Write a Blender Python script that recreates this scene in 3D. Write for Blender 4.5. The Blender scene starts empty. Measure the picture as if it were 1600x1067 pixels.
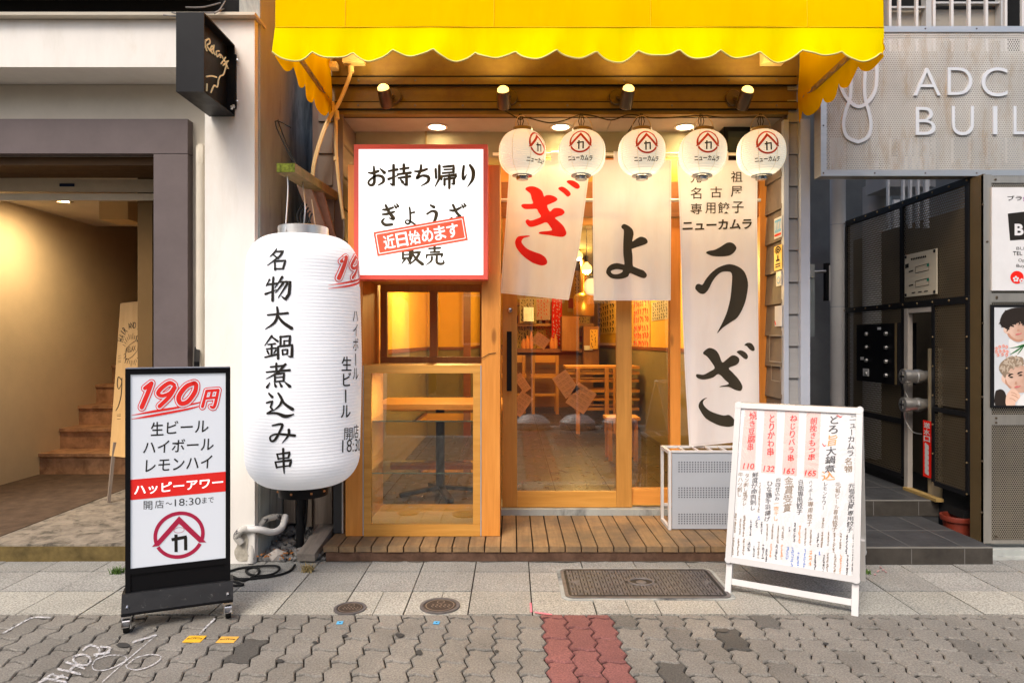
import bpy, bmesh, math, random
from mathutils import Vector, Matrix
from mathutils.geometry import tessellate_polygon
R = math.radians
rnd = random.Random(7)
SC = bpy.context.scene
COL = SC.collection

# ------------------------------------------------------------------ camera, sky, sun, exposure
FP, CZ = 1066.667, 1.3          # focal length in photo pixels (24 mm lens), eye height
cam = bpy.data.cameras.new('camera'); cam.lens = 24; cam.sensor_width = 36; cam.clip_end = 300; cam.clip_start = .05
co = bpy.data.objects.new('camera', cam); COL.objects.link(co)
co.location = (0, 0, CZ); co.rotation_euler = (R(90), 0, 0); SC.camera = co
wd = bpy.data.worlds.new('World'); SC.world = wd; wd.use_nodes = True
nt = wd.node_tree
sky = nt.nodes.new('ShaderNodeTexSky'); sky.sky_type = 'NISHITA'; sky.sun_disc = False
sky.sun_elevation = R(50); sky.sun_rotation = R(205); sky.air_density = 1.0; sky.dust_density = 4.0; sky.ozone_density = .6
nt.links.new(sky.outputs[0], nt.nodes['Background'].inputs[0]); nt.nodes['Background'].inputs[1].default_value = .15
sl = bpy.data.lights.new('sun', 'SUN'); sl.energy = 1.3; sl.angle = R(24); sl.color = (1, .96, .90)
so = bpy.data.objects.new('sun', sl); COL.objects.link(so)
so.rotation_euler = Vector((.3, .65, -.85)).to_track_quat('-Z', 'Y').to_euler(); so.location = (-3, -6, 9)
SC.view_settings.view_transform = 'Standard'; SC.view_settings.look = 'None'
SC.view_settings.exposure = 0.62; SC.view_settings.gamma = 1
SC.cycles.use_denoising = True
SC.cycles.max_bounces = 8; SC.cycles.transparent_max_bounces = 24; SC.cycles.sample_clamp_indirect = 4.0
SC.cycles.caustics_reflective = False; SC.cycles.caustics_refractive = False

# ------------------------------------------------------------------ helpers
def W(px, py, D):
    return Vector(((px-800)*D/FP, D, CZ-(py-533.5)*D/FP))
def wx(px, D): return (px-800)*D/FP
def wz(py, D): return CZ-(py-533.5)*D/FP

class Plane:
    """the point of a real plane seen at a photo pixel; off lifts it towards the viewer"""
    def __init__(s, p, n):
        s.p = Vector(p); s.n = Vector(n).normalized()
        if s.n.dot(Vector((0, 0, CZ))-s.p) < 0: s.n = -s.n
    def __call__(s, px, py, off=0):
        c = Vector((0, 0, CZ)); d = W(px, py, 1)-c
        return c+d*((s.p-c).dot(s.n)/d.dot(s.n))+s.n*off

def thing(name, label, cat, loc=(0, 0, 0), rot=0, group=None, kind=None):
    o = bpy.data.objects.new(name, None); COL.objects.link(o)
    o.empty_display_size = .1
    o.location = loc; o.rotation_euler = (0, 0, rot)
    return tag(o, label, cat, group, kind)
def tag(o, label=None, cat=None, group=None, kind=None):
    for k, v in (('label', label), ('category', cat), ('group', group), ('kind', kind)):
        if v: o[k] = v
    return o
def world_of(o):
    m = Matrix.Identity(4)
    while o is not None:
        m = (Matrix.Translation(o.location) @ Matrix.Rotation(o.rotation_euler[2], 4, 'Z')) @ m
        o = o.parent
    return m
def dup(o, loc, rot=0, label=None):
    r = o.copy(); COL.objects.link(r); r.location = loc; r.rotation_euler = (0, 0, rot)
    if label: r['label'] = label
    for ch in o.children:
        c = ch.copy(); COL.objects.link(c); c.parent = r
        for g in ch.children:
            d = g.copy(); COL.objects.link(d); d.parent = c
    return r

class MB:
    def __init__(s):
        s.bm = bmesh.new(); s.mi = 0; s.c = None; s.cl = None
    def color(s, c):
        if s.cl is None: s.cl = s.bm.loops.layers.float_color.new('Col')
        s.c = c
    def f(s, vs):
        try: fc = s.bm.faces.new(vs)
        except ValueError: return None
        fc.material_index = s.mi
        if s.cl is not None:
            for l in fc.loops: l[s.cl] = (*s.c, 1)
        return fc
    def poly(s, pts): return s.f([s.bm.verts.new(p) for p in pts])
    def box(s, x0, x1, y0, y1, z0, z1):
        if x0 > x1: x0, x1 = x1, x0
        if y0 > y1: y0, y1 = y1, y0
        if z0 > z1: z0, z1 = z1, z0
        v = [s.bm.verts.new((x, y, z)) for z in (z0, z1) for y in (y0, y1) for x in (x0, x1)]
        for q in ((0, 2, 3, 1), (4, 5, 7, 6), (0, 1, 5, 4), (2, 6, 7, 3), (0, 4, 6, 2), (1, 3, 7, 5)):
            s.f([v[i] for i in q])
        return s
    def obox(s, c, ax, ay, az):
        """oriented box: centre c and three half-axis vectors"""
        c = Vector(c); ax, ay, az = Vector(ax), Vector(ay), Vector(az)
        v = [s.bm.verts.new(c+ax*i+ay*j+az*k) for k in (-1, 1) for j in (-1, 1) for i in (-1, 1)]
        for q in ((0, 2, 3, 1), (4, 5, 7, 6), (0, 1, 5, 4), (2, 6, 7, 3), (0, 4, 6, 2), (1, 3, 7, 5)):
            s.f([v[i] for i in q])
        return s
    def bar(s, a, b, w, h, up=(0, 0, 1)):
        a, b = Vector(a), Vector(b); d = (b-a); u = Vector(up)
        x = d.normalized().cross(u)
        if x.length < 1e-4: x = Vector((1, 0, 0))
        x.normalize(); z = x.cross(d.normalized())
        return s.obox((a+b)/2, d/2, x*w/2, z*h/2)
    def prism(s, pts, vec):
        vec = Vector(vec); pts = [Vector(p) for p in pts]
        a = [s.bm.verts.new(p) for p in pts]; b = [s.bm.verts.new(p+vec) for p in pts]
        s.f(a[::-1]); s.f(b); n = len(a)
        for i in range(n): s.f([a[i], a[(i+1) % n], b[(i+1) % n], b[i]])
        return s
    def tube(s, pts, r, n=8, closed=False, cap=True):
        pts = [Vector(p) for p in pts]; rings = []; m = len(pts); nrm = None
        for i, p in enumerate(pts):
            if closed: t = pts[(i+1) % m]-pts[i-1]
            else: t = pts[min(i+1, m-1)]-pts[max(i-1, 0)]
            t.normalize()
            if nrm is None:
                nrm = t.cross(Vector((0, 0, 1)))
                if nrm.length < .05: nrm = t.cross(Vector((1, 0, 0)))
            nrm = (nrm-t*nrm.dot(t)).normalized(); b = t.cross(nrm)
            rr = r[i] if isinstance(r, (list, tuple)) else r
            rings.append([s.bm.verts.new(p+(nrm*math.cos(2*math.pi*k/n)+b*math.sin(2*math.pi*k/n))*rr) for k in range(n)])
        for i in range(m if closed else m-1):
            A, B = rings[i], rings[(i+1) % m]
            for k in range(n): s.f([A[k], A[(k+1) % n], B[(k+1) % n], B[k]])
        if cap and not closed: s.f(rings[0][::-1]); s.f(rings[-1])
        return s
    def cyl(s, a, b, r, r2=None, n=20): return s.tube([a, b], [r, r if r2 is None else r2], n)
    def lathe(s, prof, c=(0, 0, 0), n=32, axis='z'):
        c = Vector(c); rings = []
        for r, z in prof:
            ring = []
            for k in range(n):
                a = 2*math.pi*k/n
                p = Vector((r*math.cos(a), r*math.sin(a), z))
                if axis == 'y': p = Vector((p.x, z, p.y))
                if axis == 'x': p = Vector((z, p.x, p.y))
                ring.append(s.bm.verts.new(c+p))
            rings.append(ring)
        for A, B in zip(rings, rings[1:]):
            for k in range(n): s.f([A[k], A[(k+1) % n], B[(k+1) % n], B[k]])
        if prof[0][0] > 1e-5: s.f(rings[0][::-1])
        if prof[-1][0] > 1e-5: s.f(rings[-1])
        return s
    def build(s, name, mat, parent=None, smooth=False, bevel=0, local=False, label=None, merge=False, seg=1):
        bm = s.bm
        if merge: bmesh.ops.remove_doubles(bm, verts=bm.verts, dist=1e-5)
        if bevel:
            es = [e for e in bm.edges if len(e.link_faces) == 2 and e.calc_face_angle(0) > .6]
            bmesh.ops.bevel(bm, geom=es, offset=bevel, segments=seg, affect='EDGES', profile=.6, clamp_overlap=True)
        if bm.faces: bmesh.ops.recalc_face_normals(bm, faces=bm.faces)
        me = bpy.data.meshes.new(name)
        if parent is not None and not local: bm.transform(world_of(parent).inverted())
        if smooth:
            for fc in bm.faces: fc.smooth = True
            for e in bm.edges:
                if len(e.link_faces) == 2 and e.calc_face_angle(0) > .7: e.smooth = False
        bm.to_mesh(me); bm.free()
        for m in (mat if isinstance(mat, (list, tuple)) else [mat]): me.materials.append(m)
        o = bpy.data.objects.new(name, me); COL.objects.link(o)
        if parent is not None: o.parent = parent
        if label: o['label'] = label
        return o

SPLIT = set('wall wainscot dado_rail post door_post window_pane corner_trim step_riser step_nosing side_wall upper_wall black_tile back_wall stair_back_wall alley_wall dark_trim filler_strip ledge shelf_edge portal_lining backing stile leg rail'.split())
def B(name, mat, parent, *boxes, **k):
    if len(boxes) > 1 and name in SPLIT: return [B(name, mat, parent, b, **k) for b in boxes][0]
    m = MB()
    for b in boxes: m.box(*b)
    return m.build(name, mat, parent, **k)
def light(name, parent, kind, loc, energy, color=(1, .68, .34), size=.05, direction=None, angle=None, blend=.5):
    l = bpy.data.lights.new(name, kind); l.energy = energy; l.color = color
    if kind in ('POINT', 'SPOT'): l.shadow_soft_size = size
    if kind == 'AREA': l.size = size; l.shape = 'DISK'
    if kind == 'SPOT' and angle: l.spot_size = R(angle); l.spot_blend = blend
    o = bpy.data.objects.new(name, l); COL.objects.link(o)
    if parent is not None:
        o.parent = parent; o.location = world_of(parent).inverted() @ Vector(loc)
    else: o.location = loc
    if direction is not None: o.rotation_euler = Vector(direction).to_track_quat('-Z', 'Y').to_euler()
    return o

# ---- lettering: brush ribbons, traced outlines, type
def smooth_pts(p, closed=False, n=5):
    out = []; m = len(p)
    for i in range(m if closed else m-1):
        if closed: a, b, c, d = p[i-1], p[i], p[(i+1) % m], p[(i+2) % m]
        else: a, b, c, d = p[max(i-1, 0)], p[i], p[i+1], p[min(i+2, m-1)]
        for k in range(n):
            t = k/n
            out.append(tuple(.5*(2*B_+(C_-A_)*t+(2*A_-5*B_+4*C_-D_)*t*t+(3*B_-A_-3*C_+D_)*t**3) for A_, B_, C_, D_ in zip(a, b, c, d)))
    if not closed: out.append(tuple(p[-1]))
    return out
LIFT = [0]
def ribbon(mb, pts, f, off=.0015, sm=True, cap=True):
    """a brush stroke: pts are (x, y, width) in the units f takes"""
    p = smooth_pts(pts) if sm and len(pts) > 2 else [tuple(q) for q in pts]
    if not sm and len(p) > 1:                                  # keep corners, add samples
        q = []
        for a, b in zip(p, p[1:]):
            for k in range(3): q.append(tuple(A+(B_-A)*k/3 for A, B_ in zip(a, b)))
        p = q+[p[-1]]
    LIFT[0] = (LIFT[0]+1) % 7; off = off+LIFT[0]*.00008
    if cap:
        def ends(e, nx):
            dx, dy = e[0]-nx[0], e[1]-nx[1]; L = math.hypot(dx, dy) or 1
            return [(e[0]+dx/L*e[2]/2*math.sin(R(a)), e[1]+dy/L*e[2]/2*math.sin(R(a)), e[2]*math.cos(R(a))) for a in (35, 65, 85)]
        p = ends(p[0], p[1])[::-1]+p+ends(p[-1], p[-2])
    rows = []
    for i in range(len(p)):
        a, b = p[max(i-1, 0)], p[min(i+1, len(p)-1)]
        dx, dy = b[0]-a[0], b[1]-a[1]; L = math.hypot(dx, dy) or 1
        nx, ny = -dy/L, dx/L; w = p[i][2]/2
        rows.append([mb.bm.verts.new(f(p[i][0]+nx*w*k, p[i][1]+ny*w*k, off)) for k in (-1, 0, 1)])
    for r0, r1 in zip(rows, rows[1:]):
        for k in (0, 1): mb.f([r0[k], r0[k+1], r1[k+1], r1[k]])
def grid_cut(bm, step):
    xs = [v.co.x for v in bm.verts]; ys = [v.co.y for v in bm.verts]
    for ax, lo, hi in ((0, min(xs), max(xs)), (1, min(ys), max(ys))):
        k = math.ceil(lo/step)
        while k*step < hi:
            co_ = Vector((0, 0, 0)); co_[ax] = k*step; no = Vector((0, 0, 0)); no[ax] = 1
            bmesh.ops.bisect_plane(bm, geom=bm.verts[:]+bm.edges[:]+bm.faces[:], plane_co=co_, plane_no=no, dist=1e-6); k += 1
def flat(mb, tmp, f, off):
    vm = {v: mb.bm.verts.new(f(v.co.x, v.co.y, off)) for v in tmp.verts}
    for fc in tmp.faces: mb.f([vm[v] for v in fc.verts])
    tmp.free()
def outline(mb, outer, f, off=.0015, holes=(), step=None, sm=True, conv=None):
    """a filled traced outline"""
    loops = [outer]+list(holes)
    if conv: loops = [[conv(*q) for q in l] for l in loops]
    if sm: loops = [smooth_pts(l, True, 3) for l in loops]
    vs = [Vector((q[0], q[1], 0)) for l in loops for q in l]
    tris = tessellate_polygon([[Vector((q[0], q[1], 0)) for q in l] for l in loops])
    t = bmesh.new(); bv = [t.verts.new(v) for v in vs]
    for tr in tris:
        try: t.faces.new([bv[i] for i in tr])
        except ValueError: pass
    if step: grid_cut(t, step)
    flat(mb, t, f, off)
_fc = {}
def glyphs(s, bold=0, space=1.0):
    key = (s, bold, space)
    if key not in _fc:
        c = bpy.data.curves.new('type', 'FONT'); c.body = s; c.offset = bold; c.resolution_u = 5; c.space_character = space
        o = bpy.data.objects.new('type', c); COL.objects.link(o)
        dg = bpy.context.evaluated_depsgraph_get(); dg.update()
        m = bpy.data.meshes.new_from_object(o.evaluated_get(dg))
        _fc[key] = ([(v.co.x, v.co.y) for v in m.vertices], [tuple(p.vertices) for p in m.polygons])
        bpy.data.objects.remove(o); bpy.data.meshes.remove(m); bpy.data.curves.remove(c)
    return _fc[key]
def text(mb, s, x0, y0, x1, y1, f, off=.0015, bold=0, skew=0, ital=0, step=None, rot=0, space=1.0):
    """type fitted into the box x0,y0,x1,y1 (y grows downwards); skew: rise per unit x"""
    vs, fs = glyphs(s, bold, space)
    if not vs: return
    ax, bx = min(v[0] for v in vs), max(v[0] for v in vs); ay, by = min(v[1] for v in vs), max(v[1] for v in vs)
    t = bmesh.new(); cx, cy = (x0+x1)/2, (y0+y1)/2; cr, sr = math.cos(rot), math.sin(rot); bv = []
    for X, Y in vs:
        u = x0+(X-ax)/(bx-ax or 1)*(x1-x0); v = y1-(Y-ay)/(by-ay or 1)*(y1-y0)
        u += ital*(y1-v); v += skew*(u-x0)
        u, v = cx+(u-cx)*cr-(v-cy)*sr, cy+(u-cx)*sr+(v-cy)*cr
        bv.append(t.verts.new((u, v, 0)))
    for q in fs:
        try: t.faces.new([bv[i] for i in q])
        except ValueError: pass
    if step: grid_cut(t, step)
    flat(mb, t, f, off)
JIT = random.Random(31)
def vtext(mb, s, x, y, size, f, off=.0015, bold=0, dx=0, step=None, pitch=1.0, wide=1.0, y1=None, hand=0):
    """vertical writing, one sign under the other; dx: sideways drift per sign; hand: unevenness of handwriting"""
    if bold > .008:
        st = JIT.getstate()
        for k in (-.5, .5): JIT.setstate(st); vtext(mb, s, x+k*bold*size*1.5, y+k*bold*size*.5, size, f, off+.0001*k, .004, dx, step, pitch, wide, y1, hand)
        return
    if y1 is not None: size = (y1-y)/len(s)/pitch
    for i, ch in enumerate(s):
        cx = x+dx*i; cy = y+size*pitch*(i+.5)
        if ch == ' ': continue
        if ch == 'ー': ribbon(mb, [(cx, cy-size*.38, size*.1), (cx+size*.02, cy+size*.38, size*.08)], f, off); continue
        vs, fs = glyphs(ch, bold)
        if not vs: continue
        t = bmesh.new()
        j = [JIT.uniform(-1, 1)*hand for _ in range(5)]; k1, k2 = 1+j[0]*.12, 1+j[1]*.12
        bv = [t.verts.new((cx+j[2]*size*.05+((X-.43)*k1+(Y-.33)*j[3]*.16)*size*1.02*wide, cy-((Y-.33)*k2+(X-.43)*(j[4]*.08+.10*(hand > 0)))*size*1.02, 0)) for X, Y in vs]
        for q in fs:
            try: t.faces.new([bv[k] for k in q])
            except ValueError: pass
        if step: grid_cut(t, step)
        flat(mb, t, f, off)
BR = {
'名': '42,2,5 34,20,9 16,38,3|36,15,6 72,11,10 60,34,9 6,76,3|32,30,5 52,44,8|38,56,6 40,94,8|38,57,6 84,52,9 74,88,8|40,90,7 76,88,6',
'物': '16,14,7 6,40,3|10,34,6 46,28,7|30,4,7 30,98,9|4,72,8 44,54,3|62,2,9 38,46,3|54,22,6 92,20,9 88,70,10 76,92,10 62,80,3|66,28,8 40,66,3|82,28,8 50,86,3',
'大': '12,37,6 84,28,9|~46,4,7 48,36,9 36,70,9 4,96,3|~50,40,6 66,66,10 98,92,12',
'鍋': '28,4,7 4,44,3|28,8,5 48,26,8|16,40,5 40,36,6|10,58,5 44,54,6|28,38,6 28,86,7|13,66,6 18,78,6|43,62,6 36,76,4|6,92,6 48,80,7|58,6,6 58,46,7|56,8,6 90,4,8 88,44,7|70,24,5 70,44,5|70,25,5 88,23,5|50,48,6 50,98,8|50,48,6 97,42,9 96,92,9 84,88,3|64,62,5 66,82,6|64,62,5 82,60,6 80,80,6|66,81,5 80,79,5',
'煮': '22,16,6 68,12,8|44,2,7 44,34,7|6,37,6 94,30,9|78,6,9 50,40,8 4,64,3|38,44,6 38,77,7|38,46,6 73,42,8 71,74,7|40,59,5 70,57,5|38,76,6 71,73,6|18,80,4 8,98,9|36,82,4 41,95,9|56,80,4 63,95,9|76,78,4 94,96,11',
'込': '14,6,6 25,20,9|6,42,6 26,36,7 19,60,6 27,70,6 8,84,7|~10,84,6 40,84,8 70,97,12 98,90,4|~46,6,6 54,20,8 66,46,8 94,70,11|~59,32,8 50,54,7 28,74,3',
'み': '~18,12,6 52,8,9 44,40,8 26,78,9 12,82,7 10,62,6 36,52,7 96,62,10|~76,34,9 74,60,8 52,94,3',
'串': '24,20,6 30,42,6|24,21,6 82,16,9 75,38,7|29,40,6 75,37,6|16,52,6 22,76,7|16,53,6 88,48,10 81,72,8|22,74,6 81,70,6|52,0,8 54,70,8 54,102,4',
'お': '~6,33,5 30,35,9 60,26,9|~36,4,6 38,30,9 38,80,10 22,93,9 7,84,7 14,68,7 50,48,8 84,54,10 88,76,9 60,93,4|~70,14,4 94,33,11',
'持': '2,29,6 40,22,8|24,3,8 24,93,9 10,84,4|2,64,8 44,48,3|54,20,6 90,15,7|70,1,8 70,38,8|42,43,6 100,36,8|46,59,6 98,52,8|82,40,8 82,92,9 68,84,4|56,66,5 65,78,9',
'ち': '~8,30,6 40,30,9 78,20,8|~44,3,8 40,30,9 18,63,8 50,50,8 86,56,11 83,78,9 44,97,3',
'帰': '8,20,7 10,57,7|24,5,8 24,60,8 6,94,3|42,10,6 87,6,8 86,33,7|46,22,5 84,20,5|39,37,6 88,33,6|35,50,7 33,64,6|35,51,6 99,44,9 92,61,4|47,62,7 47,87,7|47,63,6 88,58,8 88,84,8 78,82,3|68,46,8 68,101,7',
'り': '~22,8,8 17,40,9 20,66,9 38,45,3|~58,4,8 77,30,12 73,66,10 44,99,3',
'ぎ': '~16,24,6 40,24,9 74,14,7|~14,46,6 42,44,9 80,34,7|~32,4,8 50,34,10 78,67,11 50,63,3|~24,66,5 12,80,9 30,95,10 68,93,9|82,4,5 91,15,8|95,-2,5 103,9,8',
'よ': '~52,34,7 84,29,9|~44,3,8 50,30,9 50,80,9 30,93,9 10,84,7 24,72,6 60,82,8 92,97,9',
'う': '~38,7,6 62,16,11|~16,47,7 50,34,8 78,42,12 69,74,10 40,100,3',
'ざ': '~12,31,6 40,32,9 76,18,7|~30,6,8 50,40,9 74,63,10 48,61,3|~24,64,5 12,79,9 30,93,10 68,91,9|82,6,5 91,17,8|95,0,5 103,11,8',
'販': '10,8,7 10,67,7|10,9,6 43,6,7 41,65,7|12,28,5 40,26,5|12,46,5 40,44,5|12,65,6 41,63,6|20,70,7 4,94,3|32,70,5 45,88,9|54,12,6 95,6,7|~54,12,8 51,52,8 36,96,3|54,36,6 89,32,9 72,66,8 42,98,3|~58,46,6 74,72,9 100,96,11',
'売': '20,14,6 80,10,7|50,0,8 50,31,8|28,33,6 75,30,7|9,46,7 6,62,5|9,47,6 94,42,9 85,58,4|~36,58,8 32,78,7 6,98,3|~62,54,8 62,84,9 78,93,9 98,89,8 95,73,3',
}
def brush(mb, ch, x, y, w, h, f, off=.0015, thick=1.0, skew=0):
    for st in BR[ch].split('|'):
        sm = st[0] == '~'
        pts = []
        for q in st.lstrip('~').split():
            a, b, c = (float(t) for t in q.split(','))
            pts.append((x+a*w/100, y+b*h/100+skew*a*w/100, c*thick*(w+h)/200))
        ribbon(mb, pts, f, off, sm)
def logo(red, dark, f, cx, cy, r, ry=None, skew=0, off=.0015, bowl=None):
    """ring crossed by a roof over the sign"""
    ry = ry or r
    def P(a, b): return (cx+a*r, cy+b*ry+skew*a*r)
    for a0, a1 in ((28, 152), (161, 379)):
        n = 26; pts = []
        for k in range(n+1):
            a = R(a0+(a1-a0)*k/n); pts.append((*P(.92*math.cos(a), .92*math.sin(a)), .15*(r+ry)/2))
        ribbon(red, pts, f, off, sm=False, cap=False)
    outline(red, [P(-1.05, .40), P(0, -.80), P(1.05, .40), P(.78, .385), P(0, -.48), P(-.78, .385)], f, off+.0008, sm=False, step=r/3)
    for a in ([(-.29, .17), (.3, .1)], [(.25, .1), (.255, .66)], [(-.12, -.04), (-.115, .7)]):
        ribbon(dark, [(*P(*q), .125*r) for q in a], f, off, sm=False, cap=False)
    if bowl:
        ribbon(bowl, [(*P(.2*math.cos(R(t)), -.21+.11*math.sin(R(t))), .015*r) for t in range(0, 361, 20)], f, off, cap=False)

# ------------------------------------------------------------------ materials
class NT:
    def __init__(s, name):
        s.m = bpy.data.materials.new(name); s.m.use_nodes = True; s.t = s.m.node_tree
        s.b = s.t.nodes['Principled BSDF']; s.out = s.t.nodes['Material Output']
        s.co = s.t.nodes.new('ShaderNodeTexCoord').outputs['Object']
    def n(s, typ, **k):
        o = s.t.nodes.new(typ)
        for a, v in k.items():
            if a.startswith('i'): 
                key = int(a[1:]); src = v
                if isinstance(src, bpy.types.NodeSocket): s.t.links.new(src, o.inputs[key])
                else: o.inputs[key].default_value = src
            else: setattr(o, a, v)
        return o
    def l(s, a, b): s.t.links.new(a, b)
    def noise(s, scale, detail=4, rough=.6, co=None, dist=0):
        o = s.n('ShaderNodeTexNoise'); o.inputs['Scale'].default_value = scale; o.inputs['Detail'].default_value = detail
        o.inputs['Roughness'].default_value = rough; o.inputs['Distortion'].default_value = dist
        s.l(co or s.co, o.inputs['Vector']); return o.outputs['Fac']
    def map(s, scale=(1, 1, 1), rot=(0, 0, 0)):
        o = s.n('ShaderNodeMapping'); s.l(s.co, o.inputs['Vector']); o.inputs['Scale'].default_value = scale; o.inputs['Rotation'].default_value = rot
        return o.outputs[0]
    def ramp(s, fac, stops):
        o = s.n('ShaderNodeValToRGB'); s.l(fac, o.inputs[0]); e = o.color_ramp.elements
        while len(e) < len(stops): e.new(.5)
        for el, (p, c) in zip(e, stops): el.position = p; el.color = (*c, 1) if len(c) == 3 else c
        return o.outputs[0]
    def mix(s, fac, a, b, mode='MIX'):
        o = s.n('ShaderNodeMix', data_type='RGBA', blend_type=mode)
        for i, v in ((0, fac), (6, a), (7, b)):
            if isinstance(v, bpy.types.NodeSocket): s.l(v, o.inputs[i])
            else: o.inputs[i].default_value = v if i == 0 else (*v, 1)
        return o.outputs[2]
    def math(s, op, a, b=0, c=0):
        o = s.n('ShaderNodeMath', operation=op)
        for i, v in enumerate((a, b, c)):
            if isinstance(v, bpy.types.NodeSocket): s.l(v, o.inputs[i])
            else: o.inputs[i].default_value = v
        return o.outputs[0]
    def base(s, c):
        if isinstance(c, bpy.types.NodeSocket): s.l(c, s.b.inputs['Base Color'])
        else: s.b.inputs['Base Color'].default_value = (*c, 1)
    def bump(s, h, strength=.2, dist=.01):
        o = s.n('ShaderNodeBump'); o.inputs['Strength'].default_value = strength; o.inputs['Distance'].default_value = dist
        s.l(h, o.inputs['Height']); s.l(o.outputs[0], s.b.inputs['Normal'])
    def rough(s, r, metal=0):
        if isinstance(r, bpy.types.NodeSocket): s.l(r, s.b.inputs['Roughness'])
        else: s.b.inputs['Roughness'].default_value = r
        s.b.inputs['Metallic'].default_value = metal
def sc(c, k): return tuple(min(1, x*k) for x in c)
def mat(name, c, rough=.6, metal=0, var=.12, scale=5, bump=.08, bscale=80, grime=None, gscale=2.0, gamt=(.45, .7), stretch=None, emit=0):
    t = NT(name); co_ = t.map(stretch) if stretch else t.co
    n = t.noise(scale, 6, .65, co_)
    col = t.ramp(n, [(.3, sc(c, 1-var)), (.7, sc(c, 1+var))])
    if grime:
        g = t.noise(gscale, 8, .7, co_, .4)
        fac = t.ramp(g, [(gamt[0], (0, 0, 0)), (gamt[1], (1, 1, 1))])
        col = t.mix(fac, col, grime)
    t.base(col)
    t.rough(t.math('MULTIPLY_ADD', t.noise(scale*3, 3), .25, rough-.12), metal)
    if rough >= .55 and not metal: t.b.inputs['Specular IOR Level'].default_value = .22
    if bump: t.bump(t.noise(bscale, 4, .6, co_), bump, .004)
    if emit:
        t.l(col, t.b.inputs['Emission Color']); t.b.inputs['Emission Strength'].default_value = emit
    return t.m
def wood(name, c1, c2, axis='z', rough=.5, fine=1.0, knots=True, grime=None):
    t = NT(name); s = [14, 14, 14]; s['xyz'.index(axis)] = .9
    co_ = t.map(tuple(v*fine for v in s))
    n = t.noise(1.2, 8, .62, co_, .8); n2 = t.noise(5, 5, .6, co_)
    col = t.mix(.35, t.ramp(n, [(.28, c1), (.72, c2)]), t.ramp(n2, [(.3, c1), (.7, c2)]))
    big = t.noise(1.3, 3); col = t.mix(t.math('MULTIPLY', big, .35), col, sc(c1, .75), 'MIX')
    if knots:
        s2 = [5, 5, 5]; s2['xyz'.index(axis)] = 1.6
        v = t.n('ShaderNodeTexVoronoi'); v.inputs['Scale'].default_value = 1.1; t.l(t.map(tuple(s2)), v.inputs['Vector'])
        k = t.ramp(v.outputs['Distance'], [(.05, (1, 1, 1)), (.11, (0, 0, 0))]); col = t.mix(t.math('MULTIPLY', k, .7), col, sc(c1, .35))
    if grime:
        g = t.ramp(t.noise(3.5, 8, .72), [(.40, (0, 0, 0)), (.68, (.9, .9, .9))]); col = t.mix(g, col, grime)
    t.base(col); t.rough(rough); t.bump(n2, .15, .003)
    return t.m
def glow(name, c, strength, base=(.8, .8, .8), rough=.5):
    t = NT(name); t.base(base); t.rough(rough)
    t.b.inputs['Emission Color'].default_value = (*c, 1); t.b.inputs['Emission Strength'].default_value = strength
    return t.m
def flatc(name, c, rough=.6, metal=0): return mat(name, c, rough, metal, .05, 6, 0)
def perf(name, c, pitch, hole, axes='xz', metal=.8, rough=.4, grime=None):
    """sheet metal punched with staggered round holes"""
    t = NT(name); x = t.n('ShaderNodeSeparateXYZ', i0=t.co)
    u = t.math('DIVIDE', x.outputs['xyz'.index(axes[0])], pitch); v = t.math('DIVIDE', x.outputs['xyz'.index(axes[1])], pitch*1.732)
    def cell(o):
        a = t.math('SUBTRACT', t.math('FRACT', t.math('ADD', u, o)), .5); b = t.math('MULTIPLY', t.math('SUBTRACT', t.math('FRACT', t.math('ADD', v, o)), .5), 1.732)
        return t.math('ADD', t.math('MULTIPLY', a, a), t.math('MULTIPLY', b, b))
    d = t.math('MINIMUM', cell(100.0), cell(100.5)); fac = t.math('LESS_THAN', d, (hole/pitch)**2)
    col = t.ramp(t.noise(3, 5), [(.3, sc(c, .85)), (.7, sc(c, 1.12))])
    if grime: col = t.mix(t.ramp(t.noise(4, 8, .75, t.map((3, 3, .8))), [(.5, (0, 0, 0)), (.72, (1, 1, 1))]), col, grime)
    t.base(col); t.rough(rough, metal)
    tr = t.n('ShaderNodeBsdfTransparent'); mx = t.n('ShaderNodeMixShader', i0=fac, i1=t.b.outputs[0], i2=tr.outputs[0])
    t.l(mx.outputs[0], t.out.inputs[0]); return t.m
def glass(name, tint=(.93, .95, .94), refl=1.0):
    t = NT(name); tr = t.n('ShaderNodeBsdfTransparent'); tr.inputs[0].default_value = (*tint, 1)
    g = t.n('ShaderNodeBsdfGlossy'); g.inputs['Roughness'].default_value = .0
    fr = t.n('ShaderNodeFresnel'); fr.inputs[0].default_value = 1.5
    fac = t.math('MULTIPLY', fr.outputs[0], 2.4*refl)
    mx = t.n('ShaderNodeMixShader', i0=fac, i1=tr.outputs[0], i2=g.outputs[0]); t.l(mx.outputs[0], t.out.inputs[0]); return t.m
def attr_mat(name, rough=.85, speck=.25, sscale=220, bump=.25, big=.18):
    t = NT(name); a = t.n('ShaderNodeAttribute', attribute_name='Col').outputs['Color']
    n = t.noise(sscale, 3, .7); col = t.mix(1, a, t.ramp(n, [(.3, (1-speck,)*3), (.7, (1+speck,)*3)]), 'MULTIPLY')
    n2 = t.noise(3, 6, .65); col = t.mix(1, col, t.ramp(n2, [(.3, (1-big,)*3), (.75, (1+big,)*3)]), 'MULTIPLY')
    t.base(col); t.rough(rough); t.bump(n, bump, .002); return t.m

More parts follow.
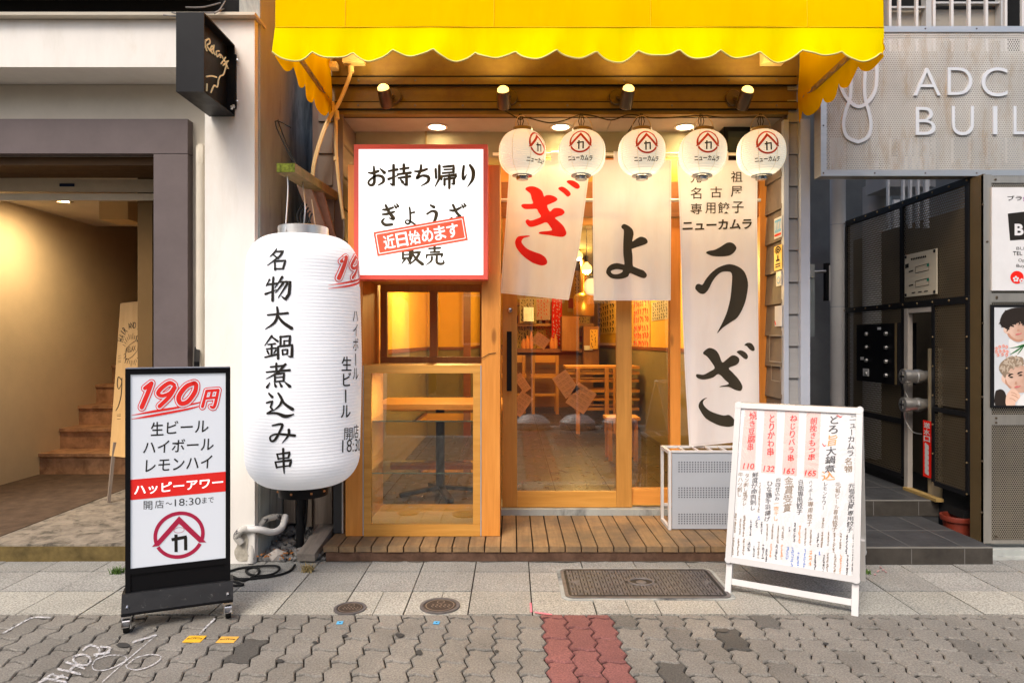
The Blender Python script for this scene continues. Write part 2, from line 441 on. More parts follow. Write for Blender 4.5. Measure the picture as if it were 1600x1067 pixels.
M = dict(
 white=mat('white_render', (.79, .75, .69), .75, var=.05, grime=(.62, .55, .44), gscale=1.6, gamt=(.52, .9), stretch=(1.6, 1.6, .45), bump=.05, bscale=150),
 beige=mat('beige_render', (.60, .54, .44), .8, var=.06, bump=.05),
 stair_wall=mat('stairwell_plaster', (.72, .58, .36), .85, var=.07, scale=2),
 concrete=mat('stained_concrete', (.36, .375, .35), .9, var=.2, scale=3, bump=.25, bscale=40, grime=(.035, .038, .045), gscale=1.6, gamt=(.5, .66), stretch=(1, 1.3, .35)),
 brown=mat('brown_steel', (.135, .108, .105), .6, var=.1, bump=.03),
 black=mat('black_paint', (.010, .010, .011), .42, var=.2, bump=.03),
 black_gloss=flatc('black_plastic', (.006, .006, .007), .35),
 dark=flatc('dark_void', (.01, .01, .01), .9),
 lintel=wood('brown_lintel', (.145, .092, .017), (.225, .15, .034), 'x', .6, .6, False, (.11, .055, .022)),
 soffit=mat('soffit_board', (.28, .25, .21), .7, var=.08),
 siding=mat('grey_siding', (.30, .29, .28), .65, var=.06, bump=.1, stretch=(1, 1, 6)),
 siding_in=mat('brown_siding', (.17, .135, .11), .65, var=.1, bump=.1),
 trim=mat('blue_grey_trim', (.40, .42, .47), .5, var=.05),
 olive=mat('olive_wall', (.22, .19, .11), .8, var=.08),
 pine=wood('orange_pine', (.60, .20, .022), (.92, .40, .085), 'z', .45, .8),
 pine_x=wood('orange_pine_cross', (.60, .20, .022), (.90, .40, .085), 'x', .45, .8),
 honey=wood('honey_wood', (.52, .22, .03), (.78, .40, .09), 'x', .45, 1, False),
 honey_z=wood('honey_wood_upright', (.42, .18, .028), (.68, .33, .075), 'z', .45, 1, False),
 dark_wood=wood('dark_stained_wood', (.27, .095, .018), (.46, .20, .045), 'z', .5, 1, False),
 dark_wood_x=wood('dark_stained_wood_cross', (.20, .07, .018), (.36, .15, .04), 'x', .5, 1, False),
 deck=wood('weathered_decking', (.19, .105, .045), (.44, .27, .12), 'y', .7, 1, False, (.10, .075, .05)),
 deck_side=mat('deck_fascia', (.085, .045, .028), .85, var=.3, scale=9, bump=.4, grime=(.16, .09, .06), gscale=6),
 plank=wood('grey_old_plank', (.17, .13, .10), (.40, .32, .25), 'z', .8, 1, True),
 plank_y=wood('grey_old_plank_lying', (.15, .125, .10), (.34, .29, .24), 'y', .85, 1, True),
 bracket=wood('mossy_timber', (.24, .15, .07), (.46, .31, .17), 'y', .8, 1, False, (.10, .12, .02)),
 yellow=None, cream=mat('beige_plastic', (.66, .47, .22), .45, var=.04, bump=0),
 steel=mat('brushed_steel', (.62, .60, .57), .35, .9, .08, 4, .05, 200, stretch=(1, 1, 8)),
 steel_brown=mat('bronze_steel', (.26, .185, .09), .45, .5, .12, 3, .04),
 chrome=flatc('chrome', (.75, .75, .75), .15, 1), alu=mat('white_aluminium', (.56, .55, .535), .4, .1, .03, 5, .02),
 white_paint=flatc('white_paint', (.62, .60, .58), .4), grey_paint=mat('grey_powder_coat', (.40, .42, .45), .45, var=.03, bump=.02),
 ink=flatc('black_ink', (.016, .013, .010), .7), ink_warm=flatc('brown_black_ink', (.04, .031, .018), .7),
 red=flatc('red_ink', (.80, .014, .006), .7), crimson=flatc('crimson_ink', (.42, .018, .06), .6), blue=flatc('blue_ink', (.12, .25, .62), .6),
 orange_ink=flatc('orange_ink', (.8, .32, .1), .6), paper=flatc('white_paper', (.70, .69, .685), .6), pink=flatc('pink_strip', (.68, .48, .43), .6),
 tan_paper=None, tile=mat('dark_slate_tile', (.045, .046, .048), .5, var=.3, scale=7, bump=.12, bscale=50),
 tile_side=mat('dark_slate_riser', (.055, .048, .04), .6, var=.3, scale=7, bump=.12), grout=flatc('tile_grout', (.16, .15, .14), .8),
 stone=mat('porch_stone', (.26, .22, .17), .8, var=.35, scale=14, bump=.4, bscale=30, grime=(.08, .07, .055), gscale=9, gamt=(.5, .65)),
 iron=mat('cast_iron', (.125, .112, .108), .6, .2, .3, 20, .2, grime=(.12, .085, .07), gscale=8, gamt=(.62, .8)),
 rubber=flatc('black_rubber', (.012, .012, .012), .6), navy=mat('navy_wall', (.012, .022, .06), .7, var=.2),
 grey_wall=mat('grey_wall', (.30, .31, .32), .8), pot=mat('red_pot', (.16, .022, .01), .5),
 asphalt=mat('asphalt', (.06, .06, .06), .9, var=.2, scale=60, bump=.3, bscale=300),
 base_ground=mat('joint_sand', (.012, .010, .008), .95, var=.3, scale=60, bump=.3),
 glass=glass('window_glass'), glass_green=glass('shelf_glass', (.86, .93, .89), .6),
 floor=mat('shop_floor', (.040, .030, .016), .3, var=.3, scale=4, bump=.1), wall_y=mat('yellow_plaster', (.76, .44, .06), .8, var=.05, bump=.08),
 wall_low=mat('olive_wainscot', (.22, .18, .09), .75, var=.08), red_wood=wood('reddish_wood', (.16, .045, .015), (.3, .1, .03), 'x', .4, 1, False),
 bulb=glow('warm_bulb', (1, .55, .13), 2.4), lamp_white=glow('warm_lamp', (1, .8, .5), 14), ledw=glow('light_box_panel', (1, 1, .97), .80, (.6, .6, .6), .4),
 led_cool=glow('sign_panel', (.90, .95, 1), .16, (.58, .60, .64), .3), frame_red=mat('red_frame', (.84, .12, .085), .4, var=.04, bump=0),
 stamp=flatc('stamp_red', (.9, .13, .05), .5), stamp_lit=glow('stamp_lit', (.9, .09, .03), .34, (.7, .1, .05)), white_lit=glow('white_lit', (1, .97, .93), .55, (.7, .7, .7)),
 cloth=None, leafy=flatc('leaf_green', (.09, .17, .03), .6), straw=flatc('dry_grass', (.32, .24, .10), .8), flower=flatc('dead_leaf', (.32, .12, .03), .8),
 rock=mat('grey_gravel', (.23, .22, .21), .9, var=.4, scale=9, bump=.5, bscale=30), pvc=mat('wrapped_hose', (.55, .52, .47), .6, var=.15, grime=(.05, .045, .05), gscale=16, gamt=(.54, .6)),
 chalk=mat('chalk_paint', (.56, .55, .55), .95, var=.2, scale=60), sticker_y=flatc('yellow_sticker', (.82, .45, .03), .5), sticker_b=flatc('blue_sticker', (.10, .42, .72), .5),
 curtain_pole=flatc('cream_rod', (.75, .68, .52), .4), skin=flatc('printed_skin', (.72, .44, .31), .6), skin2=flatc('printed_skin_shadow', (.52, .27, .18), .6),
 hair=flatc('printed_dark_hair', (.025, .018, .014), .6), hair2=flatc('printed_ash_hair', (.30, .22, .15), .6), hair3=flatc('printed_light_hair', (.52, .42, .32), .6), print_grey=flatc('printed_grey', (.60, .62, .64), .5),
 tyre=flatc('grey_panel', (.2, .2, .2), .6), tag_mat=flatc('cream_plate', (.50, .44, .33), .5),
)
def cloth_mat(name, c, trans, t_amt=.45, rough=.8, spec=.2):
    t = NT(name); t.b.inputs['Specular IOR Level'].default_value = spec; n = t.noise(2.0, 4); col = t.ramp(n, [(.25, sc(c, .93)), (.75, sc(c, 1.04))]); g = t.ramp(t.noise(2.2, 7, .7, t.map((2.5, 2.5, .5))), [(.5, (0, 0, 0)), (.85, (.5, .5, .5))]); col = t.mix(g, col, (c[0]*.80, c[1]*.66, c[2]*.62)); t.base(col); t.rough(rough)
    tl = t.n('ShaderNodeBsdfTranslucent'); tl.inputs[0].default_value = (*trans, 1)
    wv = t.noise(4.5, 5, .6, t.map((1, 1, .45), (0, .5, 0)), 1.2); t.bump(wv, .35, .02)
    mx = t.n('ShaderNodeMixShader', i0=t_amt, i1=t.b.outputs[0], i2=tl.outputs[0]); t.l(mx.outputs[0], t.out.inputs[0]); return t.m
for k in ('black', 'black_gloss', 'rubber', 'brown'): M[k].node_tree.nodes['Principled BSDF'].inputs['Specular IOR Level'].default_value = .16
M['yellow'] = cloth_mat('yellow_canvas', (1.0, .70, 0), (1.0, .42, 0), .35, .8, 0)
M['valance'] = cloth_mat('valance_canvas', (1.0, .84, .0), (1.0, .50, 0), .3, .8, 0)
M['flap'] = cloth_mat('flap_canvas', (1.0, .58, 0), (1.0, .46, 0), .6, .8, 0)
M['cloth'] = cloth_mat('white_cotton', (.87, .85, .86), (.88, .86, .84), .3)
M['paver'] = attr_mat('paver_concrete', .85, .45, 130, .4, .2)
M['tan_paper'] = cloth_mat('tan_paper', (.92, .70, .42), (.9, .6, .3), .5)
M['flag'] = attr_mat('granite_flag', .8, .62, 110, .3, .16)

# ================================================================== THE SETTING
def structure(o, label): return tag(o, label, 'ground', None, 'structure')
structure(B('ground', M['base_ground'], None, (-40, 40, -.745, 40, -.3, -.0095)), 'dark sandy ground under the paving')
structure(B('road', M['asphalt'], None, (-40, 40, -9, -.95, -.4, -.13)), 'grey asphalt road along the pavement')
structure(B('kerb', M['concrete'], None, *[(x, x+.59, -.95, -.75, -.4, 0) for x in [k*.6-6 for k in range(20)]], bevel=.012), 'pale concrete kerb between road and pavement')

# zigzag interlocking pavers: each stone is cut with its own shade
PW, PL, PX0, PY1 = .1096, .2195, .142, 3.252
def zig(y):
    p = ((PY1-.043-y)/(PL/2)+.3) % 1.0
    return .0105*((-1+2*p/.62) if p < .62 else (1-2*(p-.62)/.38))
def paver_shade(X, Y, col, red):
    if red: c = Vector((.215, .080, .070))*rnd.uniform(.86, 1.12)
    else:
        c = Vector((.196, .180, .154))*rnd.uniform(.91, 1.09)
        r = rnd.random()
        for bx, by, bk in ((380, 1015, .5), (1148, 1003, .42), (1050, 1052, .6), (1200, 975, .8), (985, 975, .8)):
            D = FP*CZ/(by-533.5)
            if abs(X+PW/2-wx(bx, D)) < PW*.52 and abs(Y+PL/2-D) < PL*.52: return c*bk*.8
        if r > .988: c = Vector((.11, .10, .088))
        elif r > .93: c = c*.78
    return c
def pavers():
    mb = MB(); mb.color((.2, .2, .2)); g = .0030; gy = .0062
    nx0, nx1 = -42, 42
    for i in range(nx0, nx1):
        red = i in (0, 1, 2)
        for j in range(-1, 18):
            y1 = PY1-.043-(j+(.5 if i % 2 else 0))*PL; y0 = y1-PL
            if y0 >= PY1: continue
            xl = PX0+i*PW
            mb.color(paver_shade(xl, y0, i, red))
            top = min(y1-gy, PY1-.004); bot = y0+gy
            if top-bot < .02: continue
            ys = sorted({top, bot, *[yy for k in range(-4, 60) for e in (.7, .32) for yy in [PY1-.043-(k+e)*PL/2] if bot < yy < top]})
            wave = lambda t: .0105*math.sin(2*math.pi*t)*(1 if t < .5 else .6)
            L = [(xl+g+zig(y), y) for y in ys]; Rr = [(xl+PW-g+zig(y), y) for y in ys]
            tp = [(xl+zig(top)+g+(PW-2*g)*t, top+(wave(t) if y1 <= PY1 else 0)) for t in (.25, .5, .75)]
            bt = [(xl+zig(bot)+g+(PW-2*g)*t, bot+wave(t)) for t in (.75, .5, .25)]
            ring = L+tp+Rr[::-1]+bt
            cx = sum(p[0] for p in ring)/len(ring); cy = sum(p[1] for p in ring)/len(ring); b = .0045
            z = rnd.uniform(-.0015, .0015); tx, ty = rnd.uniform(-.012, .012), rnd.uniform(-.008, .008)
            h = lambda x, y: z+(x-cx)*tx+(y-cy)*ty
            ins = []
            for (x, y) in ring:
                dx, dy = cx-x, cy-y; ins.append((x+b*(1 if dx > 0 else -1)*(abs(dx) > .02), y+b*(1 if dy > 0 else -1)*(abs(dy) > .06)))
            lo = [mb.bm.verts.new((x, y, -.034)) for x, y in ring]
            md = [mb.bm.verts.new((x, y, h(x, y)-.005)) for x, y in ring]
            up = [mb.bm.verts.new((x, y, h(x, y))) for x, y in ins]
            n = len(ring)
            for k in range(n):
                q = (k+1) % n
                mb.f([lo[k], lo[q], md[q], md[k]]); mb.f([md[k], md[q], up[q], up[k]])
            mb.f(up)
    return mb
pave = structure(pavers().build('pavement', M['paver'], None), 'zigzag interlocking grey pavers with a red strip across them')
def flags():
    mb = MB(); mb.color((.3, .3, .3)); rows = [(3.256, 3.556), (3.56, 3.858), (3.862, 4.06)]
    for ri, (y0, y1) in enumerate(rows):
        for k in range(-15, 16):
            x0 = .0975+k*.3085; g = .0034
            s = rnd.uniform(.85, 1.13)
            c = Vector((.335, .320, .275)) if ri == 0 else Vector((.285, .278, .255)) if ri == 1 else Vector((.245, .24, .22))
            mb.color(c*s); dz = rnd.uniform(-.002, .002)
            xs = [x0+g, x0+.3085-g]
            if ri == 0 and k in (-3, -2, 1): xs = [x0+g, x0+.16, x0+.164, x0+.3085-g]
            for a, b in zip(xs[::2], xs[1::2]): mb.box(a, b, y0+.0022, y1-.0022, -.034, dz)
        for e in (-1, 1):
            for k in range(20):
                x0 = .0975+(16+k if e > 0 else -16-k)*.3085
                mb.color(Vector((.30, .285, .24))*rnd.uniform(.85, 1.1)); mb.box(x0+.002, x0+.3065, y0+.001, y1-.001, -.034, rnd.uniform(-.002, .002))
    return mb
path = structure(flags().build('footpath', M['flag'], None, bevel=.0015), 'speckled granite flagstones in rows before the shop fronts')
B('gutter_slab', M['concrete'], path, (-12, 12, 4.062, 4.36, -.034, -.004))
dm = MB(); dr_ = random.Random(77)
def contact_dirt(x0, x1, y, w):
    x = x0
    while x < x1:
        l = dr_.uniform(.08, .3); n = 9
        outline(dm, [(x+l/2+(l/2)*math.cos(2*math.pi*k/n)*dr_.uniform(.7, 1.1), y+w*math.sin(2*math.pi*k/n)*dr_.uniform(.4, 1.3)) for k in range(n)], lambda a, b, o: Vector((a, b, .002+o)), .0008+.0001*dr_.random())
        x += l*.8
contact_dirt(-1.1, 1.8, 4.04, .02); contact_dirt(-5, -1.5, 4.065, .02); contact_dirt(1.95, 2.8, 3.985, .0) if False else None
dm.build('contact_dirt_line', mat('contact_dark_dirt', (.085, .072, .055), .95, var=.4, scale=40, bump=.4), path)  # dirt along the bases that also paints in contact darkening
# marks on the paving: chewing-gum spots, tar and damp patches, sprayed chalk
GP = Plane((0, 0, .0035), (0, 0, 1))
def blob(mb, px, py, rx, ry, off, seed):
    r2 = random.Random(seed); n = 14
    outline(mb, [(px+rx*(.8+.35*r2.random())*math.cos(2*math.pi*k/n), py+ry*(.8+.35*r2.random())*math.sin(2*math.pi*k/n)) for k in range(n)], GP, off)
mb = MB()
for i, (px, py, rx, ry) in enumerate([(625, 992, 7, 3), (655, 1019, 6, 4), (437, 1032, 6, 3), (539, 993, 5, 2), (776, 1017, 4, 2), (192, 1007, 11, 4), (492, 1003, 4, 2), (1290, 1005, 5, 2)]): blob(mb, px, py, rx, ry, .001, i)
mb.build('gum_stain', flatc('old_gum', (.05, .048, .045), .8), pave)
mb = MB()
for i, (px, py, rx, ry) in enumerate([(1130, 984, 9, 3)]): blob(mb, px, py, rx, ry, .0005, 40+i)
mb.build('tar_patch', mat('tar_patch', (.095, .084, .07), .85, var=.3, scale=20), pave)
ch = MB(); z6 = lambda l, w: [(x/3.9975, 800+y/3.9975, w*.9) for x, y in l]
for l, w in [
    ([(20, 755), (110, 705), (200, 660), (315, 658)], 2.6), ([(1340, 668), (1290, 715), (1250, 760)], 3), ([(830, 812), (900, 790), (975, 768)], 3.2),
    ([(975, 768), (880, 850), (780, 935), (640, 1060)], 1.6), ([(245, 1062), (300, 1045), (410, 1062)], 4), ([(265, 1050), (330, 1010)], 4), ([(330, 1045), (390, 1020)], 4), ([(340, 1020), (420, 1035)], 3.5),
    ([(365, 980), (500, 1010)], 4), ([(410, 935), (525, 975)], 4), ([(430, 995), (470, 955)], 4),
    ([(460, 905), (500, 890), (550, 900), (565, 930), (540, 955), (490, 950), (458, 925), (465, 903)], 3.6),
    ([(520, 860), (560, 832), (610, 845), (620, 875), (600, 900)], 3.6), ([(590, 890), (680, 875)], 4), ([(630, 840), (690, 850), (650, 890)], 3.4),
    ([(575, 960), (600, 920), (680, 895), (760, 895), (790, 915), (740, 955), (660, 985), (590, 985), (575, 955)], 1.8),
    ([(785, 960), (850, 910), (930, 890), (995, 895), (1000, 920), (940, 960), (860, 985), (800, 975), (785, 955)], 1.8)]:
    ribbon(ch, z6(l, w), GP, .0012)
_t = NT('sprayed_chalk'); _t.base((.58, .57, .57)); _t.rough(.95); _tr = _t.n('ShaderNodeBsdfTransparent'); _mx = _t.n('ShaderNodeMixShader', i0=_t.ramp(_t.noise(70, 6, .7), [(.42, (0, 0, 0)), (.66, (1, 1, 1))]), i1=_t.b.outputs[0], i2=_tr.outputs[0]); _t.l(_mx.outputs[0], _t.out.inputs[0])
ch.build('chalk_mark', _t.m, pave)
pk = MB(); ribbon(pk, [(829, 943, 3), (830, 955, 3.5)], GP); ribbon(pk, [(836, 956.5, 2), (850, 958.5, 2.4), (862, 960, 1.5)], GP)
pk.build('pink_mark', flatc('pink_spray', (.7, .2, .24), .9), path)

# buildings across the street (seen only in the shop glass)
def across(name, x0, x1, h, c, label, seed):
    t = thing(name, label, 'building', ((x0+x1)/2, -9.5, -.13)); B('wall', mat(name+'_render', c, .8), t, (x0, x1, -17, -9.5, -.13, h))
    m = MB(); g = MB(); z = 1.2
    while z < h-1.2:
        x = x0+.6
        while x < x1-1.2: m.box(x, x+1.1, -9.5, -9.44, z, z+1.4); g.box(x+.06, x+1.04, -9.44, -9.43, z+.06, z+1.34); x += 1.9
        z += 2.9
    m.build('window_frame', M['alu'], t); g.build('window_pane', M['black_gloss'], t)
across('office_building', -9, -2.2, 7, (.42, .38, .33), 'beige office block across the street', 1)
across('brick_building', -2, 4.5, 5.6, (.26, .17, .13), 'low brown building across the street', 2)
across('grey_building', 4.7, 12, 8, (.34, .35, .36), 'tall grey building across the street', 3)

# ================================================================== LEFT: WHITE BUILDING
lb = thing('white_building', 'white rendered building left of the yellow awning, brown framed stair entrance', 'building', (-1.5, 4, 0))
XE = -1.508
B('wall', M['white'], lb, (-1.80, XE, 4.0, 4.31, 0, 3.185), bevel=.006)
B('fascia', M['white'], lb, (-6, -1.803, 4.003, 4.31, 2.907, 3.185), bevel=.006)
B('upper_wall', M['white'], lb, (-6, XE, 4.12, 4.4, 3.40, 6))
B('ledge', M['beige'], lb, (-6, XE+.02, 3.95, 4.13, 3.188, 3.205), (-6, XE-.25, 3.86, 4.12, 3.34, 3.395))
B('recess', M['dark'], lb, (-6, XE-.002, 4.08, 4.3, 3.207, 3.34))
B('back_wall', M['beige'], lb, (-6, -2.10, 4.27, 4.3, 2.45, 2.905), (-2.10, -1.803, 4.27, 4.3, 0, 2.905))
B('side_wall', M['concrete'], lb, (-1.62, XE+.012, 4.055, 9, -.03, 6.0), bevel=.01)
pf = MB(); pf.box(-6, -1.996, 4.2, 4.268, 2.456, 2.668); pf.box(-2.205, -1.996, 4.2, 4.268, .1, 2.452)
pf.build('portal_frame', M['brown'], lb, bevel=.003)
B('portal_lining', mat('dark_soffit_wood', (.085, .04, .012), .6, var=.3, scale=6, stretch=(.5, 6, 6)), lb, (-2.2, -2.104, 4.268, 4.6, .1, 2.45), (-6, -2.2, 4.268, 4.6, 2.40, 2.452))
st = MB(); st.box(-6, -1.803, 4.04, 6.17, -.02, .1)
B('porch_floor', M['stone'], lb, (-6, -1.803, 4.045, 6.17, -.02, .1), bevel=.008)
B('porch_riser', mat('mossy_riser', (.12, .085, .03), .9, var=.4, scale=12, bump=.4), lb, (-6, -1.803, 4.036, 4.044, -.02, .088))
B('floor_inlay', mat('brown_stone', (.095, .062, .04), .75, var=.35, scale=9, bump=.2), lb, (-4.265, -3.15, 4.2, 6.16, .1, .104))
B('front_wall', M['beige'], lb, (-9, -4.28, 4.27, 4.6, .0, 2.45))
B('fascia_end', M['white'], lb, (-9, -6.003, 4.003, 4.31, 2.46, 3.185))
sw = MB(); sw.box(-4.37, -4.27, 4.601, 9.5, .1, 4.6)
sw.build('stair_wall', M['stair_wall'], lb)
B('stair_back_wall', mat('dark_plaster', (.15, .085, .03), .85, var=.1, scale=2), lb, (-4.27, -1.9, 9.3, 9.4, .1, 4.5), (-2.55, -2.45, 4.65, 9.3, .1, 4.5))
B('stair_ceiling', M['beige'], lb, (-4.269, -2.2, 4.6, 6.9, 2.48, 2.6)); B('stair_head', M['beige'], lb, (-4.269, -2.2, 6.9, 7.0, 2.48, 4.6), (-4.37, -1.9, 7.0, 9.5, 4.6, 4.7))
sp = MB()
for k in range(12): sp.box(-4.27, -2.55, 6.17+.28*k, 9.3, .1+.19*k+.001, .1+.19*(k+1)-.03); sp.box(-4.27, -2.55, 6.15+.28*k, 9.3, .1+.19*(k+1)-.029, .1+.19*(k+1))
sp.build('staircase', mat('stair_stone', (.44, .24, .12), .75, var=.3, scale=9, bump=.3, grime=(.20, .10, .05), gscale=7), lb, bevel=.006)
rl = MB(); rl.obox((-3.0, 4.68, 2.36), (1.35, 0, -.012), (0, .045, 0), (0, 0, .045)); rl.box(-4.27, -2.2, 4.62, 4.66, 2.255, 2.30)
rl.build('shutter_rail', mat('cream_rail', (.62, .50, .34), .45), lb, bevel=.004)
B('rail_plate', M['navy'], lb, (-3.07, -2.97, 4.63, 4.634, 2.35, 2.37))
pv = MB(); pv.cyl((-1.93, 4.235, .1), (-1.93, 4.235, 2.43), .028); pv.tube([(-1.93, 4.235, 2.40), (-1.93, 4.235, 2.46), (-1.94, 4.26, 2.5), (-1.96, 4.3, 2.52)], .03)
pv.build('wall_pipe', M['beige'], lb, smooth=True)
B('handrail_end', M['black'], lb, (-1.99, -1.965, 4.1, 4.3, .9, .93))
hr = MB(); hr.bar((-1.96, 4.25, 1.245), (-1.87, 4.05, 1.16), .03, .045); hr.build('handrail', M['black'], lb, bevel=.004)
br = MB(); rr = random.Random(5)
outline(br, [(370, 838), (382, 833), (388, 842), (386, 862), (389, 874), (372, 876), (366, 862), (371, 850)], Plane((0, 3.998, 0), (0, 1, 0)), .0015)
br.build('broken_plaster', mat('bare_mortar', (.42, .38, .31), .9, var=.3, scale=30, bump=.5), lb)

cl = thing('ceiling_light', 'round warm downlight in the stairwell ceiling behind the brown frame', 'ceiling light', (-3.75, 5.7, 2.478))
m = MB(); m.lathe([(.05, 0), (.075, 0), (.078, -.008), (.05, -.012), (.05, 0)], (-3.75, 5.7, 2.478)); m.build('rim', M['steel_brown'], cl, smooth=True)
m = MB(); m.lathe([(.0001, -.004), (.05, -.004)], (-3.75, 5.7, 2.478)); m.build('lens', M['lamp_white'], cl)
light('lamp', cl, 'SPOT', (-3.75, 5.7, 2.45), 64, (1, .72, .42), .08, (-.25, .05, -1), 165, 1.0)
cb = thing('ceiling_box', 'small cream box hanging from the stairwell ceiling above the wooden salon sign', 'box', (-3.15, 5.6, 2.4))
B('case', M['cream'], cb, (wx(155, 5.6), wx(200, 5.6), 5.6, 5.85, wz(343, 5.6), 2.478), bevel=.012)
B('stem', M['black'], cb, (-3.04, -2.75, 5.75, 5.8, 2.44, 2.478))

# black projecting sign with unlit neon writing
ps = thing('projecting_sign', 'black open metal sign box with unlit cream neon writing, projecting from the white wall', 'sign', (-1.69, 3.79, 2.6))
m = MB(); x0, x1, y0, y1, z0, z1 = -1.767, -1.62, 3.59, 3.99, 2.612, 3.03
m.box(x0, x1, y0, y0+.008, z0, z1); m.box(x0, x1, y1-.008, y1, z0, z1); m.box(x0, x1, y0+.008, y1-.008, z0, z0+.008); m.box(x0, x1, y0+.008, y1-.008, z1-.008, z1); m.box(x0, x0+.01, y0+.008, y1-.008, z0+.008, z1-.008)
m.box(x1-.055, x1-.045, y0+.008, y1-.008, z0+.008, z1-.008)
m.build('housing', M['black'], ps, bevel=.003)
SP = Plane((-1.655, 3.7, 2.8), (1, 0, 0)); m = MB(); zz = lambda l: [SP(x/1.9975, y/1.9975) for x, y in l]
neon = [[(642, 125), (640, 145), (646, 160)], [(642, 128), (652, 122), (655, 135), (646, 143), (656, 160)], [(658, 158), (666, 150), (662, 144), (656, 156), (664, 168)], [(668, 142), (666, 160), (671, 172)], [(684, 160), (675, 162), (678, 178), (686, 170), (688, 182)], [(690, 172), (703, 195)], [(704, 180), (690, 200)],
        [(712, 192), (705, 196), (713, 215), (716, 190), (696, 205)], [(708, 196), (698, 232), (688, 238), (682, 250), (678, 272), (668, 268), (658, 290)], [(644, 240), (660, 238), (676, 242)], [(646, 262), (645, 285)]]
for l in neon: m.tube([Vector(q) for q in smooth_pts([tuple(v) for v in zz(l)], False, 4)], .0045, 6)
m.build('neon_writing', glow('unlit_neon_glow', (.8, .66, .36), .12, (.78, .68, .45)), ps, smooth=True)  # unlit tubes, brightened by a faint glow put into the material
m = MB(); m.box(-1.635, -1.612, 3.985, 3.999, 2.66, 2.975); m.build('bracket', M['black'], ps, bevel=.002)
m = MB()
for z in (2.70, 2.94): m.lathe([(.0001, -.008), (.008, -.006), (.009, 0)], (-1.606, 3.985, z), 10, 'y')
for y, z in ((3.93, 2.645), (3.955, 2.66)): m.lathe([(.0001, .01), (.012, .008), (.013, 0)], (-1.618, y, z), 10, 'x')
m.build('bolt', M['chrome'], ps, smooth=True)
wr = MB()
for a, b in (((255, 24), (305, 21)), ((268, 20), (318, 23)), ((290, 12), (345, 5)), ((318, 20), (350, 14)), ((335, 22), (352, 2))):
    p, q = W(*a, 3.9), W(*b, 3.95); md = (p+q)/2+Vector((0, 0, -.012)); wr.tube(smooth_pts([tuple(p), tuple(md), tuple(q)]), .004, 6)
wr.build('wiring', M['rock'], ps, smooth=True)

# ================================================================== THE SHOP
sh = thing('restaurant_building', 'gyoza restaurant front with brown lintel and open glazed entrance under the yellow awning', 'building', (.35, 4.45, 0))
FD, DD = 4.45, 4.80           # front plane, door plane
XL, XR = -1.10, 1.768
zs = 2.775
def zf(py): return wz(py, FD)
li = MB()
li.box(-1.25, 1.90, FD, FD+.06, zf(119), zf(60)); li.box(-1.22, 1.86, FD-.012, FD+.05, zf(133.5), zf(122)); li.box(-1.22, 1.86, FD+.012, FD+.06, zf(160), zf(134.5))
li.box(-1.22, 1.86, FD-.012, FD+.05, zf(171), zf(161)); li.box(-1.16, 1.80, FD-.004, FD+.05, zs+.002, zf(173))
li.build('lintel', M['lintel'], sh, bevel=.003)
B('lintel_groove', M['dark'], sh, *[(-1.21, 1.85, FD-.0125, FD+.0, zf(b), zf(a)) for a, b in ((120, 122.2), (133.2, 134.8), (159.8, 161.2), (170.8, 173.2))])  # black strips over the grooves, painting in their shade
B('upper_wall', M['siding_in'], sh, (-1.30, 1.93, FD+.065, FD+.3, zs+.03, 7)); B('lintel_back', M['dark'], sh, (-1.22, 1.86, FD+.061, FD+.064, zs+.002, zf(100)))
rv = MB()
for i in range(9):
    x = -1.0+i*.34
    for py in (127, 166): rv.lathe([(.0001, -.004), (.007, -.003), (.008, 0)], (x+.03*(i % 2), FD-.012, zf(py)), 8, 'y')
rv.build('screw', M['iron'], sh, smooth=True)
sf = MB()
for a, b in ((-1.22, .66), (.665, 1.9)): sf.box(a, b, FD+.07, DD+.05, zs+.001, zs+.02)
sf.build('soffit', M['soffit'], sh)
def laps(mb, axis, c, a, b, z0, z1, pitch, sgn):
    z = z0
    while z < z1:
        t = min(z+pitch-.004, z1); lo, hi = .018, .004
        if axis == 'y': mb.prism([(a, c, z), (a, c-lo*sgn, z), (a, c-hi*sgn, t), (a, c, t)], (b-a, 0, 0))
        else: mb.prism([(c, a, z), (c-lo*sgn, a, z), (c-hi*sgn, a, t), (c, a, t)], (0, b-a, 0))
        z += pitch
zb = .09
m = MB(); laps(m, 'y', FD+.02, 1.80, 1.905, .02, 3.0, .2085, 1); m.build('siding', M['siding'], sh)
m = MB(); laps(m, 'x', XR+.016, FD+.02, DD+.02, zb, zs, .2085, 1); m.build('inner_siding', M['siding_in'], sh); m = MB(); laps(m, 'x', XL-.016, FD+.02, DD+.02, zb, zs, .2085, -1); m.build('inner_siding', M['siding_in'], sh)
B('side_wall', M['siding_in'], sh, (XR+.018, 1.905, FD+.022, 15.2, zb, zs), (XL-.2, XL-.018, FD+.022, 15.2, -.03, zs))
B('corner_trim', M['trim'], sh, (1.768, 1.799, FD-.012, FD+.03, .02, 2.74), (1.87, 1.93, FD-.03, FD+.1, .02, 2.74), bevel=.003)
B('dark_trim', mat('brown_trim', (.16, .12, .10), .6), sh, (-1.165, XL-.0, FD-.008, FD+.02, zb, zs), (-1.30, -1.18, FD+.0, FD+.05, 0, 2.9))
m = MB(); laps(m, 'y', FD+.0, -1.26, -1.166, .02, 2.8, .2085, 1); m.build('end_siding', M['siding_in'], sh)
B('black_tile', mat('black_tile', (.035, .037, .04), .4), sh, (wx(521, 4.3), wx(534, 4.3), 4.3, 4.36, zb+.004, .56), (wx(521, 4.3), wx(534, 4.3), 4.3, 4.36, .565, 1.1), bevel=.003)
B('tile_edge', M['alu'], sh, (wx(534, 4.3)+.001, wx(536, 4.3)+.002, 4.297, 4.36, zb+.004, 1.1))
